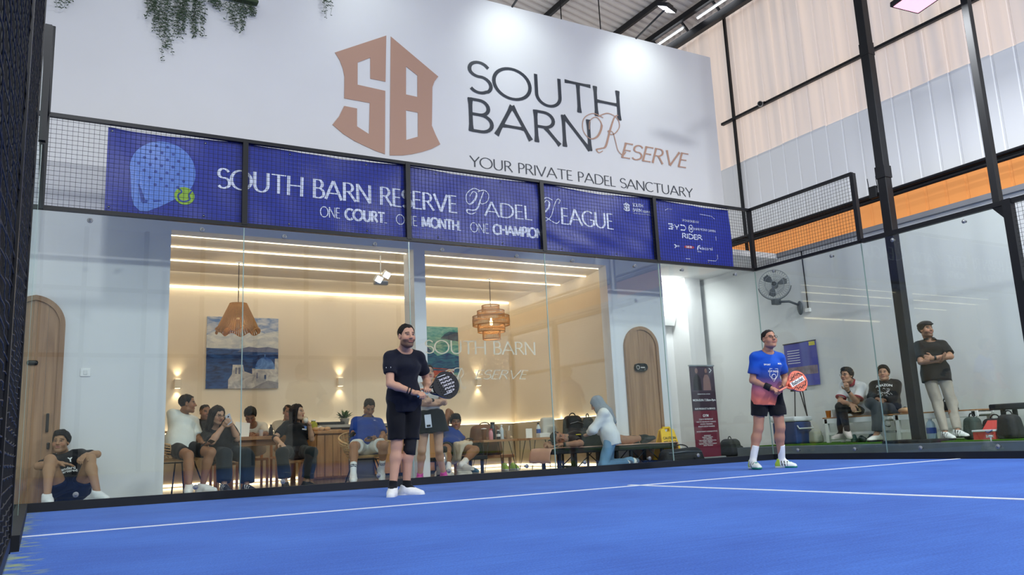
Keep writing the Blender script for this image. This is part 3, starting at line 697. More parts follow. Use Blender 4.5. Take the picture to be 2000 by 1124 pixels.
while y > -19:
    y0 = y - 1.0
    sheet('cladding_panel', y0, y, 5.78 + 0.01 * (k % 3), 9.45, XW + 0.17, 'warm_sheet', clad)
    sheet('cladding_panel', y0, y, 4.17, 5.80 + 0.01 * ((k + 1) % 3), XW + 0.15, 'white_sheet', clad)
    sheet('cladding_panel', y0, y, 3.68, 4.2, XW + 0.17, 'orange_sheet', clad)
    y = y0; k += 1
# girts, mullions and pipes on the cladding
for z, r in ((6.72, 0.035),):
    struct(MB().bar((XW + 0.08, -20, z), (XW + 0.08, 2.42, z), 0.07, 0.05).build('trim_6', 'black_steel'))
struct(MB().bar((XW + 0.10, 2.1, 3.8), (XW + 0.10, 2.1, 9.0), 0.05, 0.05).build('trim_7', 'black_steel'))
for i, (z, r, dx) in enumerate(((4.16, 0.035, 0.0), (4.10, 0.03, 0.06), (4.21, 0.03, 0.05))):
    struct(MB().tube([(XW - 0.02 - dx, -20 + k * 3, z + 0.02 * math.sin(k * 1.3 + i)) for k in range(8)] + [(XW - 0.02 - dx, 2.4, z)], r, 8).build('trim_%d' % (8 + i), 'black_steel'))
# ------------------------------------------------------------------ roof
def rz(x): return 9.35 + (12 - x) * 0.2
mat('roof_sheet', 'dcd6d2', 0.5, metal=0.0, var=0.08, scale=3)
roof = struct(bpy.data.objects.new('ceiling_roof', None)); COL.objects.link(roof); roof.location = (4, 0, 9.5)
y = 10.0
while y > -9:
    y0 = y - 1.0; n = 5; p = 1.0 / n; P = []
    for i in range(n):
        a = y0 + i*p; P += [(a, 0), (a + p*0.4, 0), (a + p*0.5, -0.045), (a + p*0.9, -0.045)]
    P.append((y, 0)); kk = len(P)
    vs = [(x, yy, rz(x) + d) for x in (-4, 12.4) for yy, d in P]
    MB().add(vs, [(i, i+1, kk+i+1, kk+i) for i in range(kk - 1)]).build('roof_panel', 'roof_sheet', roof)
    y = y0
for x in (11.0, 9.45, 7.9, 6.3, 4.7, 3.1, 1.5, -0.1):
    struct(MB().bar((x, -9, rz(x) - 0.11), (x, 10, rz(x) - 0.11), 0.07, 0.13).build('trim_%d' % int(20 + x * 2), 'black_steel'))
tr = thing('roof_truss', 'black steel girder with short posts running along the top of the cladding wall', 'truss', (11.75, 0, 8.9))
MB().bar((11.62, -9, 9.22), (11.62, 10, 9.22), 0.1, 0.12).build('top_chord', 'black_steel', tr)
MB().bar((11.88, -9, 8.92), (11.88, 10, 8.92), 0.12, 0.16).build('bottom_chord', 'black_steel', tr)
for i in range(20):
    yy = -8.5 + i * 0.95
    MB().bar((11.86, yy, 8.98), (11.64, yy, 9.2), 0.04, 0.04).build('web_post', 'black_steel', tr)
for i, yy in enumerate((3.4, 2.0, 0.6)):
    t = thing('strip_light', ['short bright tube light on the roof girder, the one nearest the white wall', 'short bright tube light on the roof girder, middle one', 'short bright tube light on the roof girder, nearest the top edge of the picture'][i], 'light', (11.72, yy, 9.08), 'tube lights on the roof girder')
    MB().rbox(11.70, 11.76, yy - 0.5, yy + 0.5, 9.07, 9.11, 0.01).build('housing', 'white_plastic', t)
    MB().tube([(11.71, yy - 0.46, 9.055), (11.71, yy + 0.46, 9.055)], 0.018, 8).build('tube', 'led_white', t)
MB_wires = [((10.2, 3.0), (10.2, 3.6)), ]
for i, (x, yy) in enumerate(((8.75, 3.2), (9.25, 2.6))):
    tag(MB().tube([(x, yy, 7.2 if i else 7.2), (x + 0.02, yy + 0.05, rz(x))], 0.012, 6).build('hanger_rod', 'black_steel'), ['thin black rod between the white wall and the roof, left one', 'thin black rod between the white wall and the roof, right one'][i], 'rod', 'roof hanger rods')
# ------------------------------------------------------------------ far end of the hall behind the camera (seen in the glass)
struct(MB().box(-9, 16, -24.2, -24, 0, 4.2).build('wall_far', 'plaster'))
far = struct(bpy.data.objects.new('wall_far_cladding', None)); COL.objects.link(far); far.location = (3, -24.1, 4.2)
for i in range(12):
    x0 = -9 + i * 2.05
    MB().box(x0, x0 + 2.04, -24.15, -24.1, 4.25, 9.0).build('cladding_panel', 'white_sheet', far)
    MB().box(x0 - 0.08, x0 + 0.08, -24.05, -23.9, 0, 9.0).build('post', 'black_steel', far)
MB().box(-9, 16, -24.05, -23.92, 6.6, 6.75).box(-9, 16, -24.05, -23.92, 4.15, 4.3).build('girt', 'black_steel', far)
# ------------------------------------------------------------------ court enclosure
mat('bolt_grey', '8a8d90', 0.5, metal=0.2)
def glass_wall(name, label, panes, axis, c, bolts, ztop=2.97, edge_ends=()):
    """panes: list of (s0,s1) along the wall; axis 'x' -> wall at y=c, 'y' -> wall at x=c"""
    t = thing(name, label, 'glass wall', (5, 0, 0) if axis == 'x' else (c, -2, 0))
    for a, b in panes:
        g = 0.004
        (MB().box(a + g, b - g, c - 0.006, c + 0.006, 0.03, ztop) if axis == 'x' else MB().box(c - 0.006, c + 0.006, a + g, b - g, 0.03, ztop)).build('glass_pane', 'court_glass', t)
        e = b
        (MB().box(e - 0.005, e + 0.004, c - 0.007, c + 0.007, 0.03, ztop) if axis == 'x' else MB().box(c - 0.007, c + 0.007, e - 0.004, e + 0.005, 0.03, ztop)).build('seam', 'glass_edge', t)
    s0, s1 = panes[0][0], panes[-1][1]; s0, s1 = min(s0, s1), max(s0, s1)
    (MB().box(s0 - 0.02, s1 + 0.02, c - 0.03, c + 0.05, 0.0, 0.085) if axis == 'x' else MB().box(c - 0.03, c + 0.05, s0, s1, 0.0, 0.085)).build('base_rail', 'dark_rubber', t)
    for s, z in bolts:
        b = MB(); p = (s, c - 0.022, z) if axis == 'x' else (c - 0.022, s, z)
        M = Matrix.Rotation(math.radians(90), 3, 'X') if axis == 'x' else Matrix.Rotation(math.radians(-90), 3, 'Y')
        b.lathe([(0.0, 0.006), (0.024, 0.006), (0.028, 0.0), (0.024, -0.010), (0.014, -0.014), (0.014, -0.05)], p, 14, M)
        o = b.build('bolt', 'bolt_grey', t)
        MB().lathe([(0.0, 0.010), (0.013, 0.009), (0.013, 0.004)], p, 8, M).build('bolt_cap', 'grey_metal', o)
    return t
bx = []
for i in range(5):
    bx += [(2*i + 0.45, 2.90), (2*i + 1.55, 2.90), (2*i + 0.45, 0.14), (2*i + 1.55, 0.14)]
glass_wall('glass_court_wall', 'long five-pane glass back wall of the court under the blue banner', [(2*i, 2*i + 2) for i in range(5)], 'x', 0.0, bx)
glass_wall('glass_court_wall', 'two-pane glass side wall of the court in front of the wall fan and benches', [(0, -2), (-2, -4)], 'y', 10.0, [(-0.4, 2.90), (-1.5, 2.90), (-2.5, 2.90), (-3.5, 2.90), (-0.5, 0.14), (-1.5, 0.14), (-2.5, 0.14), (-3.5, 0.14)])
glass_wall('glass_court_wall', 'glass side wall seen edge-on beside the dark mesh at the left', [(0, -2), (-2, -4)], 'y', 0.0, [])
def wires(mb, axis, c, s0, s1, z0, z1, pitch=0.05, r=0.0015):
    n = round((s1 - s0) / pitch); m = round((z1 - z0) / pitch)
    for i in range(1, n):
        s = s0 + (s1 - s0) * i / n
        (mb.box(s - r, s + r, c - r, c + r, z0, z1) if axis == 'x' else mb.box(c - r, c + r, s - r, s + r, z0, z1))
    for j in range(1, m):
        z = z0 + (z1 - z0) * j / m
        (mb.box(s0, s1, c - r*2.5, c - r*0.5, z - r, z + r) if axis == 'x' else mb.box(c - r*2.5, c - r*0.5, s0, s1, z - r, z + r))
    return mb
def fence(label, axis, c, s0, n, step, z0=3.0, z1=4.0, loc=None, post=0.03):
    t = thing('mesh_fence', label, 'fence', loc or ((5, 0, 3) if axis == 'x' else (c, s0, z0)))
    s1 = s0 + n * step; a, b = min(s0, s1), max(s0, s1)
    for z in (z0, z1):
        (MB().box(a, b, c - 0.025, c + 0.025, z - 0.021, z + 0.021) if axis == 'x' else MB().box(c - 0.025, c + 0.025, a, b, z - 0.021, z + 0.021)).build('rail', 'black_steel', t)
    for i in range(n + 1):
        s = s0 + i * step
        (MB().box(s - post, s + post, c - 0.032, c + 0.032, z0, z1) if axis == 'x' else MB().box(c - 0.032, c + 0.032, s - post, s + post, z0, z1)).build('post', 'black_steel', t)
    for i in range(n):
        p, q = sorted((s0 + i*step, s0 + (i+1)*step))
        o = wires(MB(), axis, c, p, q, z0, z1).build('wire_mesh', 'black_matte', t); o['kind'] = 'stuff'
    return t
fence('black wire mesh fence on top of the back glass, carrying the blue banner', 'x', 0.0, 0, 5, 2.0)
fence('black wire mesh panel on top of the side glass, right of the court corner', 'y', 10.0, 0, 1, -2.0)
fence('black wire mesh panel at the far left corner behind the dark mesh', 'y', 0.0, 0, 1, -2.0)
# rail along the second side pane, corner bracket and end post, mesh beyond
t = thing('steel_rail', 'dark steel rail with bracket on top of the second side pane', 'rail', (10, -3, 3))
MB().box(9.97, 10.03, -4.0, -2.03, 2.97, 3.03).build('bar', 'black_steel', t)
MB().prism([(-4.0, 2.97), (-3.86, 2.97), (-4.0, 2.80)], 'x', 9.985, 10.015).build('bracket', 'black_steel', t)
t = thing('mesh_fence', 'black wire mesh side fence at the right edge of the picture', 'fence', (10, -6, 0))
for yy in (-4.05, -6.0, -8.0): MB().box(9.95, 10.05, yy - 0.05, yy + 0.05, 0, 3.03).build('post', 'black_steel', t)
for z in (0.05, 2.0, 3.0): MB().box(9.97, 10.03, -8.0, -4.1, z - 0.03, z + 0.03).build('rail', 'black_steel', t)
for p, q in ((-6, -4.1), (-8, -6)):
    o = wires(MB(), 'y', 10.0, p, q, 0.05, 3.0).build('wire_mesh', 'black_matte', t); o['kind'] = 'stuff'
# left side mesh running right past the camera
t = thing('mesh_fence', 'dark wire mesh side fence filling the left edge of the picture', 'fence', (0, -6.5, 0))
for yy in (-4.05, -6.0): MB().box(-0.05, 0.012, yy - 0.04, yy + 0.04, 0, 4.0).build('post', 'black_steel', t)
for z in (0.05, 4.0): MB().box(-0.03, 0.01, -10.0, -4.0, z - 0.03, z + 0.03).build('rail', 'black_steel', t)
def wavy():
    mb = MB(); rnd = random.Random(4)
    for i in range(118):
        yy = -9.9 + i * 0.05; mb.box(-0.008, 0.0, yy - 0.0025, yy + 0.0025, 0, 4)
    for j in range(80):
        z = 0.05 + j * 0.05; pts = [(0.002 + 0.004 * math.sin(k * math.pi / 2 + j), -9.9 + k * 0.0975, z + 0.006 * math.sin(k * 1.7 + j * 2.1)) for k in range(61)]
        mb.tube(pts, 0.0028, 5)
    return mb
mat('mesh_coat', '1b1c20', 0.5)
o = wavy().build('wire_mesh', 'mesh_coat', t); o['kind'] = 'stuff'
# posts carrying the court lights
tag(MB().rbox(-0.035, 0.035, -0.035, 0.035, 4.0, 4.98, 0.006).build('corner_post', 'black_steel'), 'dark square post rising above the left corner of the mesh fence', 'post')
t = thing('floodlight_pole', 'slim dark steel pole at the far right carrying a court floodlight', 'pole', (10.1, -4.06, 3.0))
MB().rbox(10.055, 10.145, -3.93, -3.84, 3.03, 6.9, 0.006).build('pole', 'black_matte', t)
MB().bar((10.08, -3.88, 6.1), (9.75, -3.75, 5.86), 0.05, 0.05).build('arm', 'black_steel', t)
def floodlight(label, loc, d, pw):
    q = Vector(d).to_track_quat('-Z', 'Y').to_matrix(); t = thing('floodlight', label, 'light', loc)
    M = Matrix.Translation(Vector(loc)) @ q.to_4x4()
    MB().rbox(-0.30, 0.30, -0.22, 0.22, 0.0, 0.07, 0.01, M).build('housing', 'black_steel', t)
    mb = MB(); mb.rbox(-0.27, 0.27, -0.19, 0.19, -0.006, 0.004, 0.002, M); mb.build('diffuser', 'flood_glow', t)
    l = bpy.data.lights.new('flood_lamp', 'AREA'); l.energy = pw; l.color = (0.93, 0.97, 1.0); l.shape = 'RECTANGLE'; l.size = 0.54; l.size_y = 0.38
    o = bpy.data.objects.new('flood_lamp', l); COL.objects.link(o); o.parent = t; o.matrix_local = q.to_4x4() @ Matrix.Translation((0, 0, -0.012))
mat('flood_glow', 'ffffff', emit=1.5, ecol='ff9fb4')
floodlight('pink-white glowing floodlight panel cut by the top edge, upper right', (9.55, -3.64, 5.75), (-0.12, 0.03, -1), 135)
floodlight('court floodlight above the left side of the court', (0.3, -4.0, 6.2), (0.45, 0.1, -1), 110)
floodlight('court floodlight above the right net post', (9.7, -11.0, 6.2), (-0.1, 0.6, -1), 560)
floodlight('court floodlight above the left net post', (0.3, -11.0, 6.2), (0.55, 0.6, -1), 220)
# big leaning-looking column on the walkway
t = thing('steel_column', 'thick black steel column standing on a black block beside the leaning man', 'column', (10.6, -2.0, 0.19))
MB().rbox(10.54, 10.68, -2.14, -2.0, 0.2, 9.4, 0.008).build('shaft', 'black_steel', t)
MB().rbox(10.33, 10.9, -2.42, -1.68, 0.0, 0.235, 0.02).build('base_block', 'black_matte', t)
MB().rbox(10.535, 10.685, -2.145, -1.995, 5.9, 6.1, 0.002).build('splice_plate', 'black_steel', t)
MB().rbox(10.53, 10.69, -2.15, -1.99, 3.98, 4.16, 0.002).build('clamp', 'black_steel', t)
# joint positions of every person, metres
POSES = {
 'A': (0.96, dict(pel=(0.427, 0.65, 0.147), neck=(0.354, 0.915, 0.529), shR=(0.209, 0.89, 0.452), shL=(0.515, 0.88, 0.518), hipR=(0.343, 0.653, 0.147), hipL=(0.512, 0.647, 0.147), elR=(0.117, 0.633, 0.429), elL=(0.658, 0.647, 0.523), wrR=(0.297, 0.468, 0.446), wrL=(0.543, 0.431, 0.516), knR=(0.222, 0.45, 0.485), knL=(0.581, 0.41, 0.477), anR=(0.211, 0.244, 0.144), anL=(0.65, 0.202, 0.145), head=(0.316, 0.812, 0.668), bd=(-0.032, -0.999, 0), face=(-0.328, -0.942, 0.07), hup=(0, 0, 1), ftR=(0.163, -0.987, 0), ftL=(0.526, -0.851, 0), hdR=(0.958, -0.264, -0.113), hdL=(-0.527, -0.772, -0.356))),
 'B': (0.983, dict(pel=(1.67, 2, 0.564), neck=(1.726, 2.217, 0.99), shR=(1.58, 2.13, 0.992), shL=(1.858, 2.255, 0.892), hipR=(1.591, 1.965, 0.564), hipL=(1.749, 2.035, 0.564), elR=(1.612, 2.093, 0.716), elL=(1.9, 2.078, 0.679), wrR=(1.692, 1.898, 0.581), wrL=(1.913, 1.837, 0.609), knR=(1.706, 1.569, 0.47), knL=(1.989, 1.694, 0.495), anR=(1.692, 1.366, 0.117), anL=(1.911, 1.756, 0.1), head=(1.755, 2.102, 1.128), bd=(0.408, -0.913, 0), face=(0.984, -0.178, 0), hup=(0, 0, 1), ftR=(-0.233, -0.972, 0), ftL=(0.872, -0.489, 0), hdR=(0.403, -0.779, -0.48), hdL=(0.441, -0.885, -0.149))),
 'C': (0.926, dict(pel=(2.249, 2.3, 0.491), neck=(2.099, 2.045, 0.835), shR=(1.991, 2.035, 0.712), shL=(2.241, 2.114, 0.879), hipR=(2.171, 2.276, 0.491), hipL=(2.327, 2.324, 0.491), elR=(2.014, 1.785, 0.629), elL=(2.382, 2.089, 0.657), wrR=(2.147, 1.754, 0.821), wrL=(2.285, 1.975, 0.84), knR=(2.185, 1.88, 0.444), knL=(2.483, 1.963, 0.43), anR=(2.167, 1.748, 0.084), anL=(2.472, 1.884, 0.055), head=(2.103, 1.937, 0.968), bd=(0.301, -0.954, 0), face=(0.45, -0.85, -0.276), hup=(0, 0, 1), ftR=(0.163, -0.987, 0), ftL=(0.47, -0.883, 0), hdR=(0.236, -0.812, 0.533), hdL=(-0.245, -0.794, 0.557))),
 'D': (0.971, dict(pel=(2.179, 3.6, 0.597), neck=(2.257, 3.912, 0.948), shR=(2.094, 3.874, 0.944), shL=(2.403, 3.878, 0.871), hipR=(2.094, 3.599, 0.597), hipL=(2.265, 3.601, 0.597), elR=(2.105, 3.733, 0.706), elL=(2.364, 3.652, 0.717), wrR=(2.214, 3.517, 0.652), wrL=(2.272, 3.438, 0.634), head=(2.259, 3.809, 1.095), bd=(0.015, -1, 0), face=(0.27, -0.963, 0), hup=(0, 0, 1))),
 'E': (0.96, dict(pel=(2.897, 3.5, 0.505), neck=(2.814, 3.21, 0.866), shR=(2.67, 3.277, 0.816), shL=(2.976, 3.21, 0.833), hipR=(2.814, 3.518, 0.505), hipL=(2.979, 3.482, 0.505), elR=(2.591, 3.03, 0.728), elL=(2.965, 2.964, 0.713), wrR=(2.67, 2.799, 0.718), wrL=(2.783, 2.8, 0.714), head=(2.768, 3.107, 1.003), bd=(-0.214, -0.977, 0), face=(-0.226, -0.732, -0.643), hup=(0, 0, 1))),
 'F': (0.971, dict(pel=(3.425, 3.6, 0.514), neck=(3.488, 3.854, 0.911), shR=(3.328, 3.865, 0.865), shL=(3.634, 3.786, 0.867), hipR=(3.342, 3.621, 0.514), hipL=(3.508, 3.579, 0.514), elR=(3.316, 3.639, 0.705), elL=(3.576, 3.578, 0.694), wrR=(3.334, 3.402, 0.636), wrL=(3.457, 3.369, 0.631), head=(3.488, 3.763, 1.066), bd=(-0.25, -0.968, 0), face=(0.008, -0.996, -0.087), hup=(0, 0, 1))),
 'G': (0.926, dict(pel=(3.163, 2.1, 0.461), neck=(3.233, 2.338, 0.84), shR=(3.091, 2.318, 0.817), shL=(3.358, 2.304, 0.777), hipR=(3.082, 2.104, 0.461), hipL=(3.244, 2.096, 0.461), elR=(2.909, 2.223, 0.652), elL=(3.38, 2.095, 0.617), wrR=(2.929, 2, 0.578), wrL=(3.314, 1.988, 0.817), knR=(2.889, 1.757, 0.436), knL=(3.259, 1.699, 0.425), anR=(2.908, 1.662, 0.064), anL=(3.217, 1.766, 0.049), head=(3.225, 2.26, 0.993), bd=(-0.053, -0.999, 0), face=(0.728, -0.682, 0.07), hup=(0, 0, 1), ftR=(-0.163, -0.987, 0), ftL=(0.698, -0.716, 0), hdR=(0.268, -0.826, -0.495), hdL=(-0.623, -0.624, 0.471))),
 'H': (0.971, dict(pel=(4.045, 1.75, 0.486), neck=(4.162, 2.022, 0.859), shR=(3.997, 2.034, 0.833), shL=(4.301, 1.948, 0.799), hipR=(3.963, 1.773, 0.486), hipL=(4.127, 1.727, 0.486), elR=(3.894, 1.863, 0.641), elL=(4.283, 1.741, 0.616), wrR=(3.988, 1.65, 0.555), wrL=(4.154, 1.54, 0.553), knR=(3.748, 1.415, 0.493), knL=(4.131, 1.309, 0.488), anR=(3.684, 1.259, 0.126), anL=(4.178, 1.542, 0.162), head=(4.167, 1.964, 1.029), bd=(-0.271, -0.963, 0), face=(-0.083, -0.805, -0.588), hup=(0, 0, 1), ftR=(-0.322, -0.947, 0), ftL=(-0.063, -0.64, -0.766), hdR=(0.537, -0.842, 0.043), hdL=(-0.822, -0.551, 0.142))),
 'p1': (0.971, dict(pel=(3.19, -1.72, 0.893), neck=(3.183, -1.775, 1.366), shR=(3.026, -1.779, 1.309), shL=(3.342, -1.758, 1.315), hipR=(3.105, -1.717, 0.893), hipL=(3.276, -1.723, 0.893), elR=(2.994, -1.864, 1.047), elL=(3.469, -1.655, 1.092), wrR=(3.208, -1.949, 0.956), wrL=(3.373, -1.854, 0.981), knR=(3.108, -1.718, 0.476), knL=(3.246, -1.713, 0.477), anR=(3.04, -1.764, 0.081), anL=(3.201, -1.715, 0.076), head=(3.166, -1.879, 1.512), bd=(0.065, -0.998, 0), face=(0.095, -0.995, 0), hup=(0, 0, 1), ftR=(-0.491, -0.871, 0), ftL=(0.762, -0.647, 0), hdR=(0.329, -0.935, -0.131), hdL=(-0.246, -0.942, 0.227))),
 'I': (0.926, dict(pel=(4.51, 0.58, 0.797), neck=(4.487, 0.614, 1.249), shR=(4.36, 0.648, 1.188), shL=(4.619, 0.573, 1.207), hipR=(4.432, 0.603, 0.797), hipL=(4.588, 0.557, 0.797), elR=(4.35, 0.48, 0.985), elL=(4.625, 0.423, 0.99), wrR=(4.493, 0.295, 0.958), wrL=(4.398, 0.364, 1.015), knR=(4.382, 0.622, 0.403), knL=(4.588, 0.555, 0.399), anR=(4.424, 0.807, 0.069), anL=(4.72, 0.707, 0.072), head=(4.442, 0.504, 1.372), bd=(-0.278, -0.961, 0), face=(-0.034, -0.99, 0.139), hup=(0, 0, 1), ftR=(-0.394, -0.919, 0), ftL=(0.002, -1, 0), hdR=(-0.009, -0.998, 0.061), hdL=(-0.853, -0.521, 0.019))),
 'J': (0.994, dict(pel=(5.505, 2.1, 0.401), neck=(5.718, 2.456, 0.656), shR=(5.559, 2.433, 0.715), shL=(5.829, 2.398, 0.538), hipR=(5.418, 2.111, 0.401), hipL=(5.592, 2.089, 0.401), elR=(5.664, 2.506, 0.968), elL=(5.996, 2.618, 0.476), wrR=(5.85, 2.657, 0.883), wrL=(5.869, 2.443, 0.344), knR=(5.243, 1.722, 0.377), knL=(5.682, 1.673, 0.357), anR=(5.128, 1.429, 0.11), anL=(5.369, 1.476, 0.175), head=(5.7, 2.335, 0.793), bd=(-0.129, -0.992, 0), face=(-0.305, -0.95, -0.07), hup=(0, 0, 1), ftR=(-0.503, -0.864, 0), ftL=(0.557, -0.83, 0), hdR=(0.499, 0.735, -0.459), hdL=(-0.424, -0.832, -0.357))),
 'L': (0.9, dict(pel=(7.108, 0.27, 0.445), neck=(7.048, 0.33, 0.807), head=(7.009, 0.4, 0.928), elR=(7.148, 0.46, 0.55), wrR=(7.023, 0.58, 0.5), elL=(6.84, 0.3, 0.569), wrL=(6.878, 0.5, 0.503), knR=(7.108, 0.36, 0.071), knL=(6.903, 0.2, 0.061), anR=(7.584, 0.36, 0.103), anL=(7.348, 0.2, 0.087), shR=(7.124, 0.445, 0.769), shL=(6.982, 0.205, 0.785), hipR=(7.149, 0.338, 0.441), hipL=(7.068, 0.202, 0.45), bd=(-0.862, 0.507, 0), face=(-0.71, 0.521, -0.474), hup=(-0.362, 0.31, 0.879), ftR=(0.731, 0, -0.682), ftL=(0.799, -0.05, -0.599), hdR=(-0.943, 0.314, -0.105), hdL=(-0.83, 0.518, -0.207))),
 'p2': (0.971, dict(pel=(7.749, -2.1, 0.898), neck=(7.754, -2.167, 1.369), shR=(7.602, -2.113, 1.323), shL=(7.905, -2.205, 1.307), hipR=(7.676, -2.055, 0.898), hipL=(7.821, -2.145, 0.898), elR=(7.572, -2.06, 1.053), elL=(8.007, -2.174, 1.052), wrR=(7.684, -2.247, 0.936), wrL=(7.819, -2.299, 0.949), knR=(7.636, -2.014, 0.484), knL=(7.841, -2.165, 0.481), anR=(7.555, -1.95, 0.094), anL=(7.892, -2.091, 0.088), head=(7.738, -2.229, 1.537), bd=(-0.291, -0.957, 0), face=(-0.195, -0.965, 0.174), hup=(0, 0, 1), ftR=(-0.352, -0.936, 0), ftL=(0.352, -0.936, 0), hdR=(-0.227, -0.941, -0.252), hdL=(-0.52, -0.798, 0.305))),
 'N': (1.006, dict(pel=(11.55, -0.495, 0.714), neck=(11.279, -0.572, 1.118), shR=(11.294, -0.401, 1.092), shL=(11.325, -0.725, 1.051), hipR=(11.542, -0.406, 0.714), hipL=(11.558, -0.583, 0.714), elR=(11.148, -0.423, 0.847), elL=(11.156, -0.719, 0.82), wrR=(11.096, -0.668, 0.792), wrL=(10.987, -0.71, 1.013), knR=(11.114, -0.44, 0.766), knL=(11.149, -0.444, 0.725), anR=(11.09, -0.417, 0.35), anL=(10.948, -0.646, 0.42), head=(11.147, -0.607, 1.245), bd=(-0.996, -0.094, 0), face=(-0.998, -0.001, 0.07), hup=(0, 0, 1), ftR=(-0.96, 0.279, 0), ftL=(-0.54, -0.728, -0.423), hdR=(-0.385, -0.581, -0.717), hdL=(-0.71, -0.473, 0.521))),
 'O': (1.006, dict(pel=(11.5, -0.983, 0.688), neck=(11.712, -0.864, 1.116), shR=(11.611, -0.732, 1.065), shL=(11.765, -1.022, 1.069), hipR=(11.459, -0.905, 0.688), hipL=(11.541, -1.061, 0.688), elR=(11.398, -0.825, 0.897), elL=(11.626, -1.064, 0.822), wrR=(11.25, -1.028, 0.846), wrL=(11.37, -1.053, 0.819), knR=(11.061, -1.044, 0.785), knL=(11.112, -1.095, 0.72), anR=(11.428, -0.986, 0.595), anL=(11.083, -1.064, 0.305), head=(11.602, -0.936, 1.247), bd=(-0.883, -0.469, 0), face=(-0.891, -0.432, 0.139), hup=(0, 0, 1), ftR=(-0.457, -0.68, -0.574), ftL=(-0.973, 0.23, 0), hdR=(-0.443, -0.866, -0.231), hdL=(-0.959, -0.165, 0.23))),
 'Q': (0.994, dict(pel=(10.98, -2.203, 1.106), neck=(11.065, -2.125, 1.58), shR=(10.937, -2.023, 1.528), shL=(11.173, -2.244, 1.523), hipR=(10.916, -2.143, 1.106), hipL=(11.044, -2.263, 1.106), elR=(10.807, -2.114, 1.294), elL=(11.042, -2.418, 1.342), wrR=(10.943, -2.328, 1.292), wrL=(10.835, -2.271, 1.334), knR=(10.952, -2.187, 0.682), knL=(11.084, -2.315, 0.684), anR=(10.831, -2.315, 0.309), anL=(10.914, -2.441, 0.329), head=(11.035, -2.113, 1.761), bd=(-0.683, -0.73, 0), face=(-0.255, -0.961, 0.105), hup=(0, 0, 1), ftR=(-0.377, -0.926, 0), ftL=(-0.272, -0.962, 0), hdR=(-0.399, -0.793, 0.461), hdL=(-0.99, -0.126, 0.059))),
 'K': (0.98, dict(pel=(7.12, 0.67, 0.445), neck=(6.62, 0.65, 0.465), head=(6.44, 0.57, 0.48), shR=(6.66, 0.84, 0.435), shL=(6.66, 0.49, 0.435), elL=(6.6, 0.27, 0.39), wrL=(6.37, 0.37, 0.385), elR=(6.39, 0.83, 0.385), wrR=(6.28, 0.6, 0.38), hipR=(7.13, 0.76, 0.435), hipL=(7.13, 0.58, 0.435), knR=(7.55, 0.78, 0.4), knL=(7.55, 0.55, 0.405), anR=(7.95, 0.79, 0.42), anL=(7.95, 0.57, 0.43), bd=(0, 0, -1), face=(-0.155, -0.982, -0.103), hup=(-0.948, 0.2, 0.249), ftR=(0.832, 0, -0.555), ftL=(0.93, -0.116, 0.349), hdL=(-0.914, 0.406, 0), hdR=(-0.316, -0.949, 0))),
}
# ------------------------------------------------------------------ people
mat('black_cloth', '16181d', 0.85, bump=0.1); mat('white_cloth', 'eef0ee', 0.85, bump=0.1); mat('red_cloth', '9b2338', 0.85); mat('navy_cloth', '1c2030', 0.85); mat('blue_cloth', '1d3f96', 0.8)
mat('lace_white', 'f5f5f3', 0.7); mat('lace_teal', '1f8f86', 0.7); mat('watch_black', '0d0e10', 0.35); mat('band_blue', '3b6fd0', 0.7)
mat('phone_dark', '14161a', 0.2); mat('phone_pale', 'd9dde6', 0.25)
def wristband(p, J, q, t0, t1, r, m, name='wristband'):
    a = J['el'+q]; b = J['wr'+q]; A = a + (b - a)*t0; B = a + (b - a)*t1
    return MB().tube([A, (A + B)/2, B], r, 14).build(name, m, p)
def grid_panel(center, xax, zax, w, h, nrm_, m, name, parent, thick=0.006):
    c = V3(center); xa = unit(xax)*w/2; za = unit(zax)*h/2; n = unit(nrm_)*thick/2
    P = [c-xa-za-n, c+xa-za-n, c+xa+za-n, c-xa+za-n, c-xa-za+n, c+xa-za+n, c+xa+za+n, c-xa+za+n]
    return MB().add(P, [(0,3,2,1),(4,5,6,7),(0,1,5,4),(1,2,6,5),(2,3,7,6),(3,0,4,7)]).build(name, m, parent)
def local_text(body, origin, xax, zax, nrm_, size, m, parent, name='print', off=0.004, bold=0.0, align='CENTER'):
    """built-in sans lettering laid on a surface as a thin printed mesh"""
    cu = bpy.data.curves.new('t', 'FONT'); cu.body = body; cu.size = size; cu.align_x = align; cu.align_y = 'CENTER'; cu.offset = bold; cu.resolution_u = 3
    ob = bpy.data.objects.new('t', cu); COL.objects.link(ob); dg = bpy.context.evaluated_depsgraph_get(); me = bpy.data.meshes.new_from_object(ob.evaluated_get(dg))
    x = V3(xax); z = V3(zax); n = V3(nrm_); o = V3(origin)
    mb = MB(); mb.add([tuple(o + x*v.co.x + z*v.co.y + n*off) for v in me.vertices], [tuple(p.vertices) for p in me.polygons])
    bpy.data.objects.remove(ob); bpy.data.curves.remove(cu); bpy.data.meshes.remove(me)
    return mb.build(name, m, parent) if mb.v else None

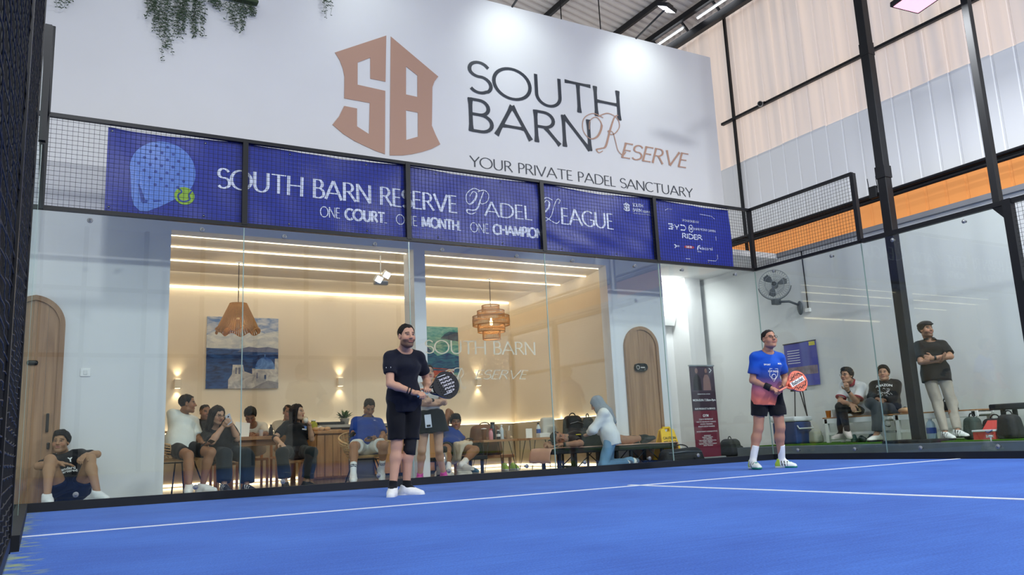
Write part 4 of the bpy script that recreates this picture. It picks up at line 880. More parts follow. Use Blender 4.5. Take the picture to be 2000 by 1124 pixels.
# --- player in black
def p1():
    r, J, s, up, lat, fw, fr = person('p1', 'player in black shirt and shorts with a black racket on the blue court', dict(
        skin='c99a80', hair='short', haircol='17120f', beard=0.75, res=0.0095, hres=0.0042, fres=0.0045, gaze=0.4,
        shirt=dict(c='181b28', sleeve=0.62, hem=0.10, loose=0.012, sl=0.024, wr=0.003, nk=0.036, hw=1.38),
        bottom=dict(c='15161b', len=0.88, loose=0.020, w=0.030), shoes=dict(c='eef0f0', sole='e6e8e8', ties='lace_white', heel='d8dcde'), socks=dict(c='16171a', h=0.06),
        handR=dict(curl=0.95, thumb=0.7, n=(0.15, 0.35, -0.8), side=(0.2, -0.5, 0.6)), handL=dict(curl=0.7, thumb=0.5, n=(-0.3, -0.5, -0.6), side=(-0.5, -0.5, 0.4))))
    # knee sleeve
    kn, an, hp = J['knL'], J['anL'], J['hipL']; a = kn + (hp - kn)*0.35; b = kn + (an - kn)*0.25
    MB().tube([a, kn, kn + (an-kn)*0.12, b], [0.072*s, 0.064*s, 0.063*s, 0.062*s], 16).build('knee_sleeve', 'black_cloth', r)
    wristband(r, J, 'R', 0.80, 0.86, 0.031, 'watch_black', 'bracelet'); wristband(r, J, 'R', 0.70, 0.74, 0.034, 'watch_black', 'bracelet')
    shp = J['shR'] + (J['elR'] - J['shR'])*0.42; out = unit(-lat*0.55 + fw*0.8)
    for k in (-0.022, 0.022): local_text('\u2019', shp + out*0.070 + unit(np.cross(V3((0, 0, 1)), out))*k, unit(np.cross(V3((0, 0, 1)), out)), V3((0, 0, 1)), out, 0.05, 'white_cloth', r, 'sleeve_print', 0.008)
p1()
def grad2(v, col, J, up, lat, fw, s):
    t = ((v - J['pel']) @ up) / s; c0 = np.array(lin('f08068')); c1 = np.array(lin('a06078')); c2 = np.array(lin('3a4a8c')); c3 = np.array(lin('1f58c4'))
    out = np.zeros_like(col)
    for i in range(3): out[:, i] = np.interp(t, (-0.10, 0.06, 0.20, 0.34), (c0[i], c1[i], c2[i], c3[i]))
    return out
def p2():
    r, J, s, up, lat, fw, fr = person('p2', 'player in blue-to-coral shirt and black shorts with an orange racket', dict(
        skin='bd8a70', hair='buzz', haircol='191412', beard=0.12, res=0.0095, hres=0.0042, fres=0.0045, glasses='spectacle', round=1.12, belly=0.006, thick=1.06,
        shirt=dict(c='1f58c4', sleeve=0.70, hem=0.15, loose=0.016, sl=0.030, wr=0.0035, fn=grad2, nk=0.040, hw=1.5),
        bottom=dict(c='17181d', len=0.66, loose=0.022, w=0.030), shoes=dict(c='e9f0ea', sole='dfe8e2', stripe='16181a', toe='1b8a72', heel='b7d94a', lace='2a9d8f', ties='lace_teal'), socks=dict(c='eceeec', h=0.19),
        handR=dict(curl=0.95, thumb=0.7, n=(0.1, 0.3, -0.8), side=(0.2, -0.5, 0.6)), handL=dict(curl=0.7, thumb=0.5, n=(-0.3, -0.5, -0.6), side=(-0.5, -0.5, 0.4))))
    wristband(r, J, 'R', 0.62, 0.92, 0.043*s, 'black_cloth')
    ch = J['neck'] - up*0.24*s + fw*0.155 + lat*0.015; x = unit(lat*-1); x = lat
    # crest outline and lettering on the chest
    n = fw
    def at(a, b): return ch + lat*a + up*b
    mb = MB(); sh = [(-0.055, 0.055), (-0.055, -0.03), (0, -0.10), (0.055, -0.03), (0.055, 0.055)]
    mb.tube([at(a, b) + fw*0.006 for a, b in sh], 0.0045, 5, closed=True); mb.tube([at(0.03*math.cos(t), -0.04 + 0.03*math.sin(t)) + fw*0.006 for t in [i*math.pi/6 for i in range(12)]], 0.004, 5, closed=True)
    drape(mb.build('crest', 'white_cloth', r), 'p2', fw, 0.002)
    drape(local_text('SUP PADEL', at(0, 0.022), lat, up, n, 0.030, 'white_cloth', r, 'chest_print', 0.010, 0.001), 'p2', fw, 0.004)
    drape(local_text('PADEL', at(0.085, 0.115), lat, up, n, 0.024, 'white_cloth', r, 'sponsor_print', 0.006, 0.001), 'p2', fw, 0.003)
    drape(local_text('SPORT', at(-0.085, 0.10), lat, up, n, 0.024, 'white_cloth', r, 'sponsor_print', 0.006, 0.001), 'p2', fw, 0.003)
p2()
# --- rackets
def racket(name, label, grip, tip, face, W, L, mats, extra=None):
    """padel racket: grip end, tip of the head, direction the face looks"""
    g = V3(grip); t = V3(tip); y = unit(t - g); n = unit(V3(face) - y*(V3(face) @ y)); x = np.cross(y, n)
    tot = np.linalg.norm(t - g); hl = tot * 0.60; c = t - y*hl*0.5
    o = thing(name, label, 'racket', tuple(g)); o_ = o
    def out(k=1.0):
        P = []
        for i in range(40):
            a = 2*math.pi*i/40; sx = math.cos(a); sy = math.sin(a); w = W/2*(1 - 0.16*max(0, -sy))*k
            P.append((sx*w*(1 if sy > 0 else (1 + 0.05*sy)), sy*hl/2*k))
        return P
    holes = [(ix, iy) for ix in range(-4, 5) for iy in range(-4, 5)]
    bm = bmesh.new(); th = 0.019
    ring = out()
    def add_face(zz):
        vs = [bm.verts.new(tuple(c + x*a + y*b + n*zz)) for a, b in ring]; return vs
    A = add_face(th); B = add_face(-th); bm.faces.new(A); bm.faces.new(B[::-1])
    for i in range(40): bm.faces.new((A[i], B[i], B[(i+1) % 40], A[(i+1) % 40]))
    bmesh.ops.bevel(bm, geom=[e for e in bm.edges if len(e.link_faces) == 2 and abs(e.calc_face_angle(0)) > 0.8], offset=0.006, segments=2, affect='EDGES')
    MB().bm(bm).build('head', mats[0], o)
    mb = MB()
    for ix, iy in holes:
        a = ix*W*0.095 + (iy % 2)*W*0.047; b = iy*hl*0.085 + hl*0.06
        if (a/(W*0.40))**2 + (b/(hl*0.40))**2 > 1: continue
        for zz in (th + 0.0012, -th - 0.0012):
            cc = c + x*a + y*b + n*zz; mb.add([tuple(cc + (x*math.cos(k) + y*math.sin(k))*0.0065) for k in [i*math.pi/4 for i in range(8)]], [tuple(range(8))])
    mb.build('holes', mats[1], o)['kind'] = 'stuff'
    b0 = c - y*hl*0.46
    for q in (-1, 1): MB().tube([b0 + x*q*W*0.22 + y*0.03, b0 + x*q*W*0.11 - y*hl*0.10, b0 - y*hl*0.19 + x*q*0.008], [0.018, 0.014, 0.012], 8).build('throat', mats[0], o)
    MB().tube([b0 - y*hl*0.16, g + y*0.02, g], [0.012, 0.013, 0.015], 10).build('handle', mats[2], o)
    if extra: extra(o, c, x, y, n, th, W, hl)
    return o
mat('racket_black', '17161c', 0.3, coat=0.4); mat('hole_dark', '050506', 0.8); mat('hole_pale', 'b9b5b8', 0.6); mat('grip_mint', 'b9d8d0', 0.7); mat('racket_orange', 'f0714f', 0.35, coat=0.3); mat('grip_pink', 'e58c78', 0.6); mat('print_black', '101010', 0.5); mat('print_white', 'f2f2f2', 0.5)
def fx1(o, c, x, y, n, th, W, hl):
    for q, m in ((0.30, 'print_white'), (-0.36, 'print_white')):
        P = [c + x*W*q + y*hl*b + n*(th + 0.002) for b in (-0.22, -0.05, 0.12)]
        MB().tube(P, 0.004, 4).build('decal', m, o)
    for k in range(5):
        a0 = W*(-0.24 + 0.12*k); P = [c + x*(a0 + W*0.035*q) + y*hl*b + n*(th + 0.0006) for b, q in ((-0.20 + 0.03*k, -1), (-0.20 + 0.03*k, 1), (0.34 - 0.05*abs(k-2), 1), (0.34 - 0.05*abs(k-2), -1))]
        MB().add([tuple(p) for p in P], [(0, 1, 2, 3)]).build('decal', 'hole_pale', o)
def fx2(o, c, x, y, n, th, W, hl):
    e1 = unit(y + V3((0, 0, 0.05))); e1 = unit(e1 - n*(e1 @ n)); e2 = np.cross(n, e1)
    grid_panel(c + n*(th + 0.002) - y*0.01, e1, e2, 0.205, 0.055, n, 'print_white', 'brand_strip', o, 0.002)
    local_text('Babolat', c + n*(th + 0.003) - y*0.01, e1, e2, n, 0.058, 'print_black', o, 'brand_print', 0.001, 0.0015)
    mb = MB()
    for sg in (1, -1):
        P = [(-0.10, 0.055), (-0.06, 0.05), (-0.05, 0.08), (-0.02, 0.07), (0.0, 0.095), (0.03, 0.075), (0.06, 0.09), (0.08, 0.06), (0.105, 0.04)]
        mb.tube([c + e1*a + e2*(sg*b*0.92) + n*(th + 0.001) for a, b in P], 0.0045, 4)
    mb.build('decal', 'print_black', o)
J = POSES['p1'][1]
racket('padel_racket', 'black padel racket with a mint grip held by the player in black', (3.235, -1.945, 0.925), (3.645, -1.99, 1.065), (-0.25, -1.0, 0.10), 0.275, 0.26, ('racket_black', 'hole_dark', 'grip_mint'), fx1)
racket('padel_racket', 'orange padel racket with a white brand strip held by the player in blue', (7.62, -2.40, 0.895), (8.00, -2.48, 1.05), (-0.35, -1.0, 0.15), 0.255, 0.26, ('racket_orange', 'print_black', 'grip_pink'), fx2)
# --- people outside the glass, left to right
def stripes_A(v, col, J, up, lat, fw, s):
    for q in 'RL':
        a, b = J['neck'] + up*0.02*s, J['sh'+q]; d = unit(b - a); L = np.linalg.norm(b - a); t = (v - a) @ d; e = (v - a) - t[:, None]*d; h = e @ fw
        m = (t > 0.07*s) & (t < L + 0.10*s) & ((v - b) @ up > -0.06*s) & (np.abs(np.abs(h) - 0.016*s) < 0.0065*s) & (e @ up > 0.0); col[m] = lin('eeeeee')
        m = (t > 0.07*s) & (t < L + 0.10*s) & ((v - b) @ up > -0.06*s) & (np.abs(h) < 0.006*s) & (e @ up > 0.0); col[m] = lin('eeeeee')
    return col
def personA():
    r, J, s, up, lat, fw, fr = person('A', 'man in a black striped football shirt sitting on the floor against the arched door', dict(
        skin='a8805f', hair='full', haircol='12100f', beard=0.2, hres=0.0048, fres=0.005,
        shirt=dict(c='14161c', sleeve=0.7, hem=0.06, sl=0.012, fn=stripes_A, ring='white_cloth', loose=0.018), bottom=dict(c='12151f', len=0.36, loose=0.014, w=0.02),
        shoes=dict(c='eeeeec', sole='f4f4f2', ties='lace_white'), handR=dict(curl=0.2, n=(0, 0, -1), side=(0, -1, 0.2)), handL=dict(curl=0.75, n=(0, 0.3, -1), side=(0, -0.8, 0.4))))
    n = unit(fw + up*0.1); ce = J['neck'] - up*0.27*s + fw*0.150
    drape(local_text('Standard', ce + up*0.008, lat, up, n, 0.048, 'white_cloth', r, 'shirt_print', 0.012, 0.001), 'A', n); drape(local_text('Chartered', ce - up*0.028, lat, up, n, 0.046, 'white_cloth', r, 'shirt_print', 0.014, 0.001), 'A', n)
    drape(local_text('Y', ce + up*0.10 + lat*0.05, lat, up, n, 0.06, 'white_cloth', r, 'club_badge', 0.012, 0.003), 'A', n)
personA()
def personB():
    r, J, s, up, lat, fw, fr = person('B', 'man in white T-shirt and dark shorts on the leftmost rattan chair', dict(
        skin='9a6f52', hair='short', haircol='12100f', belly=0.02, thick=1.1, round=1.08,
        shirt=dict(c='dfe6e2', sleeve=0.85, hem=0.05, loose=0.020, sl=0.03, nr=0.072), bottom=dict(c='16191b', len=0.72, loose=0.012, w=0.015),
        shoes=dict(c='f2f3f2', sole='e8e8e6', ties='lace_white'), handR=dict(curl=0.3, n=(0, 0, -1), side=(0.6, 0.3, 0)), handL=dict(curl=0.5, n=(0, 0, 1), side=(-0.5, -0.5, 0))))
    wristband(r, J, 'R', 0.86, 0.90, 0.036, 'watch_black', 'bracelet')
    hd = J['wrL'] + J['hdL']*0.13*s
    ph = thing('phone', 'dark phone in the hand of the man in the white T-shirt', 'phone', tuple(hd)); grid_panel(hd + V3((0, 0, 0.025)), lat, fw, 0.07, 0.14, up, 'phone_dark', 'case', ph, 0.010); grid_panel(hd + V3((0, 0, 0.031)), lat, fw, 0.062, 0.13, up, 'clear_glass', 'screen', ph, 0.001)
personB()
def personC():
    r, J, s, up, lat, fw, fr = person('C', 'woman in black with glasses holding up a pale phone', dict(
        skin='c39a80', fem=True, hair='long', haircol='161213', belly=0.03, thick=1.15, round=1.12, glasses='spectacle', lip='a0564f',
        shirt=dict(c='1c2024', sleeve=0.95, hem=0.06, loose=0.026, sl=0.035, nr=0.08), bottom=dict(c='1d2932', len=1.9, loose=0.03, w=0.04, ankle=0.075),
        shoes=dict(c='2a2d33', sole='e4e4e2', stripe='e8e8e8'), handR=dict(curl=0.8, n=(0.5, 0.3, 0.3), side=(0, -0.8, 0.3)), handL=dict(curl=0.8, n=(-0.5, -0.2, 0.3), side=(0, -0.8, 0.3))))
    c = (J['wrR'] + J['wrL'])/2 + (J['hdR'] + J['hdL'])*0.055*s + up*0.02
    ph = thing('phone', 'pale phone held up by the woman with glasses', 'phone', tuple(c)); n = unit(V3(fr[1])*-1); grid_panel(c, np.cross(n, up), up, 0.075, 0.15, n, 'phone_pale', 'case', ph, 0.010); cc = c - n*0.006 + up*0.045; MB().ell(tuple(cc), (0.012, 0.006, 0.012), 8).build('camera_lens', 'phone_dark', ph)
personC()
BG = dict(nolegs=True, res=0.013, hres=0.006, fres=0.008)
person('D', 'man in dark jacket half hidden behind the woman with glasses', dict(skin='8f6a55', hair='buzz', haircol='141110', beard=0.2, shirt=dict(c='23252a', sleeve=1.9, hem=0.02, loose=0.02), **BG))
person('E', 'man in white shirt bent over the wooden table', dict(skin='8a6049', hair='full', haircol='12100f', shirt=dict(c='cfc8ba', sleeve=0.9, hem=0.02, loose=0.02, vneck=0.06), **BG))
person('F', 'man in pale shirt half hidden behind the woman drinking', dict(skin='9a7059', hair='buzz', haircol='151211', shirt=dict(c='b9b4a8', sleeve=0.9, hem=0.02, loose=0.02), **BG))
def personG():
    r, J, s, up, lat, fw, fr = person('G', 'long-haired woman in black drinking from a clear cup beside the wooden counter', dict(
        skin='c29b80', fem=True, hair='long', haircol='161113', lip='a04c48',
        shirt=dict(c='17191d', sleeve=0.75, hem=0.08, loose=0.016, sl=0.025, nr=0.07), bottom=dict(c='1d2427', len=1.85, loose=0.022, w=0.03, ankle=0.07),
        shoes=dict(c='1b1c20', sole='d9d9d6'), handR=dict(curl=0.35, n=(0, 0.3, -1), side=(0, -0.8, 0.2)), handL=dict(curl=0.8, n=(-0.6, -0.2, 0), side=(0, -0.4, 0.8))))
    wristband(r, J, 'R', -0.04, 0.22, 0.044, 'black_cloth', 'elbow_band')
    ce = J['neck'] - up*0.17*s + fw*0.135 + lat*0.075; grid_panel(ce, lat, up, 0.06, 0.065, fw, 'badge_blue', 'badge', r, 0.01); grid_panel(ce - up*0.022, lat, up, 0.06, 0.02, fw, 'white_cloth', 'badge_band', r, 0.013)
    c = J['wrL'] + J['hdL']*0.12*s + up*0.0; d = unit(V3((-0.45, -0.2, 0.25)))
    d = unit(J['head'] + fr[1]*0.10*s - fr[2]*0.055*s - c); cup = thing('plastic_cup', 'clear plastic cup at the mouth of the long-haired woman', 'cup', tuple(c))
    MB().tube([c - d*0.06, c + d*0.07], [0.028, 0.038], 14).build('cup_wall', 'cup_clear', cup)
mat('badge_blue', '5a7fc4', 0.6); mat('cup_clear', 'd6cdbf', 0.2, spec=0.6)
personG()
def sock_fn(v, col, an, ax, s):
    t = (v - an) @ ax; m = ((t > 0.10*s) & (t < 0.112*s)) | ((t > 0.122*s) & (t < 0.134*s)); col[m] = lin('16181a'); return col
def personH():
    r, J, s, up, lat, fw, fr = person('H', 'man in royal blue polo and white shorts on a rattan chair looking at his phone', dict(
        skin='a57a5e', hair='short', haircol='171311', belly=0.03, thick=1.08,
        shirt=dict(c='1c4296', sleeve=0.78, hem=0.06, loose=0.022, sl=0.034, collar='blue_cloth'), bottom=dict(c='dfe6e2', len=0.72, loose=0.02, w=0.03),
        shoes=dict(c='eef1f0', sole='e6e8e8', ties='lace_white'), socks=dict(c='e9ecea', h=0.17, fn=sock_fn),
        handR=dict(curl=0.6, n=(0.2, 0.2, 1), side=(0, -0.8, 0.4)), handL=dict(curl=0.6, n=(-0.2, 0.2, 1), side=(0, -0.8, 0.4))))
    wristband(r, J, 'R', 0.68, 0.84, 0.036, 'band_blue'); wristband(r, J, 'R', -0.05, 0.25, 0.052, 'black_cloth', 'elbow_sleeve'); wristband(r, J, 'L', 0.84, 0.9, 0.033, 'watch_black', 'watch')
    c = (J['wrR'] + J['wrL'])/2 + (J['hdR'] + J['hdL'])*0.05*s + V3((0, 0, 0.035)); ph = thing('phone', 'phone in both hands of the man in the blue polo', 'phone', tuple(c)); grid_panel(c, lat, unit(-fw*0.6 + up*0.8), 0.15, 0.075, unit(fw*-0.8 - up*0.6), 'phone_dark', 'case', ph, 0.010)
    grid_panel(c + unit(up*0.6 - fw*0.8)*0.006, lat, unit(-fw*0.6 + up*0.8), 0.14, 0.066, unit(up*0.6 - fw*0.8), 'clear_glass', 'screen', ph, 0.001)
    local_text('~', J['neck'] - up*0.13*s + fw*0.13 + lat*0.085, lat, up, fw, 0.05, 'white_cloth', r, 'chest_logo', 0.012, 0.001)
personH()
def personI():
    r, J, s, up, lat, fw, fr = person('I', 'woman in black skirt and pink trainers standing with crossed arms behind the player in black', dict(
        skin='c69c83', fem=True, hair='tied', haircol='1b1513', lip='a3594f',
        shirt=dict(c='d9d6d0', sleeve=0.55, hem=0.0, loose=0.010, nr=0.085), bottom=dict(c='1b1e22', len=0.5, skirt=0.20, loose=0.022, waist=0.024), shoes=dict(c='d0459f', sole='ece6ea', lace='e77cc0', ties='lace_white'), socks=dict(c='c94a9c', h=0.05),
        handR=dict(curl=0.4, n=(0, 0.5, 0), side=(0, -0.3, 0.8)), handL=dict(curl=0.4, n=(0, 0.5, 0), side=(0, -0.3, 0.8))))
    hp = J['pel'] - lat*0.07 + fw*0.155; grid_panel(hp - up*0.04, lat, up, 0.082, 0.165, fw, 'phone_pale', 'phone_case', r, 0.012); grid_panel(hp - up*0.10 + fw*0.008, lat, up, 0.05, 0.025, fw, 'phone_dark', 'camera_bump', r, 0.006)
    wristband(r, J, 'L', 0.80, 0.92, 0.032, 'watch_black', 'watch')
personI()
def tank(v, col, J, up, lat, fw, s): return col
def personJ():
    r, J, s, up, lat, fw, fr = person('J', 'man in blue tank top seated with one arm behind his head', dict(
        skin='8f6346', hair='flop', haircol='120f0e', thick=1.12,
        shirt=dict(c='24408c', sleeve=0, hem=0.04, loose=0.010, nr=0.095, nk=-0.01), bottom=dict(c='1a1b20', len=0.42, loose=0.008, w=0.01), shoes=dict(c='c9c3b8', sole='e5e2da', ties='lace_white'), socks=dict(c='e6e3dc', h=0.12),
        handR=dict(curl=0.5, n=(0, -0.6, -0.4), side=(0.5, 0, 0.5)), handL=dict(curl=0.4)))
    # towel draped over the thigh
    a = J['hipL'] + (J['knL'] - J['hipL'])*0.30 + V3((0, 0, 0.085)); f = Field(a - 0.45, a + 0.35, 0.011); x = unit(J['knL'] - J['hipL']); y = unit(np.cross(V3((0, 0, 1)), x))
    front = -y if (-y) @ V3((0, -1, 0)) > 0 else y
    for k in range(5):
        p = a + x*(0.045*k - 0.05); f.cone(p - front*0.06, p + front*0.10 - V3((0, 0, 0.02)), 0.03, 0.03, 0.03); f.cone(p + front*0.10 - V3((0, 0, 0.02)), p + front*(0.14 + 0.006*k) - V3((0, 0, 0.30 - 0.02*k)), 0.028, 0.024, 0.03)
    f.wrinkle(0.004, 28, 2); v, q = f.nets(); t = thing('towel', 'beige towel draped over the leg of the man in the tank top', 'towel', tuple(a - V3((0, 0, 0.3)))); mesh_np('towel_cloth', [(v, q)], 'towel_beige', t)
mat('towel_beige', 'c9c0ad', 0.95, bump=0.3, bscale=150)
personJ()
def personK():
    r, J, s, up, lat, fw, fr = person('K', 'man in black lying face down on the massage table', dict(
        skin='9d735a', hair='buzz', haircol='151211', beard=0.3, round=1.05, thick=1.1,
        shirt=dict(c='17181c', sleeve=0.75, hem=0.02, loose=0.014, sl=0.025), bottom=dict(c='15161a', len=0.55, loose=0.015, w=0.015),
        socks=dict(c='131417', h=0.09), shoes=dict(c='17181b', sole='202226'), handR=dict(curl=0.3, n=(0, 0, -1)), handL=dict(curl=0.3, n=(0, 0, -1), side=(-0.3, -1, 0))))
    wristband(r, J, 'L', 0.84, 0.98, 0.032, 'watch_black', 'watch')
    c = J['shL'] + V3((0.02, -0.02, 0.075)); MB().tube([c + V3((-0.03, -0.02, 0)), c + V3((0.01, -0.03, 0.002)), c + V3((0.06, -0.01, 0.0))], 0.008, 6).build('shoulder_logo', 'yellow_print', r)
mat('yellow_print', 'd8c23c', 0.6)
personK()
def personL():
    r, J, s, up, lat, fw, fr = person('L', 'woman in grey headscarf, white top and jeans kneeling at the massage table', dict(
        skin='b98c70', fem=True, shirt=dict(c='e4e6e4', sleeve=1.6, hem=0.13, loose=0.026, sl=0.03, nr=0.04), bottom=dict(c='6f95b3', len=1.9, loose=0.016, w=0.018, ankle=0.06, wr=0.004),
        shoes=dict(c='e8e8e2', sole='f1f1ec', stripe='1b1c1e', ties='lace_white'), socks=dict(c='5d6a78', h=0.05), handR=dict(curl=0.35, n=(0, 0, -1)), handL=dict(curl=0.35, n=(0, 0, -1))))
    c = J['head']; P = lambda x, y, z: c + (x*fr[0] + y*fr[1] + z*fr[2])*s
    f = Field(c - 0.42, c + 0.2, 0.0075); f.ell(P(0, -0.014, 0.03), V3((0.090, 0.112, 0.102))*s, fr, 0.02); f.cone(P(0, 0.0, -0.06), J['neck'] + up*0.02, 0.088*s, 0.105*s, 0.04)
    f.cone(P(0, -0.06, -0.04), J['neck'] - fw*0.09*s, 0.065*s, 0.06*s, 0.03); f.cone(J['neck'] - fw*0.09*s, J['neck'] - fw*0.125*s - up*0.19*s, 0.058*s, 0.045*s, 0.03, lat, 1.3)
    f.ell(P(0, 0.105, -0.02), V3((0.062, 0.06, 0.085))*s, fr, 0.01, 'sub'); f.wrinkle(0.0022, 45, 4)
    cloth_obj('headscarf', f, '8f969c', r)
personL()
# --- three people on the right walkway
def personN():
    r, J, s, up, lat, fw, fr = person('N', 'man in white polo with red collar seated on the bench, chin in hand', dict(
        skin='b08468', hair='full', haircol='151211', glasses='spectacle', ground=0.2,
        shirt=dict(c='e3e4e2', sleeve=0.75, hem=0.06, loose=0.020, sl=0.034, collar='red_cloth'), bottom=dict(c='17181c', len=1.92, loose=0.012, w=0.012, ankle=0.045),
        shoes=dict(c='c9beb8', sole='d8d2cc', ties='lace_white'), socks=dict(c='1a1b1d', h=0.08), handR=dict(curl=0.3, n=(0.4, 0.3, -0.2), side=(0, -0.5, 0.5)), handL=dict(curl=0.7, n=(0.3, 0.3, 0.5), side=(-0.6, 0.4, 0))))
    for q in 'RL':
        a = J['sh'+q]; b = J['el'+q]; e = a + (b - a)*0.75; d = unit(b - a); MB().tube([e - d*0.012, e + d*0.004], 0.084*s*1.0, 18).build('cuff', 'red_cloth', r)
    wristband(r, J, 'L', 0.82, 0.92, 0.032, 'watch_black', 'watch')
personN()
def personO():
    r, J, s, up, lat, fw, fr = person('O', 'man in black printed sweatshirt seated with one leg crossed over', dict(
        skin='b58a70', hair='full', haircol='14110f', beard=0.15, ground=0.2, round=1.06,
        shirt=dict(c='17181b', sleeve=1.92, hem=0.06, loose=0.028, sl=0.03, ring='white_cloth'), bottom=dict(c='3a3c40', len=1.86, loose=0.020, w=0.024, ankle=0.055),
        shoes=dict(c='e4e2dc', sole='35363a', ties='lace_white'), socks=dict(c='b58a70', h=0.05), handR=dict(curl=0.6), handL=dict(curl=0.6)))
    n = fw; ce = J['neck'] - up*0.15*s + fw*0.155
    drape(local_text('AMAZON', ce, lat, up, n, 0.055, 'white_cloth', r, 'chest_print', 0.006, 0.001), 'O', fw)
    rnd = random.Random(5); mb = MB()
    for i in range(14):
        a = [ce + lat*(rnd.uniform(-0.09, 0.09)) - up*(0.05 + rnd.uniform(0, 0.11)) + fw*0.010]
        for k in range(3): a.append(a[-1] + lat*rnd.uniform(-0.03, 0.03) + up*rnd.uniform(-0.025, 0.025))
        mb.tube(a, 0.0028, 4)
    drape(mb.build('chest_drawing', 'print_white', r), 'O', fw, 0.002)
personO()
def personQ():
    r, J, s, up, lat, fw, fr = person('Q', 'man in black polo, khaki trousers and flat cap leaning with crossed arms by the column', dict(
        skin='a87c62', hair='cap', haircol='1c1a18', beard=0.55, ground=0.2,
        shirt=dict(c='17181b', sleeve=0.78, hem=0.10, loose=0.020, sl=0.032, collar='black_cloth'), bottom=dict(c='a79f92', len=1.95, loose=0.010, w=0.012, ankle=0.045, wr=0.004),
        shoes=dict(c='e2e5e2', sole='202326', stripe='2a2d30', ties='lace_white'), handR=dict(curl=0.3, n=(0.2, 0.8, 0), side=(0, 0, 1)), handL=dict(curl=0.3, n=(0.2, 0.8, 0), side=(0, 0, 1))))
    c = J['head']; P = lambda x, y, z: c + (x*fr[0] + y*fr[1] + z*fr[2])*s
    f = Field(c - 0.2, c + 0.2, 0.007); f.ell(P(0, -0.008, 0.075), V3((0.092, 0.118, 0.052))*s, fr, 0.02); f.cone(P(-0.03, 0.09, 0.060), P(0.03, 0.09, 0.060), 0.030*s, 0.030*s, 0.02, fr[2], 0.35); f.cut(P(0, 0, 0.045), -fr[2])
    cloth_obj('cap', f, '26272a', r)
    wristband(r, J, 'L', 0.80, 0.90, 0.034, 'watch_black', 'watch')
personQ()
# ------------------------------------------------------------------ lettering drawn as strokes (flat vinyl print)
def ap(cx, cz, rx, rz, a0, a1, n=14): return [(cx + rx*math.cos(math.radians(a0 + (a1-a0)*i/n)), cz + rz*math.sin(math.radians(a0 + (a1-a0)*i/n))) for i in range(n + 1)]
GL = {  # advance width, strokes (unit cap height)
 'S': (0.62, [[(0.52, 0.84)] + ap(0.29, 0.745, 0.24, 0.235, 45, 180, 9) + ap(0.29, 0.72, 0.24, 0.20, 190, 262, 5) + ap(0.30, 0.27, 0.27, 0.26, 78, -45, 9) + ap(0.28, 0.255, 0.25, 0.245, -50, -148, 8)]),
 'O': (1.06, [ap(0.50, 0.5, 0.47, 0.49, 0, 360, 36)]),
 'U': (0.86, [[(0.08, 1.0), (0.08, 0.40)] + ap(0.40, 0.36, 0.32, 0.35, 180, 360, 16) + [(0.72, 1.0)]]),
 'T': (0.80, [[(0.02, 0.97), (0.76, 0.97)], [(0.39, 0.97), (0.39, 0.0)]]),
 'H': (0.90, [[(0.09, 0), (0.09, 1)], [(0.76, 0), (0.76, 1)], [(0.09, 0.51), (0.76, 0.51)]]),
 'B': (0.66, [[(0.09, 0), (0.09, 1)], [(0.09, 0.98), (0.30, 0.98)] + ap(0.30, 0.755, 0.21, 0.225, 90, -90, 12) + [(0.09, 0.53)], [(0.30, 0.53)] + ap(0.32, 0.275, 0.26, 0.255, 90, -90, 12) + [(0.09, 0.02)]]),
 'A': (0.92, [[(0.02, 0), (0.43, 1.0)], [(0.43, 1.0), (0.86, 0)], [(0.18, 0.33), (0.70, 0.33)]]),
 'R': (0.72, [[(0.09, 0), (0.09, 1)], [(0.09, 0.98), (0.30, 0.98)] + ap(0.30, 0.74, 0.24, 0.24, 90, -90, 12) + [(0.09, 0.50)], [(0.32, 0.50), (0.68, 0.0)]]),
 'N': (0.90, [[(0.09, 0), (0.09, 1)], [(0.09, 1), (0.76, 0)], [(0.76, 0), (0.76, 1)]]),
 'E': (0.58, [[(0.09, 0), (0.09, 1)], [(0.09, 0.98), (0.50, 0.98)], [(0.09, 0.52), (0.46, 0.52)], [(0.09, 0.02), (0.53, 0.02)]]),
 'V': (0.86, [[(0.02, 1), (0.41, 0)], [(0.41, 0), (0.80, 1)]]),
 'Y': (0.78, [[(0.02, 1), (0.38, 0.48)], [(0.38, 0.48), (0.74, 1)], [(0.38, 0.48), (0.38, 0)]]),
 'P': (0.60, [[(0.09, 0), (0.09, 1)], [(0.09, 0.98), (0.28, 0.98)] + ap(0.28, 0.73, 0.24, 0.25, 90, -90, 12) + [(0.09, 0.48)]]),
 'I': (0.24, [[(0.11, 0), (0.11, 1)]]),
 'D': (0.88, [[(0.09, 0), (0.09, 1)], [(0.09, 0.98), (0.34, 0.98)] + ap(0.34, 0.5, 0.45, 0.48, 90, -90, 18) + [(0.09, 0.02)]]),
 'L': (0.54, [[(0.09, 0), (0.09, 1)], [(0.09, 0.02), (0.50, 0.02)]]),
 'C': (0.84, [ap(0.48, 0.5, 0.43, 0.49, 48, 312, 26)]),
 'G': (0.92, [ap(0.48, 0.5, 0.43, 0.49, 48, 325, 26) + [(0.83, 0.40)], [(0.58, 0.44), (0.83, 0.44)], [(0.83, 0.44), (0.83, 0.10)]]),
 'M': (1.06, [[(0.09, 0), (0.13, 1)], [(0.13, 1), (0.50, 0.08)], [(0.50, 0.08), (0.87, 1)], [(0.87, 1), (0.93, 0)]]),
 'F': (0.54, [[(0.09, 0), (0.09, 1)], [(0.09, 0.98), (0.50, 0.98)], [(0.09, 0.52), (0.44, 0.52)]]),
 '.': (0.2, [[(0.07, 0.0), (0.07, 0.06)]]), ' ': (0.42, []),
}
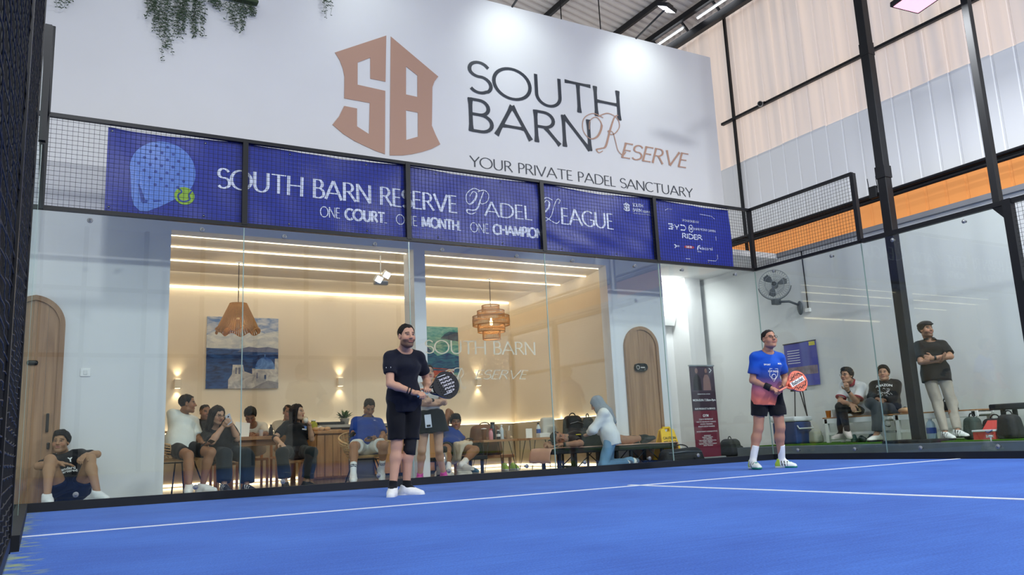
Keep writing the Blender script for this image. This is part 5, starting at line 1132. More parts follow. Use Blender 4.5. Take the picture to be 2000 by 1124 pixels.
def ribbon(pts, wf, closed=False):
    """polyline -> (verts, quads) of a ribbon; wf(i, direction) gives the width"""
    n = len(pts); L = []; R = []
    for i in range(n):
        a = pts[max(0, i-1)] if not closed else pts[(i-1) % (n-1)]; b = pts[min(n-1, i+1)] if not closed else pts[(i+1) % (n-1)]
        dx, dz = b[0]-a[0], b[1]-a[1]; m = math.hypot(dx, dz) or 1; dx /= m; dz /= m; w_ = wf(i, (dx, dz)) / 2
        L.append((pts[i][0] - dz*w_, pts[i][1] + dx*w_)); R.append((pts[i][0] + dz*w_, pts[i][1] - dx*w_))
    return L + R, [(i, i+1, n+i+1, n+i) for i in range(n - 1)]
def dens(p, m):
    out = []
    for i in range(len(p) - 1):
        for k in range(m): out.append((p[i][0] + (p[i+1][0]-p[i][0])*k/m, p[i][1] + (p[i+1][1]-p[i][1])*k/m))
    return out + [p[-1]]
class Glyph(list): pass
def layout(text, x0, x1, z0, cap, thick=0.10, thin=0.055, serif=0.0, slant=0.0):
    """all glyph strokes of a line fitted between x0 and x1"""
    tot = sum(GL[c][0] for c in text); sc = (x1 - x0) / tot; out = []; x = x0
    for ch in text:
        adv, st = GL[ch]; one = Glyph(); out.append(one)
        for s_ in st:
            p = s_ if len(s_) > 5 else dens(s_, 5)
            cl = abs(p[0][0]-p[-1][0]) < 1e-6 and abs(p[0][1]-p[-1][1]) < 1e-6 and len(p) > 10
            q = [(x + (a + slant*b)*sc, z0 + b*cap) for a, b in p]
            n = len(q)
            def wf(i, d): 
                w_ = (thin + (thick - thin)*abs(d[1])**1.3)*cap
                if not cl and serif and n <= 6: e = min(i, n-1-i); w_ *= (1 + serif*(1.0 if e == 0 else (0.12 if e == 1 else 0)))
                return w_
            one.append(ribbon(q, wf, cl))
            if serif and len(s_) == 2 and abs(s_[0][0]-s_[1][0]) < 0.02:
                for e in (0, -1): one.append(ribbon([(q[e][0] - 0.075*cap, q[e][1]), (q[e][0], q[e][1]), (q[e][0] + 0.075*cap, q[e][1])], lambda i, d: 0.035*cap))
        x += adv*sc
    return out
def catmull(P, m=8):
    out = []
    for i in range(len(P) - 1):
        p0, p1, p2, p3 = P[max(0, i-1)], P[i], P[i+1], P[min(len(P)-1, i+2)]
        for k in range(m):
            t = k/m; out.append(tuple(0.5*((2*p1[j]) + (-p0[j]+p2[j])*t + (2*p0[j]-5*p1[j]+4*p2[j]-p3[j])*t*t + (-p0[j]+3*p1[j]-3*p2[j]+p3[j])*t**3) for j in (0, 1)))
    return out + [P[-1]]
def put(strokes, fy, m, name, parent):
    """fy(x,z) -> y of the printed surface"""
    for g in strokes:
        mb = MB()
        for k, (v, f) in enumerate(g if isinstance(g, Glyph) else [g]): mb.add([(x, fy(x, z) - 0.0006*k, z) for x, z in v], f)
        if mb.v: mb.build('letter' if isinstance(g, Glyph) else name, m, parent)
def script_cap(ch, x, z, h, w):
    """flourished script capitals R, P, L in a box h tall whose stem foot stands at x,z"""
    S = {'R': [[(0.02, 0.06), (-0.10, 0.0), (-0.16, 0.07), (-0.02, 0.12), (0.12, 0.20), (0.28, 0.62), (0.44, 0.98), (0.56, 1.06)],
               [(0.10, 0.92), (-0.20, 0.98), (-0.48, 0.80), (-0.52, 0.50), (-0.34, 0.32), (-0.10, 0.42), (0.04, 0.72), (-0.10, 0.90), (-0.30, 0.78), (-0.34, 0.55)],
               [(-0.05, 0.93), (0.25, 1.06), (0.52, 0.98), (0.58, 0.78), (0.44, 0.58), (0.28, 0.52), (0.24, 0.60), (0.36, 0.58), (0.42, 0.38), (0.48, 0.14), (0.62, 0.04), (0.72, 0.14)]],
         'P': [[(0.04, 0.10), (-0.16, 0.0), (-0.36, 0.04), (-0.34, 0.16), (-0.10, 0.16), (0.10, 0.26), (0.24, 0.62), (0.40, 1.0)],
               [(0.24, 0.98), (-0.06, 1.06), (-0.36, 0.82), (-0.38, 0.50), (-0.22, 0.40), (0.0, 0.62), (0.06, 0.86), (-0.10, 0.92), (-0.24, 0.72)],
               [(0.12, 0.94), (0.42, 1.04), (0.62, 0.88), (0.56, 0.60), (0.32, 0.46), (0.20, 0.54)]],
         'L': [[(0.56, 0.86), (0.62, 1.02), (0.48, 1.04), (0.30, 0.72), (0.12, 0.26), (-0.14, 0.04), (-0.36, 0.04), (-0.36, 0.16), (-0.14, 0.18), (0.14, 0.06), (0.40, -0.02), (0.56, 0.10)],
               [(0.24, 0.98), (-0.06, 1.06), (-0.36, 0.82), (-0.38, 0.50), (-0.22, 0.40), (0.0, 0.62), (0.06, 0.86), (-0.10, 0.92), (-0.24, 0.72)]]}[ch]
    out = Glyph()
    for k, s_ in enumerate(S):
        p = [(x + a*h, z + b*h) for a, b in catmull(s_)]; n = len(p)
        out.append(ribbon(p, lambda i, d: w*(0.45 + 0.75*max(0, d[1]*(1 if d[0] > -0.2 else 0.3)) * math.sin(math.pi*min(1, (i + 1)/n)))))
    return [out]
mat('sign_gold', 'b8917c', 0.5); mat('sign_dark', '30363f', 0.5)
mat('banner_blue', '1c2f96', 0.40, var=0.06, scale=2, bump=0.04, bscale=5, spec=0.5); mat('banner_white', 'e2e9fa', 0.45); mat('banner_pale', '5f86d8', 0.4); mat('banner_mid', '27459c', 0.4); mat('ball_green', '8fb83a', 0.5); mat('sponsor_red', 'b02c3c', 0.5)
# facade sign (stands proud of the wall by a few millimetres)
sg = thing('wall_sign', 'large company sign with gold emblem and dark lettering on the white wall above the lounge', 'sign', (5.5, FY - 0.004, 4.4))
FYs = lambda x, z: FY - 0.006
put(layout('SOUTH', 5.44, 8.36, 5.665, 0.51, 0.122, 0.088, 0.45), FYs, 'sign_dark', 'sign_line', sg)
put(layout('BARN', 5.40, 7.72, 5.035, 0.52, 0.122, 0.088, 0.45), FYs, 'sign_dark', 'sign_line', sg)
put(layout('YOUR PRIVATE PADEL SANCTUARY', 5.42, 9.76, 4.475, 0.165, 0.125, 0.06), FYs, 'sign_dark', 'tagline', sg)
FYg = lambda x, z: FY - 0.008
put(script_cap('R', 7.86, 5.02, 0.68, 0.034), FYg, 'sign_gold', 'script_letter', sg)
put(layout('ESERVE', 8.23, 9.66, 5.00, 0.27, 0.14, 0.07, 0.3, slant=0.28), FYg, 'sign_gold', 'script_line', sg)
EMB = [[(4.143, 6.276), (3.385, 5.855), (3.454, 5.748), (3.497, 5.634), (3.518, 5.524), (3.512, 5.202), (3.881, 5.199), (3.864, 4.735), (3.691, 4.821), (3.694, 5.084), (3.511, 5.09), (3.438, 4.925), (3.344, 4.791), (3.494, 4.682), (3.653, 4.603), (3.821, 4.546), (3.969, 4.5), (4.092, 4.476), (4.113, 5.421), (3.705, 5.438), (3.709, 5.772), (3.898, 5.885), (3.894, 5.566), (4.119, 5.562)], [(4.213, 6.276), (4.947, 5.8), (4.882, 5.707), (4.847, 5.612), (4.821, 5.012), (4.874, 4.887), (4.947, 4.745), (4.811, 4.658), (4.665, 4.591), (4.505, 4.534), (4.364, 4.495), (4.164, 4.467)], [(4.438, 5.86), (4.615, 5.752), (4.607, 5.417), (4.428, 5.424)], [(4.422, 5.181), (4.608, 5.177), (4.599, 4.809), (4.416, 4.732)]]
def flat_poly(poly, holes, y0, y1):
    """prism of a concave polygon with holes via triangle fill"""
    bm = bmesh.new(); E = []
    for lp in [poly] + holes:
        vs = [bm.verts.new((a, y0, b)) for a, b in lp]; E += [bm.edges.new((vs[i], vs[(i+1) % len(vs)])) for i in range(len(vs))]
    bmesh.ops.triangle_fill(bm, edges=E, use_beauty=True, use_dissolve=False)
    r = bmesh.ops.extrude_face_region(bm, geom=list(bm.faces)); bmesh.ops.translate(bm, vec=(0, y1 - y0, 0), verts=[g for g in r['geom'] if isinstance(g, bmesh.types.BMVert)])
    return MB().bm(bm)
flat_poly(EMB[0], [], FY - 0.010, FY - 0.001).build('emblem_half', 'sign_gold', sg)
flat_poly(EMB[1], EMB[2:], FY - 0.010, FY - 0.001).build('emblem_half', 'sign_gold', sg)
# ------------------------------------------------------------------ banners tied behind the mesh
def wave(x, z):
    w_ = 0.010*math.sin(x*2.1 + z*3) + 0.007*math.sin(x*5.3 - z*6 + 1) + 0.004*math.sin(x*13 + z*9)
    if 6.0 < x < 8.1: w_ += 0.012*math.sin((x*0.9 + z*2.6)*7) * math.exp(-((z - 3.25)/0.25)**2)
    return 0.038 + w_*min(1.0, 1.0)
def banner(name, label, x0, x1, z0, z1):
    t = thing(name, label, 'banner', ((x0+x1)/2, 0.05, z0)); n = int((x1-x0)/0.06); m = 18; vs = []; fs = []
    for j in range(m + 1):
        for i in range(n + 1):
            x = x0 + (x1-x0)*i/n; sag = 0.03*(0.5 - 0.5*math.cos((x % 2.0)*math.pi)); z = z0 + (z1 - sag - z0)*j/m; vs.append((x, wave(x, z), z))
    k = len(vs); vs += [(a, b + 0.003, c) for a, b, c in vs]
    for j in range(m):
        for i in range(n): a = j*(n+1) + i; fs += [(a, a+1, a+n+2, a+n+1), (k+a, k+a+n+1, k+a+n+2, k+a+1)]
    MB().add(vs, fs, True).build('sheet', 'banner_blue', t)
    for i in range(int((x1-x0)/0.95) + 1):
        for z in (z0 + 0.04, z1 - 0.06):
            x = min(x1 - 0.04, x0 + 0.04 + i*0.95); MB().lathe([(0.012, 0.004), (0.012, -0.004)], (x, wave(x, z) - 0.004, z), 8, Matrix.Rotation(math.radians(90), 3, 'X')).build('eyelet', 'chrome', t)
    return t
bn = banner('league_banner', 'long blue vinyl banner with white league lettering behind the wire mesh', 0.58, 8.02, 3.035, 3.985)
bn2 = banner('sponsor_banner', 'short blue vinyl banner with white sponsor logos at the right end of the mesh', 8.06, 9.58, 3.03, 3.985)
fw1 = lambda x, z: wave(x, z) - 0.004
fw2 = lambda x, z: wave(x, z) - 0.006
put(layout('SOUTH BARN RESERVE', 1.71, 4.72, 3.425, 0.235, 0.155, 0.065), fw1, 'banner_white', 'banner_line', bn)
put(script_cap('P', 4.98, 3.44, 0.33, 0.026), fw1, 'banner_white', 'script_letter', bn)
put(layout('ADEL', 5.12, 5.86, 3.435, 0.20, 0.16, 0.065), fw1, 'banner_white', 'banner_line', bn)
put(script_cap('L', 6.12, 3.44, 0.33, 0.026), fw1, 'banner_white', 'script_letter', bn)
put(layout('EAGUE', 6.33, 7.26, 3.435, 0.235, 0.155, 0.065), fw1, 'banner_white', 'banner_line', bn)
for a, b, x0, x1, xb in (('ONE', 'COURT.', 2.885, 3.13, 3.73), ('ONE', 'MONTH.', 3.85, 4.14, 4.76), ('ONE', 'CHAMPION', 4.90, 5.18, 6.02)):
    put(layout(a, x0, x1, 3.195, 0.13, 0.09, 0.08), fw1, 'banner_white', 'banner_line', bn)
    put(layout(b, x1 + 0.06, xb, 3.195, 0.13, 0.25, 0.20), fw1, 'banner_white', 'banner_line', bn)
# racket and ball picture
body = [(1.14 + 0.335*math.cos(math.radians(t_)), 3.55 + 0.335*math.sin(math.radians(t_))) for t_ in range(-38, 196, 7)] + [(0.822, 3.36), (0.832, 3.22), (0.86, 3.12), (0.92, 3.065), (1.0, 3.07), (1.12, 3.135), (1.26, 3.23)]
def fan(poly, fy):
    cx = sum(p[0] for p in poly)/len(poly); cz = sum(p[1] for p in poly)/len(poly); mb = MB(); n = len(poly); R = 6; vs = [(cx, fy(cx, cz), cz)]
    for r in range(1, R + 1):
        for p in poly: x = cx + (p[0]-cx)*r/R; z = cz + (p[1]-cz)*r/R; vs.append((x, fy(x, z), z))
    fs = [(0, 1 + i, 1 + (i+1) % n) for i in range(n)]
    for r in range(R - 1):
        for i in range(n): a = 1 + r*n; fs.append((a + i, a + (i+1) % n, a + n + (i+1) % n, a + n + i))
    return mb.add(vs, fs)
fan(body, fw1).build('racket_picture', 'banner_pale', bn)
for i in range(-3, 4):
    for j in range(-4, 4):
        a = 1.12 + i*0.115 + (j % 2)*0.057; b = 3.60 + j*0.075
        if ((a - 1.14)/0.27)**2 + ((b - 3.58)/0.26)**2 < 1: MB().add([(a + 0.017*math.cos(k), fw2(a, b), b + 0.017*math.sin(k)) for k in [q*math.pi/4 for q in range(8)]], [tuple(range(8))]).build('racket_hole', 'banner_mid', bn)
put([ribbon([(0.90, 3.36), (0.95, 3.17)], lambda i, d: 0.05 if i else 0.01), ribbon([(0.94, 3.17), (1.13, 3.20)], lambda i, d: 0.04 if not i else 0.01)], fw2, 'banner_mid', 'racket_notch', bn)
fan([(1.365 + 0.105*math.cos(t), 3.285 + 0.10*math.sin(t)) for t in [i*math.pi/14 for i in range(28)]], fw2).build('ball_picture', 'ball_green', bn)
fw3 = lambda x, z: wave(x, z) - 0.008
put([ribbon(catmull([(1.30, 3.365), (1.335, 3.33), (1.30, 3.29), (1.31, 3.24), (1.36, 3.22), (1.42, 3.25), (1.41, 3.30), (1.44, 3.35)], 6), lambda i, d: 0.016)], fw3, 'banner_mid', 'ball_seam', bn)
# small emblem at the right of the long banner
def mini(t, cx, cz, sc, fy, m):
    ex = sum(p[0] for p in EMB[0])/len(EMB[0]); k = []
    for lp in EMB[:2]: k.append([(cx + (a - 4.28)*sc, cz + (b - 5.30)*sc) for a, b in lp])
    H = [[(cx + (a - 4.28)*sc, cz + (b - 5.30)*sc) for a, b in lp] for lp in EMB[2:]]
    y = fy(cx, cz); flat_poly(k[0], [], y, y + 0.001).build('emblem_half', m, t); flat_poly(k[1], H, y, y + 0.001).build('emblem_half', m, t)
mini(bn, 7.52, 3.80, 0.075, lambda x, z: wave(x, z) - 0.012, 'banner_white')
put(layout('SOUTH', 7.63, 7.83, 3.83, 0.05, 0.16, 0.12) + layout('BARN', 7.63, 7.80, 3.755, 0.05, 0.16, 0.12) + layout('RESERVE', 7.82, 7.96, 3.755, 0.03, 0.16, 0.12) + layout('YOUR PRIVATE PADEL', 7.63, 7.96, 3.72, 0.014, 0.16, 0.12), fw1, 'banner_white', 'banner_line', bn)
def wtext(s_, x, z, size, m, t, fy=fw1, bold=0.0, align='CENTER'):
    cu = bpy.data.curves.new('t', 'FONT'); cu.body = s_; cu.size = size; cu.align_x = align; cu.align_y = 'CENTER'; cu.offset = bold; cu.resolution_u = 3
    ob = bpy.data.objects.new('t', cu); COL.objects.link(ob); me = bpy.data.meshes.new_from_object(ob.evaluated_get(bpy.context.evaluated_depsgraph_get()))
    mb = MB(); mb.add([(x + v.co.x, fy(x + v.co.x, z + v.co.y), z + v.co.y) for v in me.vertices], [tuple(p.vertices) for p in me.polygons])
    bpy.data.objects.remove(ob); bpy.data.curves.remove(cu); bpy.data.meshes.remove(me); return mb.build('sponsor_line', m, t)
wtext('SPONSORED BY', 8.74, 3.70, 0.05, 'banner_white', bn2)
# squared-off letters B Y D
put([ribbon(p, lambda i, d: 0.018) for p in ([(8.29, 3.62), (8.37, 3.62), (8.385, 3.60), (8.31, 3.582), (8.385, 3.565), (8.37, 3.545), (8.29, 3.545)], [(8.41, 3.62), (8.43, 3.585), (8.47, 3.585), (8.49, 3.62)], [(8.45, 3.585), (8.45, 3.545)], [(8.52, 3.62), (8.60, 3.62), (8.63, 3.60), (8.63, 3.565), (8.60, 3.545), (8.52, 3.545)])], fw1, 'banner_white', 'sponsor_line', bn2)
put([ribbon([(8.745 + 0.045*math.cos(t), 3.585 + 0.055*math.sin(t)) for t in [i*math.pi/10 for i in range(21)]], lambda i, d: 0.012), ribbon([(8.715, 3.61), (8.745, 3.57), (8.775, 3.61)], lambda i, d: 0.012), ribbon([(8.72, 3.565), (8.745, 3.595), (8.77, 3.565)], lambda i, d: 0.010)], fw1, 'banner_white', 'sponsor_emblem', bn2)
wtext('HARMONY JAMIN', 8.81, 3.585, 0.055, 'banner_white', bn2, align='LEFT')
put(layout('RIDER', 8.55, 8.96, 3.42, 0.075, 0.22, 0.20), fw1, 'banner_white', 'sponsor_line', bn2)
put([ribbon([(8.385, 3.31), (8.44, 3.285), (8.39, 3.255)], lambda i, d: 0.022)], fw1, 'banner_white', 'sponsor_emblem', bn2); wtext('ptt', 8.47, 3.29, 0.05, 'banner_white', bn2)
fan([(8.68 + 0.10*math.cos(t), 3.285 + 0.024*math.sin(t)) for t in [i*math.pi/10 for i in range(20)]], fw1).build('sponsor_emblem', 'sponsor_red', bn2); wtext('BANK', 8.68, 3.285, 0.045, 'banner_white', bn2, fw2, 0.001)
put([ribbon([(8.84, 3.25), (8.86, 3.31), (8.90, 3.325)], lambda i, d: 0.02), ribbon([(8.88, 3.30), (8.91, 3.27)], lambda i, d: 0.016)], fw1, 'banner_white', 'sponsor_emblem', bn2); wtext('PADEL', 8.875, 3.225, 0.028, 'banner_white', bn2)
wtext('decorel', 9.03, 3.285, 0.075, 'banner_white', bn2)
put([ribbon([(8.25, 3.83), (8.30, 3.86), (9.20, 3.83), (9.26, 3.79)], lambda i, d: 0.006), ribbon([(8.60, 3.10), (9.20, 3.10), (9.24, 3.14), (9.24, 3.50)], lambda i, d: 0.006)], fw1, 'banner_white', 'frame_line', bn2)
# white vinyl lettering on the outer face of the back glass
gl = thing('glass_lettering', 'pale vinyl lettering on the back glass beside the pendant lamp', 'lettering', (5.0, 0.012, 1.6)); GY = lambda x, z: 0.0105
mat('vinyl_pale', 'ded0b6', 0.6)
put(layout('SOUTH BARN', 4.19, 5.80, 1.575, 0.165, 0.12, 0.07, 0.3), GY, 'vinyl_pale', 'letter_line', gl)
put(script_cap('R', 4.56, 1.13, 0.25, 0.020), GY, 'vinyl_pale', 'script_letter', gl)
put(layout('ESERVE', 4.86, 5.62, 1.255, 0.115, 0.13, 0.07, 0.3, slant=0.28), GY, 'vinyl_pale', 'letter_line', gl)
# ------------------------------------------------------------------ lounge furniture and things
mat('rattan', 'b98a58', 0.6, var=0.15, scale=30); mat('rattan_pale', 'cda877', 0.6, var=0.12, scale=30); mat('bulb', 'ffffff', emit=9, ecol='ffd9a0'); mat('lamp_cord', '3a2f28', 0.6)
def pend_common(t, x, y, ztop, zb):
    MB().tube([(x, y, ztop), (x, y, 3.2)], 0.006, 6).build('cord', 'lamp_cord', t); MB().lathe([(0.05, 0), (0.05, 0.03), (0.02, 0.05)], (x, y, 3.15), 14).build('canopy', 'white_plastic', t)
    MB().lathe([(0.0, -0.05), (0.02, -0.045), (0.028, -0.015), (0.022, 0.02), (0.012, 0.04), (0.012, 0.07)], (x, y, zb), 12).build('bulb', 'bulb', t)
    lamp('pendant_lamp', 'POINT', (x, y, zb - 0.02), 14, (1, 0.78, 0.5), t, shadow_soft_size=0.04)
px_, py_ = 2.47, 2.6
t = thing('pendant_lamp', 'flared raffia pendant lamp hanging in front of the domed church painting', 'lamp', (px_, py_, 2.13)); pend_common(t, px_, py_, 2.55, 2.38)
for i in range(64):      # ruffled skirt of raffia strands
    a = 2*math.pi*i/64; rf = 0.295 + 0.022*math.sin(a*8); zz = 2.155 + 0.03*math.sin(a*8 + 1)
    P = [(px_ + r*math.cos(a), py_ + r*math.sin(a), z) for r, z in ((0.115, 2.55), (0.15, 2.47), (0.205, 2.35), (0.26, 2.23), (rf, zz))]
    MB().tube(P, [0.008, 0.010, 0.011, 0.011, 0.010], 5).build('strand', 'rattan', t)
for r, z, w_ in ((0.115, 2.555, 0), (0.297, 2.155, 0.022)): MB().tube([(px_ + (r + w_*math.sin(a*8))*math.cos(a), py_ + (r + w_*math.sin(a*8))*math.sin(a), z + (0.03*math.sin(a*8 + 1) if w_ else 0)) for a in [i*math.pi/40 for i in range(80)]], 0.007, 6, closed=True).build('rim', 'rattan', t)
px_, py_ = 6.54, 2.6
t = thing('pendant_lamp', 'tiered round rattan pendant lamp hanging in the right half of the lounge', 'lamp', (px_, py_, 2.14)); pend_common(t, px_, py_, 2.68, 2.42)
for r, z0, z1 in ((0.145, 2.60, 2.70), (0.225, 2.51, 2.61), (0.305, 2.37, 2.52), (0.225, 2.26, 2.38), (0.145, 2.14, 2.27)):
    tier = MB(); n = int(r*400)
    for i in range(n): a = 2*math.pi*i/n; tier.tube([(px_ + r*math.cos(a), py_ + r*math.sin(a), z0), (px_ + r*1.02*math.cos(a), py_ + r*1.02*math.sin(a), (z0+z1)/2), (px_ + r*math.cos(a), py_ + r*math.sin(a), z1)], 0.0034, 3, caps=False)
    o = tier.build('tier', 'rattan', t)
    for z in (z0, z1): MB().tube([(px_ + r*math.cos(a), py_ + r*math.sin(a), z) for a in [k*math.pi/18 for k in range(36)]], 0.008, 6, closed=True).build('hoop', 'rattan', o)
# wall sconces (up and down light)
for i, (x, z) in enumerate(((1.95, 1.58), (4.57, 1.60), (7.25, 1.59))):
    t = thing('wall_sconce', ['small white up-and-down wall light at the left end of the lounge wall', 'small white up-and-down wall light above the potted plant', 'small white up-and-down wall light on the right part of the lounge wall'][i], 'wall light', (x, LB, z - 0.07), 'lounge wall lights')
    MB().rbox(x - 0.05, x + 0.05, LB - 0.10, LB, z - 0.07, z + 0.07, 0.006).build('body', 'cream_wall', t)
    for s_ in (1, -1):
        MB().box(x - 0.035, x + 0.035, LB - 0.085, LB - 0.02, z + s_*0.072 - 0.002, z + s_*0.072 + 0.002).build('lens', 'led', t)
        lamp('sconce_lamp', 'SPOT', (x, LB - 0.05, z + s_*0.08), 5, (1, 0.80, 0.52), t, direction=(0, 0.12, s_), spot_size=1.5, spot_blend=0.9, shadow_soft_size=0.02)
# paintings (brushed scenes built from flat painted shapes on a canvas block)
def paint(name, c1, c2, sc=(3, 1, 3)):
    if name in MATS: return name
    m = bpy.data.materials.new(name); m.use_nodes = True; N = m.node_tree.nodes; L = m.node_tree.links; b = N['Principled BSDF']; b.inputs['Roughness'].default_value = 0.75
    tc = N.new('ShaderNodeTexCoord'); mp = N.new('ShaderNodeMapping'); mp.inputs['Scale'].default_value = sc; n = N.new('ShaderNodeTexNoise'); n.inputs['Scale'].default_value = 3; n.inputs['Detail'].default_value = 4; n.inputs['Distortion'].default_value = 0.8
    r = N.new('ShaderNodeValToRGB'); r.color_ramp.elements[0].position = 0.35; r.color_ramp.elements[1].position = 0.65; r.color_ramp.elements[0].color = (*lin(c1), 1); r.color_ramp.elements[1].color = (*lin(c2), 1)
    L.new(tc.outputs['Object'], mp.inputs[0]); L.new(mp.outputs[0], n.inputs['Vector']); L.new(n.outputs['Fac'], r.inputs[0]); L.new(r.outputs[0], b.inputs['Base Color']); MATS[name] = m
    return name
def pic(parent, polys, y):
    for k, (nm, poly, m) in enumerate(polys): MB().prism(poly, 'y', y - 0.002*(k+1), y - 0.002*k).build(nm, m, parent)
x0, x1, z0, z1 = 2.37, 3.51, 1.50, 2.67; W_ = x1-x0; H_ = z1-z0; R = lambda a, b: (x0 + a*W_, z0 + b*H_)
t = thing('painting', 'square canvas of a blue-domed white church above the sea, on the lounge wall', 'painting', (2.94, LB, z0)); MB().rbox(x0, x1, LB - 0.035, LB, z0, z1, 0.003).build('canvas', paint('p_sky', '5d7fb4', 'c9ccd0', (2, 1, 5)), t)
pic(t, [('cloud', [R(0.0, 0.56), R(1, 0.56), R(1, 0.82), R(0.8, 0.78), R(0.6, 0.84), R(0.35, 0.74), R(0.15, 0.80), R(0, 0.74)], paint('p_cloud', 'b4bcc4', 'dcdcd6', (2, 1, 4))),
        ('sea', [R(0, 0), R(1, 0), R(1, 0.52), R(0, 0.56)], paint('p_sea', '152a5c', '2c5a9c', (2, 1, 6))), ('hill', [R(0.42, 0.51), R(1, 0.51), R(1, 0.56), R(0.85, 0.585), R(0.7, 0.57), R(0.58, 0.585), R(0.48, 0.56)], paint('p_hill', '5a6284', '767c98')),
        ('houses', [R(0.30, 0), R(1, 0), R(1, 0.42), R(0.95, 0.42), R(0.95, 0.28), R(0.63, 0.28), R(0.63, 0.20), R(0.52, 0.24), R(0.5, 0.33), R(0.36, 0.33), R(0.35, 0.2), R(0.30, 0.12)], paint('p_house', '9a9ca6', 'd6d6d2')),
        ('dome', [R(0.67 + 0.14*(1 + math.cos(a)), 0.27 + 0.17*math.sin(a)) for a in [i*math.pi/16 for i in range(17)]], paint('p_dome', '2f5cae', '6f9fdc')),
        ('cross', [R(0.80, 0.43), R(0.815, 0.43), R(0.815, 0.48), R(0.80, 0.48)], 'p_dome'), ('bell_opening', [R(0.395, 0.2), R(0.415, 0.2), R(0.415, 0.29), R(0.395, 0.29)], 'p_hill'), ('bell_opening', [R(0.44, 0.2), R(0.46, 0.2), R(0.46, 0.29), R(0.44, 0.29)], 'p_hill'),
        ('small_window', [R(0.80, 0.13), R(0.825, 0.13), R(0.825, 0.19), R(0.80, 0.19)], 'p_sea'), ('small_window', [R(0.69, 0.14), R(0.705, 0.14), R(0.705, 0.22), R(0.69, 0.22)], 'p_hill'), ('roof_slope', [R(0.62, 0), R(1.0, 0), R(1.0, 0.08), R(0.85, 0.11)], paint('p_roofshade', '7c7d88', '9a9aa0'))], LB - 0.035)
x0, x1, z0, z1 = 6.13, 6.86, 1.40, 2.62; W_ = x1-x0; H_ = z1-z0
t = thing('painting', 'narrow turquoise canvas of boats on a shore, on the lounge wall', 'painting', (6.5, LB, z0)); MB().rbox(x0, x1, LB - 0.035, LB, z0, z1, 0.003).build('canvas', paint('p_teal', '3f8f95', '8fc0b4', (2, 1, 6)), t)
pic(t, [('headland', [R(0.5, 0.82), R(1, 0.78), R(1, 0.92), R(0.75, 0.93), R(0.62, 0.89)], paint('p_rock', '2d4a68', '4a6e84')), ('water', [R(0, 0.3), R(1, 0.3), R(1, 0.55), R(0.7, 0.6), R(0.4, 0.55), R(0, 0.75)], paint('p_deep', '16407a', '2f7a9a', (2, 1, 7))), ('shore', [R(0, 0), R(1, 0), R(1, 0.26), R(0.6, 0.28), R(0, 0.24)], paint('p_shore', '8aa0a8', 'c8b898')),
        ('boat', [R(0.05, 0.33), R(0.85, 0.33), R(0.78, 0.22), R(0.35, 0.20), R(0.2, 0.25)], paint('p_boat', '8c2f2a', 'c0563c')), ('boat', [R(0.1, 0.20), R(0.95, 0.20), R(0.85, 0.11), R(0.3, 0.10)], paint('p_boat2', 'c08848', 'e0b070')),
        ('rail', [R(0.2, 0.36), R(0.85, 0.335), R(0.85, 0.35), R(0.2, 0.375)], 'p_boat'), ('oar', [R(0.3, 0.25), R(0.82, 0.36), R(0.84, 0.345), R(0.31, 0.235)], 'p_boat2')], LB - 0.035)
# twin spot hanging from the ceiling in front of the column
t = thing('twin_spotlight', 'small twin-headed emergency spotlight near the lounge column', 'light', (4.24, 1.6, 2.75))
MB().tube([(4.24, 1.62, 3.2), (4.24, 1.62, 2.9)], 0.008, 6).build('stem', 'white_plastic', t)
MB().rbox(4.14, 4.34, 1.58, 1.66, 2.74, 2.80, 0.01).build('bar', 'grey_metal', t)
for x, dz in ((4.19, 0.0), (4.31, 0.07)):
    M = Matrix.Translation((x, 1.58, 2.82 + dz)) @ Matrix.Rotation(0.5, 4, 'X') @ Matrix.Rotation(0.4, 4, 'Y'); MB().rbox(-0.055, 0.055, -0.03, 0.03, -0.05, 0.05, 0.008, M).build('head', 'white_plastic', t); MB().rbox(-0.045, 0.045, -0.036, -0.028, -0.04, 0.04, 0.002, M).build('lens', 'led_white', t)
# light switch on the left pier
t = thing('light_switch', 'white light switch plate on the pier left of the lounge', 'switch', (0.52, FY, 1.38)); MB().rbox(0.47, 0.57, FY - 0.012, FY - 0.001, 1.38, 1.47, 0.004).build('plate', 'white_plastic', t); MB().rbox(0.50, 0.54, FY - 0.018, FY - 0.011, 1.40, 1.45, 0.003).build('rocker', 'white_paint', t)
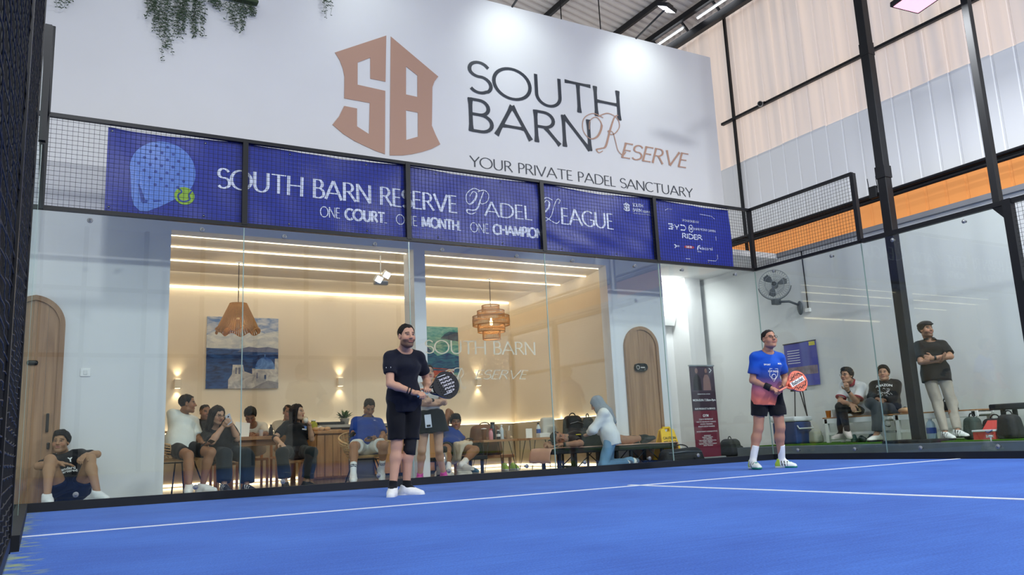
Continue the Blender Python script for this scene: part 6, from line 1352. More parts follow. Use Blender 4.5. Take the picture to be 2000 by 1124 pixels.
# --- seats
def rattan_chair(label, x, y, z, rz):
    t = thing('rattan_chair', label, 'chair', (x, y, 0), 'rattan tub chairs'); M = Matrix.Translation((x, y, 0)) @ Matrix.Rotation(rz, 4, 'Z'); T = lambda *p: tuple(M @ Vector(p))
    R0 = 0.29
    for i in range(21):   # upright canes of the tub, open at the front (-y)
        a = math.radians(-40 + 260*i/20); c, s_ = math.cos(a), math.sin(a); back = 0.5 + 0.5*math.sin(a); h = 0.12 + 0.22*max(0, back)
        MB().tube([T(0.20*c, 0.20*s_, z - 0.02), T(0.27*c, 0.26*s_, z + 0.04), T((R0 + 0.03)*c, (R0 + 0.03)*s_, z + h*0.6), T((R0 + 0.05)*c, (R0 + 0.05)*s_, z + h)], 0.0075, 5).build('cane', 'rattan_pale', t)
    for k in range(6):
        f_ = k/5.0; P = []
        for i in range(27):
            a = math.radians(-40 + 260*i/26); c, s_ = math.cos(a), math.sin(a); h = (0.12 + 0.22*max(0, 0.5 + 0.5*math.sin(a)))*f_; r = 0.25 + 0.10*min(1, f_*1.3); P.append(T(r*c, r*s_, z + h))
        MB().tube(P, 0.008 if k < 5 else 0.015, 6).build('weave' if k < 5 else 'rim', 'rattan_pale', t)
    MB().lathe([(0.0, 0.02), (0.22, 0.02), (0.245, 0.0), (0.22, -0.02), (0.0, -0.02)], T(0, 0, z - 0.02), 24).build('seat', 'rattan_pale', t)
    MB().tube([T(0.19*math.cos(a), 0.19*math.sin(a), z - 0.06) for a in [i*math.pi/12 for i in range(24)]], 0.008, 6, closed=True).build('leg_ring', 'black_steel', t)
    for sx in (-1, 1):
        for sy in (-1, 1): MB().tube([T(sx*0.13, sy*0.13, z - 0.05), T(sx*0.24, sy*0.24, 0.0)], 0.009, 6).build('leg', 'black_steel', t)
    return t
def pel(k): return POSES[k][1]['pel']
rattan_chair('rattan tub chair under the man in the white T-shirt', pel('B')[0] + 0.0, pel('B')[1] + 0.10, pel('B')[2] - 0.12, math.radians(25))
rattan_chair('rattan tub chair under the man in the blue polo', pel('H')[0], pel('H')[1] + 0.08, pel('H')[2] - 0.12, math.radians(-12))
def wood_chair(label, x, y, z, rz, back=0.32):
    t = thing('wooden_chair', label, 'chair', (x, y, 0), 'light wooden chairs'); M = Matrix.Translation((x, y, 0)) @ Matrix.Rotation(rz, 4, 'Z')
    MB().rbox(-0.20, 0.20, -0.20, 0.20, z - 0.035, z, 0.01, M).build('seat', 'counter_wood', t)
    for sx in (-1, 1):
        for sy in (-1, 1): MB().rbox(sx*0.18 - 0.018, sx*0.18 + 0.018, sy*0.18 - 0.018, sy*0.18 + 0.018, 0, (z + back) if (sy > 0 and back) else z - 0.03, 0.005, M).build('leg', 'counter_wood', t)
    if back: MB().rbox(-0.19, 0.19, 0.165, 0.195, z + back - 0.12, z + back, 0.008, M).build('backrest', 'counter_wood', t)
    return t
wood_chair('light wooden chair under the woman with the phone', pel('C')[0] + 0.02, pel('C')[1] + 0.10, pel('C')[2] - 0.14, math.radians(20), 0.0)
wood_chair('light wooden chair under the woman drinking', pel('G')[0], pel('G')[1] + 0.08, pel('G')[2] - 0.12, math.radians(5), 0.30)
wood_chair('light wooden chair behind the table under the man in the white shirt', pel('E')[0], pel('E')[1] + 0.05, pel('E')[2] - 0.12, 0.0, 0.30)
wood_chair('light wooden chair under the half hidden man in the dark jacket', pel('D')[0], pel('D')[1] + 0.05, pel('D')[2] - 0.12, 0.0, 0.30)
wood_chair('light wooden chair under the half hidden man in the pale shirt', pel('F')[0], pel('F')[1] + 0.05, pel('F')[2] - 0.12, 0.0, 0.30)
# wooden dining table
t = thing('dining_table', 'long light wooden table between the seated people on the left', 'table', (2.9, 2.85, 0))
for k in range(4): MB().rbox(2.35, 3.45, 2.58 + k*0.145, 2.72 + k*0.145, 0.64, 0.69, 0.005).build('plank', 'table_wood', t)
for x in (2.42, 3.38):
    for y in (2.66, 3.08): MB().rbox(x - 0.03, x + 0.03, y - 0.03, y + 0.03, 0, 0.64, 0.005).build('leg', 'counter_wood', t)
MB().rbox(2.45, 3.35, 2.66, 2.69, 0.56, 0.64, 0.004).build('apron', 'table_wood', t)
def bottle(label, x, y, z, h, r, m, cap, neck=0.38, name='bottle', cat='bottle', band=None, group=None):
    t = thing(name, label, cat, (x, y, z), group)
    MB().lathe([(r*0.9, 0), (r, h*0.03), (r, h*0.62), (r*0.85, h*0.72), (r*neck, h*0.84), (r*neck, h*0.9)], (x, y, z), 16).build('body', m, t)
    MB().lathe([(r*neck*1.2, h*0.89), (r*neck*1.2, h), (r*neck*0.9, h*1.0)], (x, y, z), 12).build('cap', cap, t)
    if band: MB().lathe([(r*1.01, h*0.28), (r*1.02, h*0.30), (r*1.02, h*0.55), (r*1.01, h*0.57)], (x, y, z), 16, cap=False).build('label_band', band, t)
    return t
def cup(label, x, y, z, h, r, m, straw=None, lid=None, drink=None):
    t = thing('drink_cup', label, 'cup', (x, y, z)); MB().lathe([(r*0.78, 0), (r, h), (r*1.03, h*1.01), (r*0.95, h*0.99), (r*0.72, 0.006)], (x, y, z), 16).build('cup_wall', m, t)
    if drink: MB().lathe([(r*0.70, 0.008), (r*0.88, h*0.75)], (x, y, z), 16).build('drink', drink, t)
    if lid: MB().lathe([(r*1.04, h), (r*1.0, h*1.06), (0.0, h*1.1)], (x, y, z), 16).build('lid', lid, t)
    if straw: MB().tube([(x, y, z + 0.01), (x + 0.03, y, z + h*1.6)], 0.005, 6).build('straw', straw, t)
    return t
mat('bottle_clear', 'c9d6de', 0.1, spec=0.7); mat('bottle_dark', '1a1a20', 0.25); mat('bottle_pink', 'd8929a', 0.2); mat('cap_red', 'c0303a', 0.4); mat('cap_white', 'f0f0f0', 0.4); mat('drink_brown', '8a5a34', 0.2); mat('drink_milky', 'c8ac88', 0.25); mat('label_blue', '2a4a9a', 0.5); mat('paper', 'efece4', 0.8); mat('drink_orange', 'd8862e', 0.25); mat('drink_pink', 'b0304e', 0.25); mat('cup_pale', 'dfe0dc', 0.2)
bottle('small dark bottle on the long wooden table', 2.98, 2.75, 0.69, 0.16, 0.03, 'bottle_dark', 'bottle_dark')
bottle('clear water bottle with grey cap on the long wooden table', 3.28, 2.9, 0.69, 0.21, 0.032, 'bottle_clear', 'grey_metal')
t = thing('laptop', 'dark open laptop lying on the long wooden table', 'laptop', (3.1, 2.72, 0.69)); MB().rbox(2.95, 3.27, 2.64, 2.86, 0.69, 0.705, 0.004).build('base', 'phone_dark', t); MB().rbox(2.98, 3.24, 2.70, 2.83, 0.705, 0.708, 0.001).build('keyboard', 'black_matte', t)
t = thing('menu_sheet', 'white menu sheet held up in front of the man in the white shirt', 'paper', (2.66, 2.72, 0.69)); M = Matrix.Translation((2.57, 2.70, 0.79)) @ Matrix.Rotation(-0.35, 4, 'X') @ Matrix.Rotation(0.15, 4, 'Y'); MB().rbox(-0.10, 0.10, -0.002, 0.002, -0.11, 0.11, 0.001, M).build('sheet', 'paper', t)
cup('white paper cup on the long wooden table', 2.82, 2.66, 0.69, 0.09, 0.034, 'cap_white')
# wooden counter with panel doors
t = thing('wooden_counter', 'wooden panelled counter beside the woman drinking', 'counter', (3.75, 2.8, 0)); 
MB().rbox(3.42, 4.10, 2.50, 3.0, 0.69, 0.735, 0.008).build('top', 'counter_wood', t); MB().box(3.46, 4.06, 2.56, 2.98, 0.06, 0.69).build('body', 'counter_wood', t); MB().box(3.50, 4.02, 2.60, 2.95, 0.0, 0.06).build('plinth', 'door_wood', t)
for k in range(5): MB().rbox(3.465 + k*0.118, 3.575 + k*0.118, 2.535, 2.56, 0.08, 0.67, 0.004).build('plank', 'counter_wood', t)
mat('pastry', 'c9a074', 0.8, var=0.2, scale=20); mat('plastic_film', 'd8d4cc', 0.15, spec=0.7); mat('leaf_yellow', '9a9a34', 0.6)
t = thing('pastry_bag', 'clear bag of pastries on the wooden counter', 'food bag', (3.68, 2.7, 0.735))
for k, (a, b) in enumerate(((0, 0), (0.09, 0.02), (0.17, -0.01), (0.05, 0.08), (0.13, 0.09))): MB().ell((3.60 + a, 2.66 + b, 0.765), (0.05, 0.04, 0.03), 10).build('pastry', 'pastry', t)
MB().tube([(3.56, 2.68, 0.745), (3.68, 2.70, 0.775), (3.84, 2.72, 0.74)], [0.02, 0.035, 0.012], 8).build('film', 'plastic_film', t)
bottle('squat yellow-green bottle on the wooden counter', 3.62, 2.85, 0.735, 0.17, 0.06, 'leaf_yellow', 'cap_white', 0.5)
tag(MB().rbox(3.80, 4.25, 3.30, 3.46, 0.835, 0.885, 0.015).build('black_case', 'black_matte'), 'long flat black case on the grey sideboard top', 'case')
# sideboard with grey top
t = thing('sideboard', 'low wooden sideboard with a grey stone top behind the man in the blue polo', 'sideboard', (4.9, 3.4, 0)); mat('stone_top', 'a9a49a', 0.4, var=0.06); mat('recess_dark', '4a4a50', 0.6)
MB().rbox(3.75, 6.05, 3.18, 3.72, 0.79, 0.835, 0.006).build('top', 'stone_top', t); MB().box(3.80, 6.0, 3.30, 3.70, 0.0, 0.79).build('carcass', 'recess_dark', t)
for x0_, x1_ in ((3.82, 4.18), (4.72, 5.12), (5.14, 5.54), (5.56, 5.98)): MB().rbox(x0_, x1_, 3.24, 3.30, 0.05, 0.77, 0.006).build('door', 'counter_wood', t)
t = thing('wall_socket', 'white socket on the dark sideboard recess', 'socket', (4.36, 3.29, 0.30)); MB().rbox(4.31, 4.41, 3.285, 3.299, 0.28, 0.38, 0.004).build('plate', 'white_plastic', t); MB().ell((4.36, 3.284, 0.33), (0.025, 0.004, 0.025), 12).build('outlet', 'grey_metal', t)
# potted plant
t = thing('potted_plant', 'small green plant in a stone pot on the grey sideboard', 'plant', (4.28, 3.4, 0.835)); mat('leaf_green', '4a6a26', 0.6, var=0.25, scale=9); MB().lathe([(0.055, 0), (0.075, 0.09), (0.078, 0.10), (0.066, 0.10), (0.06, 0.08)], (4.28, 3.4, 0.835), 16).build('pot', 'stone_top', t)
rnd = random.Random(2)
for i in range(46):
    a = rnd.uniform(0, 6.28); e = rnd.uniform(0.25, 1.35); L_ = rnd.uniform(0.12, 0.2); d = Vector((math.cos(a)*math.cos(e), math.sin(a)*math.cos(e), math.sin(e))); b = Vector((4.28, 3.4, 0.925)); q = d.cross(Vector((0, 0, 1))).normalized()*0.016; mid = b + d*L_*0.6; tip = b + d*L_ - Vector((0, 0, 0.03))
    MB().add([b, mid - q, tip, mid + q, b + Vector((0, 0, -0.002)), mid - q - Vector((0, 0, 0.002)), tip - Vector((0, 0, 0.002)), mid + q - Vector((0, 0, 0.002))], [(0, 1, 2, 3), (7, 6, 5, 4)]).build('leaf', 'leaf_green', t)
# low bench for the man in the tank top
t = thing('low_bench', 'low dark bench under the man in the tank top', 'bench', (5.75, 2.3, 0)); zs_ = pel('J')[2] - 0.13
MB().rbox(5.15, 6.05, 1.98, 2.5, zs_ - 0.06, zs_, 0.01).build('seat', 'black_matte', t)
for x in (5.22, 5.98):
    for y in (2.04, 2.44): MB().rbox(x - 0.02, x + 0.02, y - 0.02, y + 0.02, 0, zs_ - 0.06, 0.003).build('leg', 'black_steel', t)
# hairpin tables
def hairpin(label, x0, x1, y0, y1, z):
    t = thing('hairpin_table', label, 'table', ((x0+x1)/2, (y0+y1)/2, 0), 'low tables with hairpin legs'); n = 3; d = (y1-y0)/n
    for k in range(n): MB().rbox(x0, x1, y0 + k*d, y0 + (k+1)*d - 0.004, z - 0.035, z, 0.004).build('plank', 'table_wood', t)
    for x, sx in ((x0 + 0.07, -1), (x1 - 0.07, 1)):
        for y, sy in ((y0 + 0.07, -1), (y1 - 0.07, 1)):
            f = (x + sx*0.05, y + sy*0.04, 0.008); MB().tube([(x - 0.05, y, z - 0.035), f, (x + 0.05, y, z - 0.035)], 0.007, 6).build('leg', 'lamp_cord', t)
    return t
hairpin('low hairpin-leg table crowded with drinks beside the man in the tank top', 6.13, 6.74, 2.25, 2.75, 0.50)
hairpin('low hairpin-leg table with a white card and water bottle by the massage table', 6.84, 7.46, 2.0, 2.45, 0.50)
cup('tall brown iced drink on the crowded hairpin table', 6.20, 2.36, 0.50, 0.17, 0.042, 'drink_brown', None, 'cap_white')
bottle('pink bottle with red cap on the crowded hairpin table', 6.30, 2.32, 0.50, 0.17, 0.036, 'bottle_pink', 'cap_red', 0.6)
bottle('dark bottle with red cap on the crowded hairpin table', 6.37, 2.45, 0.50, 0.16, 0.032, 'bottle_dark', 'cap_red', 0.5)
bottle('dark bottle with pale label on the crowded hairpin table', 6.44, 2.33, 0.50, 0.15, 0.034, 'bottle_dark', 'cap_white', 0.5, band='cup_pale')
bottle('tall black flask on the crowded hairpin table', 6.46, 2.55, 0.50, 0.28, 0.045, 'bottle_dark', 'black_matte', 0.7)
bottle('clear bottle on the crowded hairpin table', 6.54, 2.40, 0.50, 0.23, 0.034, 'bottle_clear', 'cap_white', 0.4)
cup('milky iced drink with a straw on the crowded hairpin table', 6.62, 2.34, 0.50, 0.13, 0.042, 'drink_milky', 'cap_white')
t = thing('food_wrap', 'crumpled paper food wrap at the edge of the crowded hairpin table', 'food', (6.68, 2.45, 0.50)); MB().ell((6.66, 2.46, 0.53), (0.055, 0.05, 0.03), 12).build('paper', 'pastry', t); MB().ell((6.70, 2.40, 0.525), (0.04, 0.035, 0.025), 10).build('bread', 'drink_milky', t)
# brown bag and black bag behind the table
def bag(name, label, c, r, m, rot=0.0, handle=True, straps=None, zip_=None, cat='bag'):
    t = thing(name, label, cat, (c[0], c[1], c[2] - r[2])); f = Field(V3(c) - V3(r)*1.25 - 0.05, V3(c) + V3(r)*1.25 + 0.05, max(r)/16); M = Matrix.Rotation(rot, 3, 'Z'); ax = V3(M @ Vector((1, 0, 0)))
    ay = V3((-ax[1], ax[0], 0)); k = r[1]
    f.rbx(c, r, [ax, ay, (0, 0, 1)], min(r)*0.55, 0.02, 0.22); f.rbx(V3(c) - ay*r[1]*0.85 - V3((0, 0, r[2]*0.35)), (r[0]*0.7, r[1]*0.35, r[2]*0.5), [ax, ay, (0, 0, 1)], min(r)*0.25, 0.02, 0.1)
    f.cut((c[0], c[1], c[2] - r[2]), (0, 0, -1)); f.wrinkle(max(r)*0.010, 5/max(r), 7); v, q = f.nets(); mesh_np('body', [(v, q)], m, t)
    if handle: MB().tube([tuple(V3(c) + ax*r[0]*0.35*math.cos(a) + V3((0, 0, r[2]*0.92 + 0.06*math.sin(a)))) for a in [i*math.pi/8 for i in range(9)]], 0.009, 6).build('handle', 'black_matte', t)
    if zip_: MB().tube([tuple(V3(c) - ax*r[0]*0.75 + V3((0, -k*0.85, r[2]*0.5))), tuple(V3(c) + V3((0, -k*1.0, r[2]*0.62))), tuple(V3(c) + ax*r[0]*0.75 + V3((0, -k*0.85, r[2]*0.5)))], 0.006, 5).build('zip', zip_, t)
    return t
mat('bag_black', '15161a', 0.7, bump=0.3, bscale=25); mat('bag_brown', '6a4426', 0.6, bump=0.2); mat('bag_green', '35423c', 0.75, bump=0.3, bscale=20); mat('bag_grey', 'c4c2ba', 0.8, bump=0.2); mat('pink_towel', 'e0b19c', 0.95, bump=0.35, bscale=140)
bag('leather_bag', 'round brown leather bag behind the crowded hairpin table', (6.55, 3.0, 0.50), (0.30, 0.14, 0.25), 'bag_brown')
t = thing('low_bench', 'low wooden bench carrying the brown and black bags behind the hairpin tables', 'bench', (6.5, 3.0, 0)); MB().rbox(5.98, 7.0, 2.82, 3.16, 0.20, 0.25, 0.008).build('seat', 'table_wood', t)
for x in (6.05, 6.93):
    for y in (2.86, 3.12): MB().rbox(x - 0.02, x + 0.02, y - 0.02, y + 0.02, 0, 0.20, 0.003).build('leg', 'table_wood', t)
bag('sports_bag', 'black sports bag lying on the low wooden bench left of the brown bag', (6.2, 2.9, 0.37), (0.26, 0.12, 0.12), 'bag_black')
# white card, water bottle, box and bags on the second table
t = thing('table_card', 'blank white card standing on the hairpin table by the massage table', 'card', (6.92, 2.2, 0.50)); MB().rbox(6.87, 6.985, 2.19, 2.205, 0.50, 0.65, 0.002).build('card', 'paper', t); MB().rbox(6.88, 6.975, 2.205, 2.24, 0.50, 0.51, 0.002).build('foot', 'paper', t)
bottle('clear water bottle with blue label on the hairpin table by the massage table', 7.14, 2.25, 0.50, 0.24, 0.036, 'bottle_clear', 'bottle_dark', 0.4, band='label_blue')
tag(MB().rbox(7.06, 7.26, 2.08, 2.2, 0.50, 0.57, 0.008).build('tissue_box', 'cup_pale'), 'small white tissue box on the hairpin table by the massage table', 'box')
bag('tote_bag', 'pale grey pointed tote bag on the hairpin table behind the lying man', (7.34, 2.28, 0.66), (0.15, 0.08, 0.16), 'bag_grey', 0.1, False)
bag('backpack', 'black backpack standing behind the shoulders of the lying man', (7.48, 1.75, 0.56), (0.17, 0.14, 0.26), 'bag_black', 0.0, True, zip_='grey_metal', cat='backpack')
bag('camera_bag', 'small black bag on the ledge beside the kneeling woman', (7.77, 1.75, 0.70), (0.09, 0.09, 0.09), 'bag_black', 0.2, True)
t = thing('side_stool', 'low dark stool carrying the black bags behind the massage table', 'stool', (7.58, 1.75, 0)); MB().rbox(7.30, 7.86, 1.58, 1.92, 0.25, 0.30, 0.008).build('seat', 'black_matte', t); MB().rbox(7.68, 7.85, 1.64, 1.88, 0.30, 0.61, 0.008).build('box', 'recess_dark', t)
for x in (7.34, 7.82):
    for y in (1.62, 1.88): MB().rbox(x - 0.015, x + 0.015, y - 0.015, y + 0.015, 0, 0.25, 0.003).build('leg', 'black_steel', t)
# massage table with towel
t = thing('massage_table', 'low black folding massage table by the arched door', 'massage table', (7.3, 0.67, 0))
MB().rbox(6.22, 8.42, 0.41, 0.93, 0.255, 0.330, 0.012).build('pad', 'black_matte', t)
for x in (6.36, 6.62, 7.34, 7.60, 8.18):
    for y in (0.46, 0.88): MB().rbox(x - 0.022, x + 0.022, y - 0.022, y + 0.022, 0.0, 0.255, 0.004).build('leg', 'black_steel', t)
for xa, xb in ((6.64, 6.90), (7.36, 7.12), (7.62, 7.86), (8.16, 7.94)):
    for y in (0.46, 0.88): MB().tube([(xa, y, 0.05), (xb, y, 0.25)], 0.008, 6).build('brace', 'black_steel', t)
for x in (6.62, 8.18): MB().rbox(x - 0.015, x + 0.015, 0.46, 0.88, 0.06, 0.09, 0.003).build('crossbar', 'black_steel', t)
t = thing('towel', 'pale pink towel spread over the massage table and hanging off its left end', 'towel', (7.3, 0.67, 0.33)); n = 60; vs = []; fs = []
prof = [(6.17, 0.14), (6.165, 0.20), (6.175, 0.28), (6.20, 0.335), (6.26, 0.342)] + [(6.26 + 2.18*i/24, 0.341) for i in range(1, 25)] + [(8.45, 0.33), (8.455, 0.24)]
for k in range(13):
    y = 0.395 + 0.55*k/12
    for x, z in prof: vs.append((x + 0.006*math.sin(k*1.7 + z*20), y, z + 0.003*math.sin(k*1.3 + x*9)))
m_ = len(prof); 
for k in range(12):
    for i in range(m_ - 1): a = k*m_ + i; fs.append((a, a+1, a+m_+1, a+m_))
o = MB().add(vs, fs, True).build('towel_cloth', 'pink_towel', t); md = o.modifiers.new('t', 'SOLIDIFY'); md.thickness = 0.006
# pairs of shoes on the floor (each shoe a thing)
def loose_shoe(label, x, y, z, a, c, sole, lace='lace_white', tilt=0.0, group=None):
    t = thing('shoe', label, 'shoe', (x, y, z), group); d = V3((math.cos(a), math.sin(a), 0)); s_ = V3((-d[1], d[0], 0)); u = V3((0, 0, 1)); O = V3((x, y, z)); u2 = unit(u + s_*tilt); s2 = np.cross(u2, d)
    Q = lambda fx, fy, fz: O + s2*fx + d*fy + u2*fz
    f = Field(O - 0.24, O + 0.26, 0.009); f.cone(Q(0, -0.09, 0.04), Q(0, 0.03, 0.04), 0.036, 0.042, 0.03); f.cone(Q(0, 0.03, 0.038), Q(0, 0.125, 0.028), 0.040, 0.031, 0.03, s2, 1.2); f.cone(Q(0, -0.075, 0.05), Q(0, -0.055, 0.10), 0.036, 0.038, 0.03); f.cone(Q(0, -0.03, 0.075), Q(0, 0.07, 0.045), 0.036, 0.028, 0.03)
    f.cone(Q(0, -0.09, 0.014), Q(0, 0.12, 0.014), 0.044, 0.042, 0.01, u2, 0.42); f.ell(Q(0, -0.055, 0.115), (0.026, 0.03, 0.03), None, 0.01, 'sub'); f.cut(Q(0, 0, 0.002), -u2); f.cut(O, (0, 0, -1))
    def fn(v, col): 
        h = (v - O) @ u2; col[h < 0.026] = lin(sole); return col
    o = cloth_obj('upper', f, c, t, fn, 'shoe'); mb = MB()
    for i in range(3): yy = 0.01 + i*0.024; zz = 0.108 - i*0.014; mb.tube([Q(-0.022, yy, zz - 0.012), Q(0, yy, zz), Q(0.022, yy, zz - 0.012)], 0.003, 4)
    mb.build('laces', lace, o); return t
loose_shoe('lime green trainer under the crowded hairpin table, left one', 6.70, 2.62, 0, -1.9, 'b6dc3a', 'd9dcd2', group='lime trainers'); loose_shoe('lime green trainer under the crowded hairpin table, right one', 6.86, 2.60, 0, -1.7, 'b6dc3a', 'd9dcd2', group='lime trainers')
loose_shoe('pale trainer on the lounge floor, nearest the wooden sideboard', 5.30, 1.98, 0, -0.4, 'dcd8cc', 'e9e6dc', group='pale trainers on the lounge floor'); loose_shoe('pale trainer on the lounge floor, nearest the hairpin tables', 5.62, 1.95, 0, 0.3, 'd2cec2', 'e9e6dc', group='pale trainers on the lounge floor')
loose_shoe('blue slipper on the lounge floor left of the hairpin tables', 6.08, 2.62, 0, -1.2, '5a8fa8', '4a7f98')
# stainless bin behind the standing woman
t = thing('pedal_bin', 'slim stainless steel bin behind the pink trainers', 'bin', (4.88, 1.55, 0)); MB().lathe([(0.085, 0), (0.085, 0.03)], (5.06, 1.5, 0), 20).build('base', 'black_matte', t); MB().lathe([(0.08, 0.03), (0.08, 0.36)], (5.06, 1.5, 0), 20).build('drum', 'chrome', t); MB().lathe([(0.083, 0.36), (0.083, 0.42), (0.06, 0.44)], (5.06, 1.5, 0), 20).build('lid', 'black_matte', t)
# yellow wet-floor sign and the duffel bag
mat('sign_yellow', 'efc022', 0.45); mat('sign_red', 'c02a1e', 0.5)
t = thing('floor_sign', 'yellow wet-floor warning stand behind the black duffel bag', 'floor sign', (8.42, 0.62, 0))
def leaf(y0, y1, sgn):
    pts = [(8.20, 0.0), (8.30, 0.0), (8.32, 0.10), (8.48, 0.10), (8.50, 0.0), (8.60, 0.0), (8.53, 0.52), (8.49, 0.55), (8.45, 0.55), (8.44, 0.50), (8.36, 0.50), (8.35, 0.55), (8.31, 0.55), (8.27, 0.52)]
    mb = MB().prism(pts, 'y', -0.012, 0.012); sh = lambda p: (p[0], p[1] + y0 + (y1 - y0)*p[2]/0.55, p[2]); mb.v = [sh(p) for p in mb.v]; return mb
leaf(0.44, 0.58, 1).build('front_panel', 'sign_yellow', t); leaf(0.74, 0.60, -1).build('rear_panel', 'sign_yellow', t); MB().tube([(8.33, 0.59, 0.555), (8.47, 0.59, 0.555)], 0.02, 8).build('hinge', 'sign_yellow', t)
ns = unit(V3((0, -0.97, 0.25))); za = unit(V3((0, 0.25, 0.97)))
for tx, z, sz in (('CAUTION', 0.40, 0.055), ('WET FLOOR', 0.345, 0.045)): local_text(tx, V3((8.40, 0.44 + 0.14*z/0.55 - 0.012, z)), V3((1, 0, 0)), za, ns, sz, 'print_black', t, 'warning_text', 0.004, 0.001)
MB().tube([(8.40 + a, 0.44 + 0.14*z/0.55 - 0.018, z) for a, z in ((-0.07, 0.17), (0.07, 0.17), (0, 0.30))], 0.006, 5, closed=True).build('warning_triangle', 'sign_red', t); MB().tube([(8.40 + a, 0.44 + 0.14*z/0.55 - 0.018, z) for a, z in ((-0.02, 0.19), (0.0, 0.22), (0.01, 0.25))], 0.007, 5).build('warning_figure', 'print_black', t)
bag('duffel_bag', 'large black duffel bag on the floor in front of the yellow warning stand', (8.33, 0.22, 0.125), (0.42, 0.13, 0.125), 'bag_black', 0.0, True, zip_='grey_metal')
# roll-up banner of the gym
mat('rollup_top', '4a3a48', 0.5, var=0.2, scale=4); mat('rollup_red', '6a1a30', 0.45, var=0.15, scale=3); mat('rollup_dark', '3a2434', 0.45, var=0.15, scale=3); mat('figure_dark', '241c26', 0.5); mat('figure_skin', '8a6a66', 0.5); mat('silver', 'a9adb0', 0.35, metal=0.7)
t = thing('rollup_banner', 'tall dark red gym roll-up banner on a silver foot', 'banner', (9.30, 0.62, 0)); RX0, RX1, RY = 8.99, 9.50, 0.62
MB().rbox(RX0 - 0.02, RX1 + 0.02, RY - 0.10, RY + 0.08, 0.0, 0.085, 0.01).build('foot', 'silver', t); MB().rbox(RX0 - 0.01, RX1 + 0.01, RY - 0.018, RY + 0.012, 1.50, 1.525, 0.004).build('top_rail', 'silver', t); MB().tube([(9.245, RY + 0.05, 0.08), (9.245, RY + 0.02, 1.5)], 0.01, 6).build('pole', 'silver', t)
for a, b, m in ((1.10, 1.50, 'rollup_top'), (0.80, 1.10, 'rollup_dark'), (0.085, 0.80, 'rollup_red')): MB().box(RX0, RX1, RY - 0.006, RY + 0.002, a, b).build('print_panel', m, t)
for cx, sc in ((9.13, 1.0), (9.33, 0.92)):
    MB().ell((cx, RY - 0.006, 1.43), (0.032*sc, 0.003, 0.042*sc), 12).build('portrait_head', 'figure_skin', t); MB().prism([(cx - 0.09*sc, 1.12), (cx + 0.09*sc, 1.12), (cx + 0.075*sc, 1.30), (cx + 0.03, 1.37), (cx - 0.03, 1.37), (cx - 0.075*sc, 1.30)], 'y', RY - 0.0075, RY - 0.006).build('portrait_body', 'figure_dark' if cx < 9.2 else 'figure_skin', t)
MB().tube([(9.40, RY - 0.009, 1.47), (9.445, RY - 0.009, 1.44), (9.40, RY - 0.009, 1.40)], 0.008, 4).build('arrow_logo', 'print_white', t)
for tx, z, sz, bo in (('OPERATIONAL HOURS', 1.06, 0.026, 0), ('MON-SUN: 7.30am-9pm', 0.965, 0.047, 0.001), ('OUR PRODUCT & SERVICE', 0.83, 0.036, 0.0006), ('GYM', 0.72, 0.058, 0.001), ('3 DAYS MEMBERSHIP', 0.665, 0.032, 0), ('ONE TO ONE PRIVATE TRAINING', 0.625, 0.027, 0), ('COUPLE TRAINING', 0.59, 0.030, 0), ('PRIVATE GROUP TRAINING', 0.553, 0.028, 0), ('PHYSIOTHERAPY & REHABILITATION', 0.475, 0.026, 0), ('ASSESSMENT', 0.41, 0.026, 0), ('MANUAL THERAPY', 0.385, 0.026, 0), ('DRY NEEDLING', 0.36, 0.026, 0), ('POST SURGERY REHABILITATION', 0.335, 0.024, 0), ('SPORT THERAPY', 0.31, 0.026, 0), ('ELECTRO STIMULATION THERAPY', 0.285, 0.024, 0), ('SPORT MASSAGE', 0.26, 0.026, 0)):
    local_text(tx, V3((9.245, RY - 0.006, z)), V3((1, 0, 0)), V3((0, 0, 1)), V3((0, -1, 0)), sz, 'print_white', t, 'print_line', 0.003, bo)
# indoor air conditioner in the bright passage and camera above it
t = thing('air_conditioner', 'white wall air conditioner in the bright passage', 'air conditioner', (11.2, 3.75, 2.7)); MB().prism([(3.75, 2.66), (3.75, 2.92), (3.58, 2.92), (3.55, 2.84), (3.62, 2.66)], 'x', 11.04, 11.40).build('casing', 'white_plastic', t); MB().box(11.06, 11.38, 3.64, 3.72, 2.652, 2.659).build('vent', 'grey_metal', t)
t = thing('framed_notice', 'small framed notice leaning on the pier beside the yellow warning stand', 'notice', (8.78, 0.96, 0)); MB().rbox(8.68, 8.88, 0.965, 0.985, 0.0, 0.40, 0.004).build('frame', 'black_matte', t); MB().box(8.70, 8.86, 0.961, 0.966, 0.03, 0.37).build('sheet', 'paper', t)
# ------------------------------------------------------------------ walkway on the right
ZT = 0.205
# wall fan
t = thing('wall_fan', 'black wall-mounted fan with a round wire guard', 'fan', (11.98, 0.95, 2.5)); FC = V3((11.62, 1.08, 3.06)); FD = unit(V3((-0.75, -0.62, 0.05))); FX = unit(np.cross(FD, V3((0, 0, 1)))); FU = np.cross(FX, FD)
mat('fan_grey', '4a4e52', 0.5); mat('fan_wire', '9aa0a4', 0.4, metal=0.5)
RF = 0.27
for k in range(36):
    a = 2*math.pi*k/36; c = FX*math.cos(a) + FU*math.sin(a); MB().tube([FC + FD*0.085 + c*0.05, FC + FD*0.07 + c*RF*0.6, FC + c*RF, FC - FD*0.07 + c*RF*0.6, FC - FD*0.09 + c*0.05], 0.0022, 4).build('guard_wire', 'fan_wire', t)
for r, d in ((RF, 0), (RF*0.62, 0.068), (RF*0.62, -0.068), (0.05, 0.085)): MB().tube([FC + FD*d + (FX*math.cos(a) + FU*math.sin(a))*r for a in [i*math.pi/20 for i in range(40)]], 0.004 if r < RF else 0.008, 6, closed=True).build('guard_ring', 'fan_wire', t)
